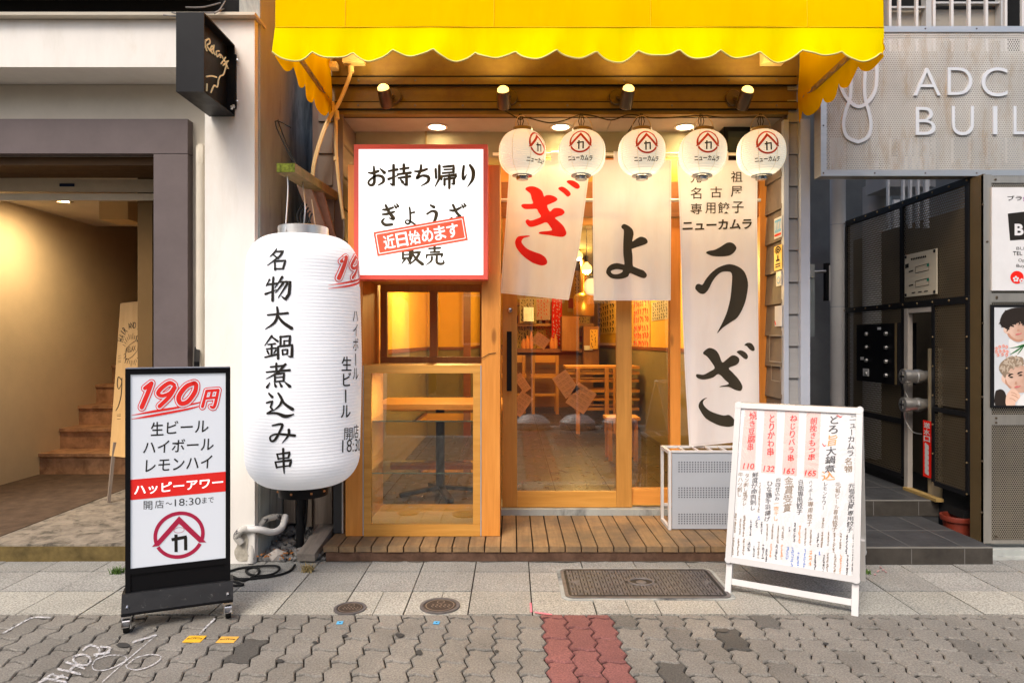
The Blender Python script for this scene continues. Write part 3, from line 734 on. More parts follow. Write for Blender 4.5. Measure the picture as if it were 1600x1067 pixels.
# wall above the door, posts
def zd(py): return wz(py, DD)
def xd(px): return wx(px, DD)
B('transom_wall', M['olive'], sh, (XL, XR, DD+.01, DD+.08, zd(246), zs))
B('transom_strip', M['lintel'], sh, (xd(664), xd(667), DD+.0, DD+.009, zd(246), zs))
B('transom_board', M['pine_x'], sh, (xd(783), xd(1185), DD+.005, DD+.07, zd(284), zd(247)), bevel=.003)
B('transom_beam', M['dark_wood_x'], sh, (xd(783), xd(1185), DD-.01, DD+.08, zd(339), zd(285)), bevel=.004)
B('door_post', M['pine'], sh, (xd(1185), xd(1195.5), DD-.03, DD+.1, zb+.03, zd(247)), (xd(1048), xd(1064), DD+.01, DD+.08, zb+.04, zd(341)), bevel=.004)
B('window_rail', M['pine_x'], sh, (xd(987.5), xd(1184), DD+.015, DD+.07, zd(789), zd(764)), bevel=.003)
B('sill', M['concrete'], sh, (xd(778), xd(1190), DD-.05, DD+.25, zb, zb+.042), bevel=.006)
gw = B('window_pane', M['glass'], sh, (xd(987), xd(1048), DD+.04, DD+.046, zd(766), zd(338)), (xd(1064), xd(1185), DD+.04, DD+.046, zd(766), zd(338)))
# room inside
fl = MB(); fl.box(-1.3, 2.2, DD+.25, 15.2, .03, .09); fl.build('floor', M['floor'], sh)
gr = MB()
for k in range(22): gr.box(-1.28, 1.75, 5.4+.45*k, 5.406+.45*k, .0895, .0912)
for k in range(7): gr.box(-1.0+.45*k, -.994+.45*k, 5.06, 15, .0895, .0914)
gr.build('floor_joint', flatc('dark_joint', (.06, .035, .02), .7), sh)
B('wall', M['wall_y'], sh, (XL-.012, XL+.005, DD+.1, 8.8, 1.23, zs), (XL+.006, -.60, 8.8, 8.9, 1.23, zs), (-.7, -.60, 8.9, 14.9, 1.23, zs), (XR-.005, XR+.012, DD+.1, 15, 1.23, zs), (-.6, XR, 14.9, 15, 1.23, zs))
B('wainscot', M['wall_low'], sh, (XL-.012, XL+.005, DD+.1, 8.8, .09, 1.19), (XL+.006, -.60, 8.8, 8.9, .09, 1.19), (-.7, -.60, 8.9, 14.9, .09, 1.19), (XR-.005, XR+.012, DD+.1, 15, .09, 1.19), (-.6, XR, 14.9, 15, .09, 1.19))
B('dado_rail', M['red_wood'], sh, (XL-.012, XL+.02, DD+.1, 8.8, 1.192, 1.228), (XL+.02, -.585, 8.78, 8.9, 1.192, 1.228), (-.7, -.585, 8.9, 14.9, 1.192, 1.228), (XR-.02, XR+.012, DD+.1, 15, 1.192, 1.228), (-.585, XR-.02, 14.88, 15, 1.192, 1.228))
B('corner_post', M['red_wood'], sh, (-.62, -.53, 8.72, 8.779, .09, zs))
B('ceiling', M['wall_low'], sh, (-1.3, 1.9, DD+.081, 15.2, zs+.002, zs+.06))

# deck
dk = thing('wooden_deck', 'low weathered plank deck before the glass entrance', 'deck', (.3, 4.4, 0))
m = MB(); x = -1.118; i = 0
while x < 1.80:
    w = .0955; m.box(x+.0042, x+w-.0042, 4.03+rnd.uniform(-.002, .002), 4.752, .058, .09+rnd.uniform(-.0012, .0012)); x += w
m.build('planks', M['deck'], dk, bevel=.003)
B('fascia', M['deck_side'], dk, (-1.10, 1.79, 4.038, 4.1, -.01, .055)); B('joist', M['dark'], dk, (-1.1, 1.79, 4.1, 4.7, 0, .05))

# sliding door
dr = thing('sliding_door', 'orange wood sliding door with one tall glass pane and long black handle', 'door', (.4, DD, .13))
dz0, dz1 = zd(792), zd(341)
B('stile', M['honey_z'], dr, (xd(785), xd(808), DD-.005, DD+.03, dz0, dz1), (xd(963), xd(987), DD-.005, DD+.03, dz0, dz1), bevel=.002)
B('rail', M['honey'], dr, (xd(808.3), xd(962.7), DD-.004, DD+.03, dz0, zd(767.5)), (xd(808.3), xd(962.7), DD-.004, DD+.03, zd(352), dz1), bevel=.002)
B('pane', M['glass'], dr, (xd(807), xd(964), DD+.01, DD+.016, zd(769), zd(350)))
hd = B('handle', M['black'], dr, (xd(792), xd(799.5), DD-.06, DD-.04, zd(610), zd(518)), bevel=.003)
m = MB()
for py in (536, 592): m.cyl((xd(796), DD-.04, zd(py)), (xd(796), DD-.005, zd(py)), .006, n=8)
m.build('handle_mount', M['steel'], hd, smooth=True, local=False)
m = MB(); m.lathe([(.0001, -.018), (.014, -.016), (.022, -.004), (.022, 0)], (xd(797), DD-.005, zd(485)), 16, 'y'); m.build('lock', M['chrome'], dr, smooth=True)

# takeaway counter: posts, showcase, serving window
XA, XB = wx(540, 4.24), wx(781, 4.24)
kc = thing('takeaway_counter', 'orange wood takeaway counter with glass showcase below and two-pane serving window', 'counter', (-.5, 4.5, zb))
def xk(px): return wx(px, 4.24)
def zk(py): return wz(py, 4.24)
B('post', M['pine'], kc, (XA, xk(566.5), 4.24, 4.79, zb+.003, 1.72), (xk(752.5), XB, 4.24, 4.79, zb+.003, 1.72), (XA+.01, xk(552), 4.26, 4.79, 1.722, 2.40), (xk(762), XB, 4.262, 4.79, 1.722, 2.40), bevel=.004)
B('filler_strip', M['white_paint'], kc, (xk(567), xk(568), 4.236, 4.25, zb+.004, zk(571)), (xk(751), xk(752), 4.236, 4.25, zb+.004, zk(571)))
a, b = xk(568.5), xk(750.5)
m = MB(); m.box(a, b, 4.235, 4.27, zk(583), zk(570.5)); m.box(a, b, 4.235, 4.27, zb+.003, zk(819)); m.box(a, a+.045, 4.236, 4.27, zk(818.7), zk(583.3)); m.box(b-.045, b, 4.236, 4.27, zk(818.7), zk(583.3)); 
m.build('showcase_frame', M['honey'], kc, bevel=.002)
m = MB(); m.box(a, b, 4.272, 4.77, zk(571)-.03, zk(571)); m.box(a, b, 4.272, 4.77, zk(819)-.02, zk(819)); m.box(a, a+.02, 4.272, 4.77, zk(819), zk(571)-.032); m.box(b-.02, b, 4.272, 4.77, zk(819), zk(571)-.032)
m.build('showcase_box', M['honey'], kc)
B('showcase_pane', M['glass'], kc, (a+.04, b-.04, 4.25, 4.254, zk(820), zk(582)))
B('light_strip', glow('strip_light', (1, .85, .6), 3), kc, (a+.06, b-.06, 4.29, 4.305, zk(571)-.038, zk(571)-.031)); light('lamp', kc, 'AREA', ((a+b)/2, 4.4, zk(571)-.05), 7, (1, .8, .5), .3, (0, .1, -1))
for py in (659.5, 741.5): B('glass_shelf', M['glass_green'], kc, (a+.02, b-.02, 4.29, 4.75, zk(py)-.004, zk(py)+.004))
B('shelf_edge', flatc('green_glass_edge', (.30, .42, .34), .2), kc, *[(a+.022, b-.022, 4.286, 4.289, zk(py)-.003, zk(py)+.003) for py in (659.5, 741.5)])
wf = MB(); D2 = 4.74; X = lambda p: wx(p, D2); Z = lambda p: wz(p, D2)
wf.box(X(594), X(753), D2, D2+.045, Z(456), Z(430)); wf.box(X(594), X(753), D2, D2+.045, Z(567), Z(557.5)); wf.box(X(594), X(604.5), D2+.001, D2+.044, Z(557.3), Z(456.2)); wf.box(X(671.5), X(683.5), D2-.006, D2+.044, Z(557.3), Z(456.2)); wf.box(X(750), X(756), D2+.001, D2+.044, Z(557.3), Z(456.2))
wf.build('window_frame', M['dark_wood'], kc, bevel=.002)
B('window_pane', M['glass'], kc, (X(604), X(672), D2+.02, D2+.024, Z(558), Z(456)), (X(683), X(751), D2+.026, D2+.03, Z(558), Z(456)))
B('top_board', M['honey'], kc, (xk(566.8), xk(752.2), 4.25, 4.735, 1.69, 1.718))
m = MB(); m.tube([W(752, 560, 4.23), W(764, 553, 4.235), W(775, 551, 4.235)], .002, 5); m.build('crack', M['ink_warm'], kc)

# illuminated takeaway sign
sg = thing('light_box_sign', 'square white light box sign in a red frame above the takeaway counter', 'sign', (-.55, 4.12, 1.673))
SD = 4.12; X = lambda p: wx(p, SD); Z = lambda p: wz(p, SD)
m = MB(); fw = .027; x0, x1, z0, z1 = X(553), X(762), Z(436.5), Z(226)
m.box(x0, x1, SD, SD+.13, z0, z0+fw); m.box(x0, x1, SD, SD+.13, z1-fw, z1); m.box(x0, x0+fw, SD+.0, SD+.13, z0+fw+.0005, z1-fw-.0005); m.box(x1-fw, x1, SD, SD+.13, z0+fw+.0005, z1-fw-.0005)
m.build('frame', M['frame_red'], sg, bevel=.003)
B('panel', M['ledw'], sg, (x0+fw, x1-fw, SD+.008, SD+.12, z0+fw, z1-fw))
SPL = Plane((0, SD+.008, 1), (0, 1, 0)); m = MB(); q = 5.615; cv = lambda x, y: (560+x/q, 240+y/q)
for ch, x, y, w, h in (('お', 78, 108, 160, 185), ('持', 262, 98, 196, 200), ('ち', 484, 100, 150, 192), ('帰', 662, 98, 200, 205), ('り', 892, 96, 150, 200),
                       ('ぎ', 190, 448, 155, 188), ('よ', 402, 470, 105, 160), ('う', 582, 440, 130, 195), ('ざ', 785, 440, 150, 190), ('販', 372, 812, 190, 165), ('売', 586, 812, 165, 168)):
    brush(m, ch, *cv(x, y), w/q, h/q, SPL, .0012, 1.62)
m.build('lettering', flatc('backlit_ink', (.07, .056, .03), .7), sg)  # dark ink, paled to olive in the colour for the light behind
stk = MB(); corners = [cv(132, 692), cv(926, 550), cv(962, 762), cv(168, 903)]
outline(stk, corners, SPL, .003, sm=False); stick = stk.build('sticker', M['stamp_lit'], sg)
m = MB(); ins = lambda k: [(c[0]+(sum(p[0] for p in corners)/4-c[0])*k[0], c[1]) for c in corners]
e1, e2 = Vector((794, -142)).normalized(), Vector((36, 211)).normalized(); org = Vector((132, 692)); LX, LY = 806.6, 214
def st_uv(u, v): p = org+e1*u*LX+e2*v*LY; return cv(p.x, p.y)
for a_, b_ in (((.025, .1), (.975, .1)), ((.975, .1), (.975, .9)), ((.975, .9), (.025, .9)), ((.025, .9), (.025, .1))):
    ribbon(m, [(*st_uv(*a_), 1.1), (*st_uv(*b_), 1.1)], SPL, .0034, cap=False)
for i, chh in enumerate('近日始めます'):
    u = .09+.14*i; p = st_uv(u, .22); p2 = st_uv(u+.125, .80); wch = .125*LX/q; hch = .58*LY/q
    c = st_uv(u+.0625, .5); text(m, chh, c[0]-wch/2, c[1]-hch/2, c[0]+wch/2, c[1]+hch/2, SPL, .0034, .022, rot=math.atan2(-142, 794))
m.build('sticker_lettering', M['white_lit'], sg)

# ================================================================== AWNING
aw = thing('awning', 'bright yellow canvas awning with scalloped edge over the shop front', 'awning', (.35, 4.45, 2.9))
AL, AR, AF = -1.212, 1.902, 3.49; ZT = 2.905
N = 15; P_ = (AR-AL)/N
def vz(x):                                             # scalloped lower edge
    t = ((x-AL)/P_+.08) % 1.0; k = int((x-AL)/P_+.08)
    d = (.034 if k % 2 else .054)
    return 2.778-d*math.sin(math.pi*t)**.8 if 0 < t < 1 else 2.778
def vy(x, t): return AF-.02*t*math.sin(9*x+.6*math.sin(4*x))-.02*t+.010*math.sin(23*x+1)*t+.004*math.sin(57*x)*t*t
m = MB(); NX = 240; rows = []
for i in range(NX+1):
    x = AL+(AR-AL)*i/NX; zb_ = vz(x); rows.append([m.bm.verts.new((x+(.006*math.sin(5*j)*0), vy(x, j/6), ZT+(zb_-ZT)*j/6)) for j in range(7)])
for p, q in zip(rows, rows[1:]):
    for j in range(6): m.f([p[j], p[j+1], q[j+1], q[j]])
val = m.build('valance', M['valance'], aw, smooth=True)
cy_of = lambda t: AF+.12*min(t, .45)/.45*t/.45*.45+max(0, t-.45)*1.62
cz_of = lambda t: 1.5*min(t, .6)+max(0, t-.6)*1.0
m = MB(); m.tube([(AL+(AR-AL)*i/NX, vy(AL+(AR-AL)*i/NX, 1)-.001, vz(AL+(AR-AL)*i/NX)) for i in range(NX+1)], .0042, 5); m.build('piping', flatc('pale_yellow_piping', (.75, .62, .2), .6), val, smooth=True)
m = MB(); rows = []
for i in range(61):
    x = AL+(AR-AL)*i/60; rows.append([m.bm.verts.new((x, cy_of(t)+.004*math.sin(4*x+3*t), ZT+.002+cz_of(t))) for t in (0, .02, .1, .2, .3, .45, .6, .8, 1)])
for p, q in zip(rows, rows[1:]):
    for j in range(8): m.f([p[j], p[j+1], q[j+1], q[j]])
m.build('canopy', M['yellow'], aw, smooth=True)
m = MB()
for x in (AL+.36, AL+1.12, AL+1.92, AL+2.72): m.tube([(x, cy_of(t)+.004*math.sin(4*x+3*t)-.003, ZT+.003+cz_of(t)) for t in (0, .02, .1, .2, .3, .45, .6, .8, 1)], .0016, 5)
m.tube([(AL, AF-.002, ZT), (AR, AF-.002, ZT)], .0018, 5); m.build('seam', flatc('yellow_seam', (.92, .55, .0), .7), aw)
for X_, sgn in ((AL, 1), (AR, -1)):
    m = MB(); n = 60; rows = []
    for i in range(n+1):
        t = i/n; y = AF+.95*t; s = (t*4.0+.12) % 1
        zb_ = 2.795-.07*math.sin(math.pi*s)**.6-(.04 if t > .97 else 0)
        xx = X_+sgn*(.03*t+.012*math.sin(7*t)+.004*math.sin(31*t)); top = ZT+1.3*t-.02*math.sin(math.pi*t)
        rows.append([m.bm.verts.new((xx+sgn*.008*math.sin(j*2+t*6)*(j < 5), y, zb_+(top-zb_)*j/8)) for j in range(9)])
    for p, q in zip(rows, rows[1:]):
        for j in range(8): m.f([p[j], p[j+1], q[j+1], q[j]])
    m.build('side_flap', M['flap'], aw, smooth=True)
    fr = MB(); x2 = X_+sgn*.05
    fr.bar((x2-sgn*.03, AF+.02, 2.90), (x2-sgn*.03, AF+.95, 2.87), .014, .03)
    fr.build('frame_arm', flatc('grey_yellow_frame', (.34, .21, .05), .5), aw)
    lc = MB(); pts = []
    for i in range(40): t = i/39; pts.append((x2-sgn*.02, AF+.2+.7*t, 2.885-.02*abs(math.sin(t*20))))
    lc.tube(pts, .004, 5); lc.build('lacing_cord', M['plank'], aw, smooth=True)
B('front_bar', M['steel_brown'], aw, (AL+.03, AR-.03, AF+.015, AF+.04, 2.86, 2.885))

# junction boxes and conduits by the lintel
def jbox(px0, px1, py0, py1, label):
    t = thing('junction_box', label, 'junction box', tuple(W((px0+px1)/2, py1, FD)), group='junction boxes under the awning')
    m = MB(); m.box(wx(px0, FD), wx(px1, FD), FD-.07, FD-.001, wz(py1, FD), wz(py0, FD)); m.build('case', M['cream'], t, bevel=.008, seg=2)
    m = MB(); m.box(wx(px0+4, FD), wx(px1-4, FD), FD-.076, FD-.0705, wz(py1-4, FD), wz(py0+3, FD)); m.build('lid', M['cream'], t, bevel=.003)
    return t
jbox(539, 571, 84, 104, 'beige junction box under the left end of the awning, conduit below it')
jbox(1187, 1220, 84, 104, 'beige junction box under the right end of the awning')
jbox(519, 530, 103, 112, 'tiny square cream switch box left of the large junction box')
def pipe(name, label, pts, r, material, cat='conduit'):
    p = [W(x, y, D) for x, y, D in pts]; t = thing(name, label, cat, tuple(p[-1]))
    m = MB(); m.tube(smooth_pts([tuple(q) for q in p], False, 6), r, 10); m.build('tube', material, t, smooth=True); return t, p
t, p = pipe('conduit', 'thick bent beige conduit running from the junction box down behind the big lantern', [(548, 104, 4.40), (548, 113, 4.40), (541, 135, 4.40), (528, 164, 4.38), (512, 190, 4.36), (502, 215, 4.34), (493, 245, 4.33), (489, 268, 4.33), (487, 300, 4.35)], .0125, M['cream'])
m = MB(); m.cyl(W(548.5, 104, 4.40), W(548.5, 114, 4.40), .019, n=12); m.build('coupling', M['cream'], t, smooth=True)
m = MB(); q = [(x+2.5, y, D-.016) for x, y, D in [(521, 172, 4.38), (511, 192, 4.36), (501, 217, 4.34), (492, 247, 4.33), (488, 270, 4.33), (486, 300, 4.35)]]
m.tube(smooth_pts([tuple(W(*a)) for a in q], False, 6), .006, 8); m.build('cable', M['cream'], t, smooth=True)
t, p = pipe('conduit', 'slim upright beige conduit left of the takeaway counter post', [(520, 160, 4.42), (522, 176, 4.40), (525, 187, 4.37), (525, 220, 4.36), (526, 250, 4.36), (530, 290, 4.36), (536, 338, 4.36), (537, 340, 4.36)], .011, M['cream'])
m = MB()
for a, b in (((526, 174), (527, 186)), ((525, 246), (525, 252))): m.cyl(W(*a, 4.37), W(*b, 4.36), .015, n=12)
m.build('coupling', M['cream'], t, smooth=True)
m = MB(); m.tube(smooth_pts([tuple(W(*a)) for a in ((537, 340, 4.36), (537.5, 360, 4.37), (536, 376, 4.4))], False, 5), .004, 6); m.build('cable', M['rock'], t, smooth=True)

M['spot_dark'] = flatc('dark_bronze', (.07, .045, .025), .35, .3)
# four up-tilted spotlights on the lintel
def spot(px, py, bx, by, label):
    D = 4.33; top = W(px, py, D-.05); bot = W(bx, by, D+.03); ax = (top-bot).normalized()
    t = thing('spotlight', label, 'spotlight', tuple(bot), group='spotlights on the brown lintel')
    m = MB(); r = .042; L = (top-bot).length; a = ax.cross(Vector((1, 0, 0))).normalized(); b = ax.cross(a)
    prof = [(.030, 0), (r*.95, .006), (r, .012), (r, L), (r*.88, L), (r*.86, L-.03), (.0001, L-.03)]
    rings = [[m.bm.verts.new(bot+ax*z+(a*math.cos(2*math.pi*k/24)+b*math.sin(2*math.pi*k/24))*rr) for k in range(24)] for rr, z in prof]
    for A_, B_ in zip(rings, rings[1:]):
        for k in range(24): m.f([A_[k], A_[(k+1) % 24], B_[(k+1) % 24], B_[k]])
    m.f(rings[0][::-1]); m.build('body', M['spot_dark'], t, smooth=True)
    m = MB(); g = [[m.bm.verts.new(bot+ax*z+(a*math.cos(2*math.pi*k/16)+b*math.sin(2*math.pi*k/16))*rr) for k in range(16)] for rr, z in ((.034, L-.028), (.036, L-.004), (.035, L+.012), (.022, L+.024), (.001, L+.029))]
    for A_, B_ in zip(g, g[1:]):
        for k in range(16): m.f([A_[k], A_[(k+1) % 16], B_[(k+1) % 16], B_[k]])
    m.build('lamp_glass', M['bulb'], t, smooth=True)
    s = 1 if bx > px else -1
    c = W(bx+s*-0+(10 if px < 700 else -14 if px > 900 else 9), by-16, FD); c.y = FD-.014
    m = MB(); m.lathe([(.0001, -.02), (.048, -.018), (.052, -.012), (.052, 0)], c, 24, 'y'); m.build('mount', M['spot_dark'], t, smooth=True)
    m = MB(); m.cyl(c+Vector((0, -.01, 0)), bot+ax*L*.45, .012, n=10); m.build('arm', M['spot_dark'], t, smooth=True)
    light('lamp', t, 'SPOT', tuple(top+ax*.03), 22, (1, .70, .26), .03, tuple(ax+Vector((0, .55, .0))), 160, .9)
    return t
spot(599, 139, 606, 168, 'brown spotlight above the square light box sign, leftmost on the lintel')
spot(786, 142, 788, 170, 'brown spotlight above the first round lantern from the left')
spot(982, 140, 977, 170, 'brown spotlight above the middle round lantern')
spot(1168, 142, 1158, 171, 'brown spotlight above the last round lantern on the right')
# downlights in the soffit
for px, lab in ((683, 'round warm downlight in the soffit above the square light box sign'), (876, 'round warm downlight in the soffit between first and second round lanterns'), (1070, 'round warm downlight in the soffit between third and fourth round lanterns')):
    c = Vector((wx(px, 4.69), 4.69, zs)); t = thing('downlight', lab, 'ceiling light', tuple(c), group='downlights in the soffit')
    m = MB(); m.lathe([(.056, .0), (.07, -.001), (.072, -.006), (.056, -.008), (.054, -.001)], c, 28); m.build('rim', M['white_paint'], t, smooth=True)
    m = MB(); m.lathe([(.0001, -.004), (.055, -.004)], c, 28); m.build('lens', M['lamp_white'], t)
    light('lamp', t, 'SPOT', tuple(c+Vector((0, -.02, -.015))), 34, (1, .66, .30), .05, (0, -.08, -1), 140, .8)

# ================================================================== ROUND LANTERNS AND THEIR CORD
LW = NT('lantern_paper'); _w = LW.noise(40, 3); LW.base((.80, .77, .70)); LW.rough(.7)
LW.b.inputs['Emission Color'].default_value = (1, .90, .68, 1); LW.b.inputs['Emission Strength'].default_value = .33; LW.bump(_w, .1, .002)
M['lantern_paper'] = LW.m
LR = .151
def lprof(z):                     # radius at height z (lantern 0..0.30)
    t = (z-.15)/.152
    return max(.062, LR*math.sqrt(max(0, 1-abs(t)**2.5)))
def round_lantern(name):
    t = thing(name, 'lantern', 'lantern', (0, 0, 0), group='round white paper lanterns under the lintel')
    m = MB(); n = 132; prof = []
    for i in range(n+1):
        z = .006+.288*i/n; prof.append((lprof(z)+.0011*math.sin(2*math.pi*i/6), z))
    m.lathe(prof, n=48); m.build('paper_body', M['lantern_paper'], t, smooth=True, local=True)
    m = MB()
    for k in range(8):
        a = 2*math.pi*(k+.5)/8; pts = []
        for i in range(25):
            z = .01+.28*i/24; r = lprof(z)+.0012; pts.append((r*math.cos(a), r*math.sin(a), z))
        m.tube(pts, .0014, 4)
    m.build('seam', flatc('paper_seam', (.80, .74, .62), .8), t, local=True)
    m = MB(); m.lathe([(.060, .286), (.064, .288), (.064, .310), (.060, .312), (.05, .310)], n=32); m.build('top_cap', flatc('gold_cap', (.26, .17, .06), .35, .5), t, smooth=True, local=True)
    m = MB(); m.lathe([(.05, -.002), (.064, .002), (.065, .016), (.061, .018)], n=32); m.lathe([(.036, -.02), (.038, -.018), (.038, .0), (.036, .002)], n=24); m.build('bottom_cap', flatc('dark_chrome', (.22, .22, .23), .2, .9), t, smooth=True, local=True)
    m = MB(); m.tube([(.062*math.cos(a)*(1 if abs(math.cos(a)) > .1 else 1), 0, .306+.085*math.sin(a)) for a in [math.pi*k/16 for k in range(17)]], .0022, 6); m.build('wire_handle', flatc('brass_wire', (.45, .32, .14), .4, .6), t, smooth=True, local=True)
    def f(u, v, off):
        z = .15-v; r = lprof(z)+off+.0012; a = u/LR
        return Vector((r*math.sin(a), -r*math.cos(a), z))
    rd, dk_ = MB(), MB(); logo(rd, dk_, f, 0, -.036, .072, .076, off=.0006)
    text(dk_, 'ニューカムラ', -.085, .052, .085, .083, f, .001, .03, step=.02)
    rd.build('emblem', flatc('lantern_red', (.72, .07, .025), .6), t, local=True); dk_.build('lettering', M['ink_warm'], t, local=True)
    return t
L0 = round_lantern('paper_lantern')
specs = [(816, 43, 'round white paper lantern with its emblem turned half out of sight, first from the left'), (908, -4, 'round white paper lantern before the gap between red-sign curtain and second curtain'),
         (1003, 13, 'round white paper lantern hanging before the top of the middle curtain'), (1097, 12, 'round white paper lantern covering the top left corner of the long curtain'), (1190, 16, 'round white paper lantern nearest the brown siding, last on the right')]
LD = 4.40
for i, (px, yaw, lab) in enumerate(specs):
    X_ = wx(px, LD); loc = (X_, LD, wz(276.5, LD)); rot = -math.atan(X_/LD)+R(yaw)
    if i == 0: L0.location = loc; L0.rotation_euler = (0, 0, rot); L0['label'] = lab; o = L0
    else: o = dup(L0, loc, rot, lab)
    o.rotation_euler[0], o.rotation_euler[1] = R((1.5, -2, .8, -1, 2)[i]), R((-1, 1.6, -.6, 2, -1.8)[i])
    light('lamp', o, 'POINT', (X_, LD-.0, wz(276.5, LD)-.08), .8, (1, .78, .46), .05)
cord = MB(); pts = [W(*q) for q in [(786, 172, 4.41), (800, 180, 4.41), (813, 187, 4.40), (822, 184, 4.40), (856, 192, 4.41), (880, 189, 4.41), (905, 180, 4.40), (925, 181, 4.40), (955, 188, 4.41), (980, 180, 4.40), (1000, 181, 4.40), (1030, 185, 4.41), (1095, 181, 4.40), (1130, 184, 4.41), (1187, 183, 4.40)]]
cord.tube(smooth_pts([tuple(q) for q in pts], False, 5), .004, 6)
for px in (813, 908, 1002, 1095, 1188):
    for dx in (-4, 0, 5): cord.tube([tuple(W(px+dx*.3, 178, 4.40)), tuple(W(px+dx, 190, 4.40)), tuple(W(px+dx*.4, 199, 4.40))], .0028, 5)
cord.tube([W(997, 182, 4.4), W(981, 207, 4.42)], .003, 5)
tag(cord.build('looped_wire', M['ink_warm'], None, smooth=True), 'thin dark wire looped along the lintel, holding the round lanterns', 'wire')

# ================================================================== NOREN CURTAINS
rod = thing('curtain_rod', 'slim cream rod across the entrance carrying the three white curtains', 'rod', (.5, 4.62, wz(241, 4.62)))
m = MB(); m.cyl(W(770, 241, 4.62), W(1192, 241, 4.62), .0105, n=12); m.build('tube', M['curtain_pole'], rod, smooth=True)
m = MB(); m.cyl(W(783, 313, 4.72), W(1188, 313, 4.72), .012, n=12); m.cyl(W(784, 313, 4.72), W(784, 313, 4.79), .012, n=8)
t = thing('rail', 'second white rail lower down behind the curtains, over the dark beam', 'rod', tuple(W(985, 313, 4.72))); m.build('tube', M['white_paint'], t, smooth=True)
class Noren:
    def __init__(s, L, Rr, y0, ybl, ybr, D, ph, amp, side=0):
        s.L, s.R, s.y0, s.bl, s.br, s.D, s.ph, s.amp, s.side = L, Rr, y0, ybl, ybr, D, ph, amp, side
    def edge(s, E, py):
        for (x0, y0), (x1, y1) in zip(E, E[1:]):
            if py <= y1 or (x1, y1) == E[-1]: return x0+(x1-x0)*(py-y0)/(y1-y0)
    def depth(s, u, t):
        tt = max(0, min(1.1, t))
        return s.D+s.amp*(.35+tt)*(math.sin(2*math.pi*(u*1.25+.25*t)+s.ph)+.35*math.sin(2*math.pi*(u*2.6-.3*t)+2*s.ph))+.012*math.sin(5*t+s.ph)+s.side*u*tt
    def __call__(s, px, py, off=0):
        a, b = s.edge(s.L, py), s.edge(s.R, py); u = (px-a)/(b-a)
        t = (py-s.y0)/(s.bl+(s.br-s.bl)*u-s.y0)
        return W(px, py, s.depth(u, t)-off)
    def mesh(s):
        m = MB(); nu, nv = 40, 60; g = []
        for i in range(nu+1):
            u = i/nu; col = []
            for j in range(nv+1):
                py = s.y0+(s.bl+(s.br-s.bl)*u-s.y0)*j/nv; a, b = s.edge(s.L, py), s.edge(s.R, py); col.append(m.bm.verts.new(W(a+(b-a)*u, py, s.depth(u, j/nv))))
            g.append(col)
        for p, q in zip(g, g[1:]):
            for j in range(nv): m.f([p[j], p[j+1], q[j+1], q[j]])
        return m
    def tabs(s, n):
        m = MB()
        for k in range(n):
            a, b = s.edge(s.L, s.y0), s.edge(s.R, s.y0); x0 = a+(b-a)*(k/(n-.0)+.015); x1 = x0+(b-a)*.12
            pts0 = [W(x0, s.y0+4, s.D-.003), W(x0, 238, 4.606), W(x0, 236.6, 4.62), W(x0, 238, 4.634), W(x0, s.y0+4, s.D+.014)]
            pts1 = [W(x1, s.y0+4, s.D-.003), W(x1, 238, 4.606), W(x1, 236.6, 4.62), W(x1, 238, 4.634), W(x1, s.y0+4, s.D+.014)]
            A_ = [m.bm.verts.new(p) for p in pts0]; B_ = [m.bm.verts.new(p) for p in pts1]
            for i in range(4): m.f([A_[i], A_[i+1], B_[i+1], B_[i]])
        return m
    def hem(s):
        m = MB()
        for E, k in ((s.L, 2.4), (s.R, -2.4)):
            y = s.y0+2; pts = []
            yb = (s.bl if k > 0 else s.br)-3
            while y < yb: pts.append((s.edge(E, y)+k, y, .35)); y += 8
            if len(pts) > 2: ribbon(m, pts, s, .0012, cap=False)
        pts = []
        for i in range(21):
            u = .03+.94*i/20; py = s.bl+(s.br-s.bl)*u-3; a, b = s.edge(s.L, py), s.edge(s.R, py); pts.append((a+(b-a)*u, py, .35))
        ribbon(m, pts, s, .0012, cap=False); return m
def noren(nm, label, S, tabs):
    t = thing('noren_curtain', label, 'curtain', tuple(W(sum(e[0][0] for e in (S.L, S.R))/2, S.y0, S.D)), group='white noren curtains in the entrance')
    S.mesh().build('cloth', M['cloth'], t, smooth=True); S.tabs(tabs).build('tab', M['cloth'], t, smooth=True); S.hem().build('stitched_hem', flatc('hem_shade', (.62, .58, .57), .9), t)
    return t
N1 = Noren([(794, 250), (795, 277), (790, 350), (781.6, 460)], [(924, 250), (919, 283), (905, 390), (888.5, 470)], 250, 458, 469, 4.60, 1.3, .019, .05)
N2 = Noren([(926, 250), (926, 320), (927.5, 470)], [(1049, 250), (1048.5, 350), (1048, 470)], 250, 469.5, 469.5, 4.61, 4.0, .012)
N3 = Noren([(1058, 252), (1062, 340), (1066, 480), (1070, 580), (1077, 700)], [(1184, 250), (1183, 340), (1185, 500), (1187, 700)], 251, 698, 687, 4.585, 2.2, .012)
n1 = noren('a', 'short white curtain bearing one large red sign, skewed by the wind', N1, 4)
n2 = noren('b', 'short white curtain bearing one large black sign, hanging straight in the middle', N2, 4)
n3 = noren('c', 'long white curtain with two large black signs and small black writing at its top', N3, 4)
q = 7.115; c1 = lambda x, y: (790+x/q, 270+y/q); m = MB()
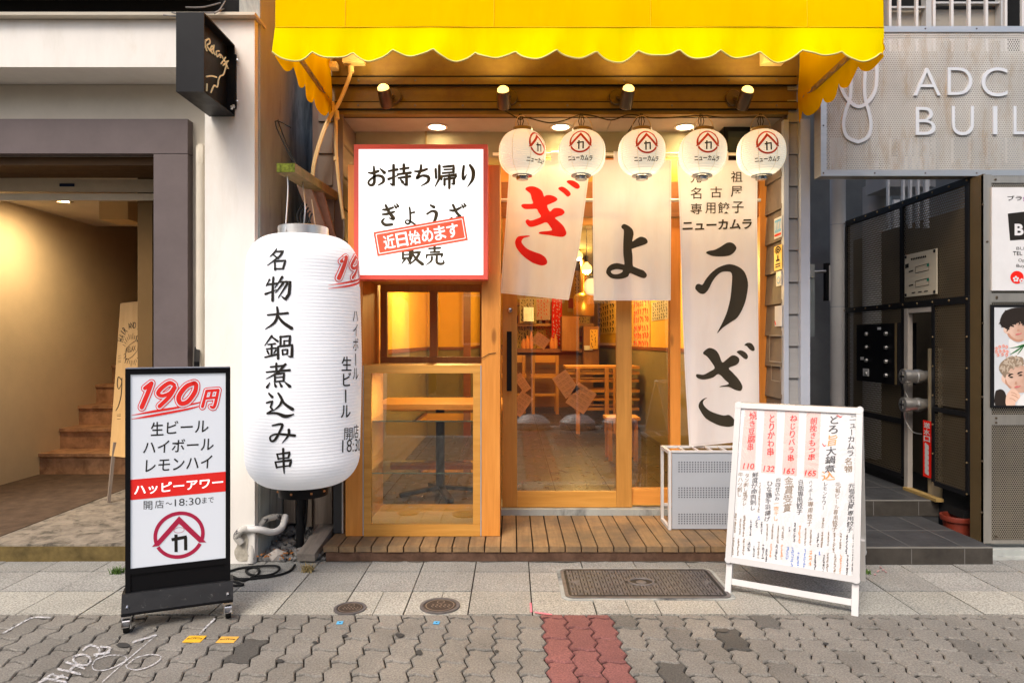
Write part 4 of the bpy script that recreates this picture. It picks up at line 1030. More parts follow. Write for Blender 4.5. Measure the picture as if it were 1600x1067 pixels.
for pts in ([(220,180),(245,158),(300,152),(355,168),(405,205),(428,265),(450,252),(500,250),(550,268),(576,295),(555,320),(500,345),(462,368),(492,432),(530,400),(580,392),(630,405),(656,440),(630,472),(580,488),(550,505),(590,540),(640,590),(668,640),(675,680),(650,708),(610,714),(550,706),(470,692),(380,680),(372,664),(400,655),(470,648),(515,638),(500,605),(455,553),(400,570),(330,595),(275,603),(240,580),(222,545),(230,525),(250,520),(280,532),(340,515),(392,488),(365,440),(345,405),(290,405),(220,405),(185,385),(174,362),(200,348),(260,348),(305,340),(290,290),(275,235),(240,205)],
            [(270,708),(240,716),(200,728),(178,760),(190,795),(240,845),(320,880),(390,905),(440,940),(463,985),(455,1015),(420,1030),(380,1028),(300,1000),(200,930),(130,850),(106,790),(112,745),(140,710),(200,700),(255,698)],
            [(586,172),(625,156),(670,175),(710,210),(724,240),(700,266),(680,262),(640,225),(600,195)], [(678,100),(705,85),(760,92),(810,125),(825,160),(805,180),(770,172),(710,130)]):
    outline(m, pts, N1, .002, step=3, conv=c1)
m.build('lettering', M['red'], n1)
c2 = lambda x, y: (930+x/q, 330+y/q); m = MB()
outline(m, [(290,172),(305,150),(330,145),(380,170),(415,205),(427,250),(420,290),(413,338),(450,312),(505,285),(560,300),(583,335),(575,358),(540,375),(480,395),(415,418),(407,430),(415,500),(418,600),(440,622),(490,642),(540,662),(572,700),(570,728),(545,746),(500,735),(440,710),(385,690),(365,725),(310,748),(240,755),(170,740),(130,700),(122,670),(140,625),(180,592),(240,578),(300,588),(325,588),(315,500),(312,400),(315,300),(318,215),(300,195)], N2, .002,
        holes=[[(175,668),(195,655),(240,645),(290,652),(308,662),(290,685),(250,700),(205,700),(180,685)]], step=4, conv=c2)
m.build('lettering', M['ink_warm'], n2)
q3 = 5.336; c3 = lambda x, y: (1060+x/q3, 340+y/q3); c4 = lambda x, y: (1060+x/q3, 500+y/q3); m = MB()
outline(m, [(230,292),(255,278),(300,270),(350,245),(400,213),(435,208),(465,222),(484,255),(460,295),(420,318),(360,325),(290,322),(250,308)], N3, .002, step=4, conv=c3)
outline(m, [(140,590),(148,562),(170,552),(200,560),(225,520),(270,465),(330,418),(400,392),(450,392),(510,415),(555,460),(580,540),(575,620),(555,710),(520,790),(485,840),(440,870),(370,918),(322,965),(360,890),(400,800),(430,690),(442,590),(448,500),(440,460),(410,450),(360,455),(315,490),(280,540),(250,600),(215,635),(180,632),(155,612)], N3, .002, step=4, conv=c3)
for pts in ([(205,278),(225,250),(262,232),(310,250),(340,290),(365,352),(400,330),(440,298),(475,296),(505,318),(505,350),(480,375),(420,400),(450,435),(500,490),(530,540),(532,570),(515,590),(470,580),(425,558),(385,555),(342,558),(360,548),(420,532),(390,500),(335,450),(290,478),(220,495),(170,488),(148,470),(150,452),(175,452),(210,455),(260,430),(302,400),(275,350),(240,305)],
            [(240,647),(215,665),(205,690),(220,720),(260,755),(320,780),(380,795),(420,790),(455,815),(475,848),(465,875),(430,888),(380,886),(320,870),(230,820),(180,750),(168,715),(180,680),(210,655)],
            [(486,265),(520,252),(560,270),(580,300),(572,324),(550,322),(515,292)], [(550,208),(575,190),(610,195),(632,225),(635,250),(620,258),(595,245),(570,218)]):
    outline(m, pts, N3, .002, step=4, conv=c4)
for s, x0, y0, x1, y1 in (('元', 1079, 269, 1096, 286), ('祖', 1142, 268, 1160, 285), ('名', 1079, 293, 1096, 311), ('古', 1110, 292, 1128, 309), ('屋', 1142, 291, 1160, 308), ('専', 1079, 318, 1097, 335), ('用', 1102, 317, 1118, 334), ('餃', 1122, 316, 1140, 334), ('子', 1144, 315, 1162, 333)):
    text(m, s, x0, y0, x1, y1, N3, .0035, .006, step=6)
text(m, 'ニューカムラ', 1066.5, 345, 1175, 361, N3, .0035, .03, skew=-.03, step=6)
m.build('lettering', M['ink_warm'], n3)

# black wall heater behind the lanterns
wb = thing('wall_box', 'black rounded box with a glassy front on the wall behind the last two round lanterns', 'wall box', tuple(W(1160, 252, 4.78)))
m = MB(); m.box(wx(1131, 4.7), wx(1190, 4.7), 4.70, 4.79, wz(250, 4.7), wz(193, 4.7)); m.build('case', M['black_gloss'], wb, bevel=.025, seg=3)
m = MB(); m.box(wx(1137, 4.7), wx(1186, 4.7), 4.692, 4.6985, wz(243, 4.7), wz(206, 4.7)); m.build('window', flatc('smoked_glass', (.03, .04, .035), .08), wb, bevel=.003)

# ================================================================== BIG LANTERN, BRACKET, POST
LX_, LY_ = wx(474, 3.85), 3.85
bl = thing('large_lantern', 'tall white cylinder lantern with black brush writing down its side, left of the shop', 'lantern', (LX_, LY_, .42))
zt, zb2 = 1.888, .500; H = zt-zb2; RL = .312
def rl_(z):
    t = (z-zb2)/H; e = min(t, 1-t)*H
    r = RL if e > .16 else RL*(.55+.45*math.sqrt(max(0, 1-(1-e/.16)**2)))
    if t > .8: r -= .004
    return r-.018*max(0, (t-.5))**1.0+.010*math.sin(math.pi*t)-.012*max(0, .5-t)
LM = NT('big_lantern_paper'); LM.base((.80, .80, .82)); LM.rough(.55)
LM.b.inputs['Emission Color'].default_value = (.86, .92, 1, 1); LM.b.inputs['Emission Strength'].default_value = .13; LM.bump(LM.noise(5, 4), .25, .012); M['big_paper'] = LM.m
m = MB(); n = 78*6; prof = []
for i in range(n+1):
    z = zb2+H*i/n; prof.append((rl_(z)+.0009*(abs(math.sin(math.pi*i/6))-.5), z))
m.lathe(prof, (LX_, LY_, 0), 72); m.build('paper_body', M['big_paper'], bl, smooth=True)
m = MB(); r = .118*1.0; c = (LX_, LY_, 0)
m.lathe([(.13, 1.870), (.137, 1.872), (.137, 1.940), (.134, 1.943), (.128, 1.940), (.128, 1.875)], c, 40); m.build('top_ring', M['steel'], bl, smooth=True)
m = MB(); m.lathe([(.12, .435), (.135, .438), (.14, .495), (.136, .512)], c, 40); m.build('bottom_ring', M['black_gloss'], bl, smooth=True)
m = MB()
for a in (-150, -100, -55, -20, 30, 90, 160): m.lathe([(.0001, .145), (.006, .143), (.006, .138)], (LX_, LY_, .43), 8, 'x') if False else m.obox((LX_+.139*math.cos(R(a)), LY_+.139*math.sin(R(a)), .468), (.005, 0, 0), (0, .005, 0), (0, 0, .005))
m.build('rivet', flatc('copper', (.7, .3, .12), .3, .7), bl, bevel=.002)
m = MB(); m.tube(smooth_pts([tuple(W(449, 272, 3.80)), tuple(W(450, 300, 3.8)), (LX_-.06, LY_-.115, 1.94), (LX_-.058, LY_-.13, 1.90)], False, 4), .004, 6)
m.tube(smooth_pts([tuple(W(473, 284, 3.95)), (LX_+.01, LY_, 2.05), (LX_, LY_, 1.92)], False, 4), .004, 6); m.tube([W(487, 312, 4.0), (LX_+.05, LY_+.06, 1.96)], .003, 6)
m.build('hanging_wire', M['steel'], bl, smooth=True)
m = MB()
for k in range(5):
    m.tube(smooth_pts([(LX_+.0+.01*k, LY_+.03, 2.10-.02*k), (LX_-.04+.02*k, LY_+.02, 2.02), (LX_-.02+.012*k, LY_, 1.96), (LX_+.02, LY_, 1.93)], False, 5), .005, 6)
m.build('bundled_cable', M['rubber'], bl, smooth=True)
A0 = math.atan2(-LX_, LY_)         # direction of the viewer from the lantern axis
def lanS(u, py, off):              # u: arc in pixel-like units (89 px = one radius), py: photo row at the near face
    a = u/89.0; z = CZ-(py-533.5)*(LY_-.28)/FP if False else None
    dist = LY_-RL*math.cos(a); z = CZ-(py-533.5)*dist/FP
    r = rl_(max(zb2, min(zt, z)))+.0025+off; ang = math.atan2(-LY_, -LX_)+a
    return Vector((LX_+r*math.cos(ang), LY_+r*math.sin(ang), z))
def arc(px):                       # photo column -> arc units
    return 89*math.asin(max(-1, min(1, (px-474.5)/88.0)))
m = MB(); LS = lambda px, py, off: lanS(arc(px), py, off)
qa = 5.612; ca = lambda x, y: (400+x/qa, 370+y/qa); qb = 5.335; cbb = lambda x, y: (400+x/qb, 550+y/qb)
for chh, x, y, w, h, cv_ in (('名', 120, 106, 185, 200, ca), ('物', 116, 352, 218, 216, ca), ('大', 120, 612, 212, 206, ca), ('鍋', 116, 860, 224, 210, ca), ('煮', 122, 88, 198, 214, cbb), ('込', 120, 326, 222, 222, cbb), ('み', 136, 582, 216, 190, cbb), ('串', 164, 800, 172, 214, cbb)):
    brush(m, chh, *cv_(x, y), w/qa, h/qa, LS, .001, 1.2)
LA = lanS
vtext(m, 'ハイボール', 91, 482, 23, LA, .001, .0, step=3, wide=.85, dx=-.3)
vtext(m, '生ビール', 66.5, 558, 25, LA, .001, .012, step=3, wide=.9, dx=-.3)
text(m, '開', arc(533), 671, arc(546), 690, LA, .001, .0, step=3); text(m, '店', 86, 666, 106, 688, LA, .001, .0, step=3); text(m, '18:30', arc(530), 690, arc(530)+58, 710, LA, .001, -.005, step=3, skew=-.03)
m.build('lettering', M['ink'], bl)
def price(fn, off, scale_w=1.0, chars='190円'):
    red1, wht, red2 = MB(), MB(), MB(); st = []
    st += [[(152, 188, 42), (226, 132, 46)], [(226, 134, 46), (185, 240, 50), (118, 398, 50)]]
    st += [[(478, 150, 40), (425, 128, 44), (340, 185, 46), (298, 245, 44), (345, 272, 40), (430, 240, 38), (480, 178, 42)], [(486, 180, 42), (425, 280, 44), (315, 388, 44)]]
    st += [[(700, 130, 46), (610, 170, 50), (530, 280, 52), (550, 355, 52), (630, 335, 50), (705, 235, 50), (722, 150, 46), (700, 130, 46)]]
    thin = [[(838, 222, 30), (792, 392, 34)], [(838, 218, 30), (968, 208, 32)], [(968, 208, 32), (925, 388, 34), (885, 392, 26)], [(900, 216, 26), (880, 292, 26)], [(822, 302, 26), (950, 288, 26)]]
    for mb_, dw, o in ((red1, 46, 0), (wht, 26, .0008), (red2, 0, .0016)):
        for s_ in st+thin:
            ribbon(mb_, [(x, y, (w+dw)*scale_w) for x, y, w in s_], fn, off+o)
    for l in ([(5, 488, 3), (250, 445, 26), (520, 400, 22), (760, 345, 14), (840, 330, 5)], [(5, 530, 4), (250, 490, 26), (600, 425, 22), (760, 385, 12)]): ribbon(red1, l, fn, off+.0002)
    return red1, wht, red2
pl = lambda x, y, off: lanS(arc(515)+(x-40)*.165, 382+y*.128, off)
r1, w1, r2 = price(pl, .001)
r1.build('price_outline', flatc('lantern_red_ink', (.80, .07, .05), .6), bl); w1.build('price_halo', M['big_paper'], bl); r2.build('price_lettering', bpy.data.materials['lantern_red_ink'], bl)

M['brace_wood'] = wood('reddish_plank', (.30, .18, .12), (.52, .36, .25), 'z', .8, 1, True)
wbk = thing('lantern_bracket', 'mossy timber bracket of old planks that carries the tall lantern', 'bracket', (-1.3, 4.5, 0))
a, b = W(447, 263, 3.72), W(520, 293, 4.5); m = MB(); a.z = b.z = 2.245; m.bar(a, b, .10, .05); m.build('beam', M['bracket'], wbk, bevel=.005)
m = MB(); e = a.copy(); e.y -= .003; m.obox(e, (.049, 0, 0), (0, .004, 0), (0, 0, .024)); m.build('moss', mat('moss', (.13, .15, .02), .95, var=.7, scale=60, bump=.6), wbk, bevel=.004)
m = MB(); m.bar(W(474, 287, 4.12), W(506, 372, 4.36), .075, .03, (0, 1, 0)); m.build('brace', M['brace_wood'], wbk, bevel=.003); m = MB(); m.bar(W(492, 288, 4.2), W(516, 372, 4.4), .075, .03, (0, 1, 0)); m.build('brace', M['brace_wood'], wbk, bevel=.003)
m = MB(); m.box(wx(513, 4.46), wx(524, 4.46), 4.42, 4.46, .05, 2.22); m.box(wx(494, 4.4), wx(520, 4.4), 4.38, 4.41, .13, .95); m.box(wx(444, 4.45), wx(462, 4.45), 4.44, 4.47, .12, 1.9); m.box(wx(481, 4.46), wx(489, 4.46), 4.43, 4.46, .1, 1.8)
m.build('post', M['plank'], wbk, bevel=.004)
m = MB(); m.tube(smooth_pts([tuple(W(*q_)) for q_ in ((455, 200, 4.0), (430, 190, 3.98), (447, 232, 3.9), (461, 256, 3.85))], False, 4), .004, 5); m.tube(smooth_pts([tuple(W(*q_)) for q_ in ((419, 105, 4.6), (432, 180, 4.4), (450, 230, 4.1), (463, 256, 3.85))], False, 4), .004, 5); m.build('stay_wire', M['rubber'], wbk, smooth=True)
bp = thing('black_post', 'black round post standing in the gravel under the tall lantern', 'post', (wx(469, 4.2), 4.2, 0))
m = MB(); m.cyl((wx(469, 4.2), 4.2, -.03), (wx(469, 4.2), 4.2, .42), .024); m.cyl((wx(469, 4.2), 4.2, .40), (LX_, LY_+.05, .455), .018, n=8); m.build('tube', M['black'], bp, smooth=True)
m = MB(); m.tube(smooth_pts([tuple(W(480, 778, 4.1)), tuple(W(478, 815, 4.2)), tuple(W(472, 845, 4.22))], False, 5), .006, 6); m.build('cable', M['rubber'], bp, smooth=True)
lp = MB(); a, b = W(478, 876, 4.0), W(516, 828, 4.45); a.z, b.z = .035, .115; lp.bar(a, b, .105, .045); 
tag(lp.build('loose_plank', M['plank_y'], None, bevel=.004), 'grey weathered plank lying with one end on the deck, below the tall lantern', 'plank')

# ================================================================== LIT PRICE SIGN ON CASTERS
A_ = Vector((wx(195.5, 3.08), 3.08, 0)); B_ = Vector((wx(360, 3.25), 3.25, 0)); U = (B_-A_); WD = U.length; U.normalize(); V = Vector((-U.y, U.x, 0))
ls = thing('price_sign', 'tall black framed light box price sign on casters, in front of the white pillar', 'sign', tuple((A_+B_)/2), math.atan2(U.y, U.x))
def lp_(u, v, z): return A_+U*u+V*v+Vector((0, 0, z))
def lbox(m, u0, u1, v0, v1, z0, z1): m.obox(lp_((u0+u1)/2, (v0+v1)/2, (z0+z1)/2), U*abs(u1-u0)/2, V*abs(v1-v0)/2, (0, 0, abs(z1-z0)/2))
m = MB(); e = .021
lbox(m, 0, e, 0, .07, .13, 1.176); lbox(m, WD-e, WD, 0, .07, .13, 1.176); lbox(m, e, WD-e, 0, .07, 1.150, 1.176); lbox(m, e, WD-e, 0, .07, .245, .272); lbox(m, e, WD-e, .001, .07, .13, .15)
m.build('frame', M['black_gloss'], ls, bevel=.002)
m = MB(); lbox(m, e, WD-e, .006, .064, .15, .245); m.build('lower_panel', M['black_gloss'], ls)
m = MB(); lbox(m, e, WD-e, .006, .064, .272, 1.15); m.build('panel', M['led_cool'], ls)
m = MB(); lbox(m, .002, WD-.002, -.003, .073, 1.1765, 1.180); m.build('top_cap', mat('blue_grey_top', (.3, .33, .40), .4, .5), ls)  # top edge in a paler blue-grey than the frame
m = MB()
m.prism([lp_(-.012, -.035, .085), lp_(-.012, -.012, .165), lp_(-.012, .085, .165), lp_(-.012, .11, .085)], U*(WD+.024))
m.build('base', mat('worn_black', (.010, .010, .011), .5, var=.3, scale=12, grime=(.12, .115, .105), gscale=30, gamt=(.60, .72)), ls, bevel=.003)
m = MB(); lbox(m, -.012, WD+.012, -.042, .115, .076, .0835); m.build('base_edge', M['black_gloss'], ls, bevel=.002)
m = MB()
for u in (.012, WD-.012): m.cyl(lp_(u, -.033, .105), lp_(u, -.021, .112), .008, n=10)
m.build('bolt', M['chrome'], ls, smooth=True)
for u, v in ((.01, -.03), (WD-.01, -.03), (.01, .10), (WD-.01, .10)):
    m = MB(); m.cyl(lp_(u-.012, v, .03), lp_(u+.012, v, .03), .03, n=20); w_ = m.build('caster', M['rubber'], ls, smooth=True)
    m = MB(); lbox(m, u-.019, u-.014, v-.018, v+.018, .02, .07); lbox(m, u+.014, u+.019, v-.018, v+.018, .02, .07); lbox(m, u-.02, u+.02, v-.02, v+.02, .068, .076)
    m.bar(lp_(u, v-.02, .06), lp_(u, v-.065, .045), .03, .004); m.build('caster_fork', M['chrome'], w_, bevel=.001)
LP = Plane(lp_(.1, .006, .5), -V); ql = 7.1133
pf_ = lambda x, y, off: LP(205+x/ql, 580+y/ql, off)
r1, w1, r2 = price(pf_, .0012)
lit_red = glow('lit_red', (.9, .02, .01), .10, (.66, .010, .006), .7)
r1.build('price_outline', lit_red, ls); w1.build('price_halo', M['led_cool'], ls); r2.build('price_lettering', lit_red, ls)
m = MB()
text(m, '生', 235.5, 659.5, 255.5, 681, LP, .0012, .012, skew=-.05)
for s, x0, y0, x1, y1, sk in (('ビール', 260, 658, 325.5, 678, -.05), ('ハイボール', 223, 689, 333.5, 709, -.055), ('レモンハイ', 227, 717.5, 331, 737.5, -.065)): text(m, s, x0, y0, x1, y1, LP, .0012, .008, skew=sk, ital=.06)
text(m, '開', 224.5, 782.5, 238, 795.5, LP, .0012, .0); text(m, '店', 242, 781, 256, 793.5, LP, .0012, 0); text(m, '～', 259, 784.5, 269, 788, LP, .0012, 0); text(m, '18:30', 273, 779.5, 313.5, 790.5, LP, .0012, -.004, skew=-.075); text(m, 'まで', 316, 777, 334, 786, LP, .0012, 0, skew=-.08)
dk_ = m; rd = MB(); bw = MB()
logo(rd, dk_, LP, 279.8, 835.5, 40.5, 37, skew=-.085, off=.0012, bowl=bw)
dk_.build('lettering', M['ink'], ls); rd.build('emblem', M['crimson'], ls); bw.build('emblem_bowl', M['crimson'], ls)
m = MB(); outline(m, [(203.2, 749.2), (353.2, 736.3), (353.2, 767.2), (203.2, 781)], LP, .0012, sm=False); bd = m.build('red_band', lit_red, ls)
m = MB(); text(m, 'ハッピーアワー', 209.5, 757.5, 348.5, 773.5, LP, .002, .02, skew=-.093); m.build('band_lettering', M['white_lit'], ls)

# ================================================================== MENU BOARD (A-FRAME)
FL = Vector((wx(1132, 3.54), 3.54, 0)); FR = Vector((wx(1341, 3.225), 3.225, 0)); MU = FR-FL; MW = MU.length; MU.normalize(); MV = Vector((-MU.y, MU.x, 0))
TA = R(16.5)
mn = thing('menu_board', 'white framed A-frame menu board covered in handwritten menu, standing on the flagstones', 'menu board', tuple((FL+FR)/2), math.atan2(MU.y, MU.x))
UP = MV*math.sin(TA)+Vector((0, 0, 1))*math.cos(TA); NF = -MV*math.cos(TA)+Vector((0, 0, 1))*math.sin(TA)
def mp(u, t, n=0): return FL+MU*u+UP*t+NF*n
ML = 1.0; TB = .152
def mbar(m, u0, u1, t0, t1, n0, n1, up=UP, nf=NF, o=None):
    o = FL if o is None else o
    m.obox(o+MU*(u0+u1)/2+up*(t0+t1)/2+nf*(n0+n1)/2, MU*abs(u1-u0)/2, up*abs(t1-t0)/2, nf*abs(n1-n0)/2)
BO = FL+MV*.58; UB = -MV*math.sin(TA)+Vector((0, 0, 1))*math.cos(TA); NB = MV*math.cos(TA)+Vector((0, 0, 1))*math.sin(TA)
for up, nf, o in ((UP, NF, FL), (UB, NB, BO)):
    for u0, u1 in ((.0, .030), (MW-.030, MW)): m = MB(); mbar(m, u0, u1, 0, TB+.1, -.024, -.002, up, nf, o); m.build('leg', M['white_paint'], mn, bevel=.003)
    m = MB(); mbar(m, .031, MW-.031, .045, .075, -.022, -.004, up, nf, o); m.build('crossbar', M['white_paint'], mn, bevel=.003)
    m = MB(); fw = .030
    mbar(m, .012, MW-.012, TB, TB+fw, -.001, .016, up, nf, o); mbar(m, .012, MW-.012, ML-fw, ML, -.001, .016, up, nf, o); mbar(m, -.004, fw-.004, TB+.012, ML-.012, -.001, .0155, up, nf, o); mbar(m, MW-fw+.004, MW+.004, TB+.012, ML-.012, -.001, .0155, up, nf, o)
    m.build('frame', M['alu'], mn, bevel=.005, seg=2)
    for u in (.012, MW-.012):
        for tt in (TB+.014, ML-.014):
            m = MB(); c = o+MU*u+up*tt; rr_ = [c+MU*.018*math.cos(a)+up*.018*math.sin(a) for a in [2*math.pi*k/20 for k in range(20)]]
            m.prism([p-nf*.002 for p in rr_], nf*.0195); m.build('corner', M['alu'], mn, bevel=.002)
m = MB(); mbar(m, .02, MW-.02, TB+.02, ML-.02, -.003, .003); m.build('sheet', M['paper'], mn)
m = MB(); mbar(m, .02, MW-.02, TB+.02, ML-.02, -.003, .003, UB, NB, BO); m.build('back_sheet', M['grey_paint'], mn)
m = MB(); m.cyl(mp(.02, ML, -.012), mp(MW-.02, ML, -.012), .009, n=10); m.build('hinge', M['chrome'], mn, smooth=True)
MP = Plane(mp(.3, .5, .003), NF); qm = 3.677; cm = lambda x, y: (1130+x/qm, 630+y/qm)
MF = lambda x, y, off=0: MP(*cm(x, y), off)
m = MB()
for p in ([(125, 35), (195, 30), (183, 385), (95, 385)], [(238, 40), (312, 38), (298, 403), (218, 398)], [(355, 45), (437, 40), (422, 418), (338, 410)], [(480, 50), (562, 52), (545, 432), (462, 424)]): outline(m, p, MF, .0006, sm=False)
m.build('pink_strip', M['pink'], mn)
rdm, dkm, brm, blm, orm = MB(), MB(), MB(), MB(), MB()
def col(mb_, s, x, y, x2, y2, bold=.01, wide=1.0): vtext(mb_, s, x, y, (y2-y)/len(s), MF, .0014, bold*1.15, dx=(x2-x)/len(s), wide=wide*.92, hand=1)
col(rdm, '焼き豆腐串', 168, 52, 150, 275, .02); col(rdm, 'とりかわ串', 277, 66, 264, 304, .025); col(rdm, 'ねじりバラ串', 402, 66, 380, 338, .025); col(rdm, '朝挽きもつ串', 517, 84, 503, 332, .02, 1.1)
for s, x, y in (('110', 113, 342), ('132', 230, 357), ('165', 345, 370), ('165', 468, 382)): text(rdm, s, x, y, x+62, y+34, MF, .0014, .015, skew=.05, ital=.2)
ribbon(rdm, [(655, 68, 4), (672, 78, 8), (684, 74, 3)], MF, .0014); ribbon(rdm, [(570, 232, 4), (580, 245, 6), (592, 240, 3)], MF, .0014)
col(dkm, 'ニューカムラ', 745, 66, 722, 308, .03, 1.25); col(brm, '名物', 718, 312, 712, 400, .02, 1.3)
col(dkm, 'どろ', 632, 70, 625, 180, .035, 1.2); col(orm, '旨', 622, 182, 620, 250, .02, 1.1); col(dkm, '大鍋煮', 617, 252, 602, 402, .025, 1.3); col(orm, '込', 600, 392, 598, 446, .03, 1.4)
col(dkm, '元祖名古屋専用餃子', 738, 458, 722, 742, .015, 1.3); col(brm, '元祖ビール専用餃子', 657, 455, 636, 735, .01, 1.1); col(dkm, 'レモンサワー', 585, 452, 572, 612, .01, 1.1); col(dkm, 'ハイボール', 502, 442, 498, 560, .01, 1.1); col(brm, '専用餃子', 498, 562, 494, 705, .01, 1.0)
col(dkm, '白飯専用餃子', 445, 436, 432, 642, .012, 1.1); col(brm, '金賞受賞', 374, 420, 362, 628, .01, 1.15); col(dkm, '四四仕込み', 314, 428, 304, 560, .01, 1.2); col(orm, '一夜干し', 304, 562, 298, 676, .01, 1.1)
col(dkm, 'ひな鶏手羽揚げ', 264, 444, 248, 682, .015, 1.2); col(dkm, '鮮度が命肉刺し', 182, 396, 165, 618, .012, 1.2); col(brm, 'タン刺し塩ダレ', 135, 402, 118, 590, .01, 1.1); col(brm, '牛ハツ刺し', 98, 396, 88, 540, .01, 1.1)
rs = random.Random(11)
def scrawl(mb_, x, y0, y1, w, slope=-.05):
    y = y0
    while y < y1:
        s = w*rs.uniform(.7, 1.1); cx = x+slope*(y-y0)
        for k in range(rs.choice((2, 3, 3))):
            a, b = rs.uniform(-.5, .5)*s, rs.uniform(0, .8)*s
            ribbon(mb_, [(cx+a, y+b, 2.4), (cx+rs.uniform(-.5, .5)*s, y+rs.uniform(0, .9)*s, 2.8), (cx+rs.uniform(-.5, .5)*s, y+rs.uniform(.1, .9)*s, 1.6)], MF, .0014, cap=False)
        y += s*.86
for x, y0, y1, w, mb_ in ((752, 748, 965, 12, dkm), (712, 752, 860, 12, dkm), (716, 868, 1000, 12, dkm), (676, 745, 830, 12, brm), (640, 740, 850, 13, brm), (676, 868, 970, 13, orm), (645, 866, 995, 13, brm), (606, 735, 815, 10, brm), (575, 655, 715, 16, brm), (570, 735, 830, 13, brm), (545, 745, 825, 13, dkm), (602, 855, 965, 12, brm), (580, 870, 970, 12, dkm), (552, 850, 862, 13, blm), (530, 868, 950, 12, dkm),
                        (505, 725, 810, 12, brm), (475, 715, 812, 10, brm), (503, 840, 925, 19, orm), (470, 835, 940, 13, blm), (442, 700, 800, 17, orm), (412, 685, 790, 15, dkm), (432, 850, 940, 15, blm), (400, 825, 935, 17, blm), (380, 708, 740, 15, dkm), (345, 705, 780, 13, brm), (370, 820, 895, 16, blm), (338, 812, 895, 15, orm), (318, 700, 795, 10, brm), (285, 690, 780, 12, brm),
                        (307, 808, 888, 15, dkm), (275, 805, 880, 12, orm), (255, 690, 780, 11, brm), (250, 835, 905, 12, dkm), (222, 680, 745, 12, dkm), (232, 810, 885, 15, dkm), (205, 645, 660, 16, blm), (192, 665, 715, 18, dkm), (160, 670, 755, 12, dkm), (205, 795, 885, 12, brm), (178, 820, 880, 12, dkm), (150, 795, 850, 20, dkm), (122, 640, 765, 12, brm), (120, 775, 870, 12, brm), (100, 660, 745, 11, brm), (88, 775, 870, 12, brm), (72, 630, 740, 11, brm), (60, 770, 865, 11, brm), (212, 455, 620, 12, brm)):
    scrawl(mb_, x, y0, y1, w)
for x in (183, 258, 285, 312, 335, 362, 428, 460, 510, 560, 585, 660, 680): ribbon(dkm, [(x-9, 928+(x-183)*.135, 4), (x+9, 931+(x-183)*.135, 4)], MF, .0014, cap=False)
rdm.build('red_writing', M['red'], mn); dkm.build('dark_writing', flatc('dark_marker', (.06, .055, .055), .7), mn); brm.build('brown_writing', flatc('brown_marker', (.26, .18, .11), .7), mn); blm.build('blue_writing', M['blue'], mn); orm.build('orange_writing', M['orange_ink'], mn)
# clear wrap over the sheet
t_ = NT('clear_wrap'); tr = t_.n('ShaderNodeBsdfTransparent'); g_ = t_.n('ShaderNodeBsdfGlossy'); g_.inputs['Roughness'].default_value = .12
bp_ = t_.n('ShaderNodeBump'); bp_.inputs['Strength'].default_value = .5; bp_.inputs['Distance'].default_value = .02; t_.l(t_.noise(7, 3, .6, t_.map((1, 1, .6), (.4, .3, .5)), 1.5), bp_.inputs['Height']); t_.l(bp_.outputs[0], g_.inputs['Normal'])
mx = t_.n('ShaderNodeMixShader', i0=.06, i1=tr.outputs[0], i2=g_.outputs[0]); t_.l(mx.outputs[0], t_.out.inputs[0])
m = MB(); m.poly([mp(.024, TB+.024, .0065), mp(MW-.024, TB+.024, .0065), mp(MW-.024, ML-.024, .0065), mp(.024, ML-.024, .0065)]); m.build('clear_cover', t_.m, mn)

# ================================================================== GREY RACK ON THE DECK
rk = thing('metal_rack', 'low grey perforated metal rack with white tube frame behind the menu board', 'rack', (1.35, 4.45, .09))
m = MB(); x0, x1, yf, yb = wx(1050, 4.38), wx(1050, 4.38)+.78, 4.38, 4.60; zt_, zb_ = wz(707, 4.38), .094
m.box(x0, x1, yf, yf+.012, wz(826, 4.38), zt_); m.build('panel', perf('rack_sheet', (.40, .42, .45), .4, .0, 'xz', .0, .5) if False else M['grey_paint'], rk, bevel=.004)
m = MB()
for z0 in (wz(722, 4.38), wz(762, 4.38), wz(803, 4.38)):
    for r_ in range(5):
        for c_ in range(40):
            x = x0+.045+.0175*c_; z = z0-.0165*r_*.9
            if x < x1-.04: m.poly([(x+.0052*math.cos(a), yf-.0012, z+.0052*math.sin(a)) for a in [math.pi*k/3 for k in range(6)]])
m.build('perforation', flatc('punched_hole', (.13, .135, .15), .8), rk)
m = MB(); r_ = .009
for x in (x0-.015, x1+.015):
    m.box(x-r_, x+r_, yf-.008, yf+.014, zb_, zt_+.012); m.box(x-r_, x+r_, yb-.011, yb+.011, zb_, zt_+.012); m.box(x-r_, x+r_, yf+.015, yb-.012, zb_, zb_+.02); m.box(x-r_, x+r_, yf+.015, yb-.012, zt_-.008, zt_+.012)
m.box(x0-.003, x1+.003, yf-.006, yf+.010, zt_+.001, zt_+.014); m.box(x0-.003, x1+.003, yb-.008, yb+.008, zt_-.004, zt_+.012); m.box(x0-.003, x1+.003, yb-.008, yb+.008, zb_+.1, zb_+.118)
for k in range(1, 9): m.box(x0+.09*k-.005, x0+.09*k+.005, yf+.0105, yb-.0085, zt_, zt_+.010)
m.build('tube_frame', M['white_paint'], rk, bevel=.002)

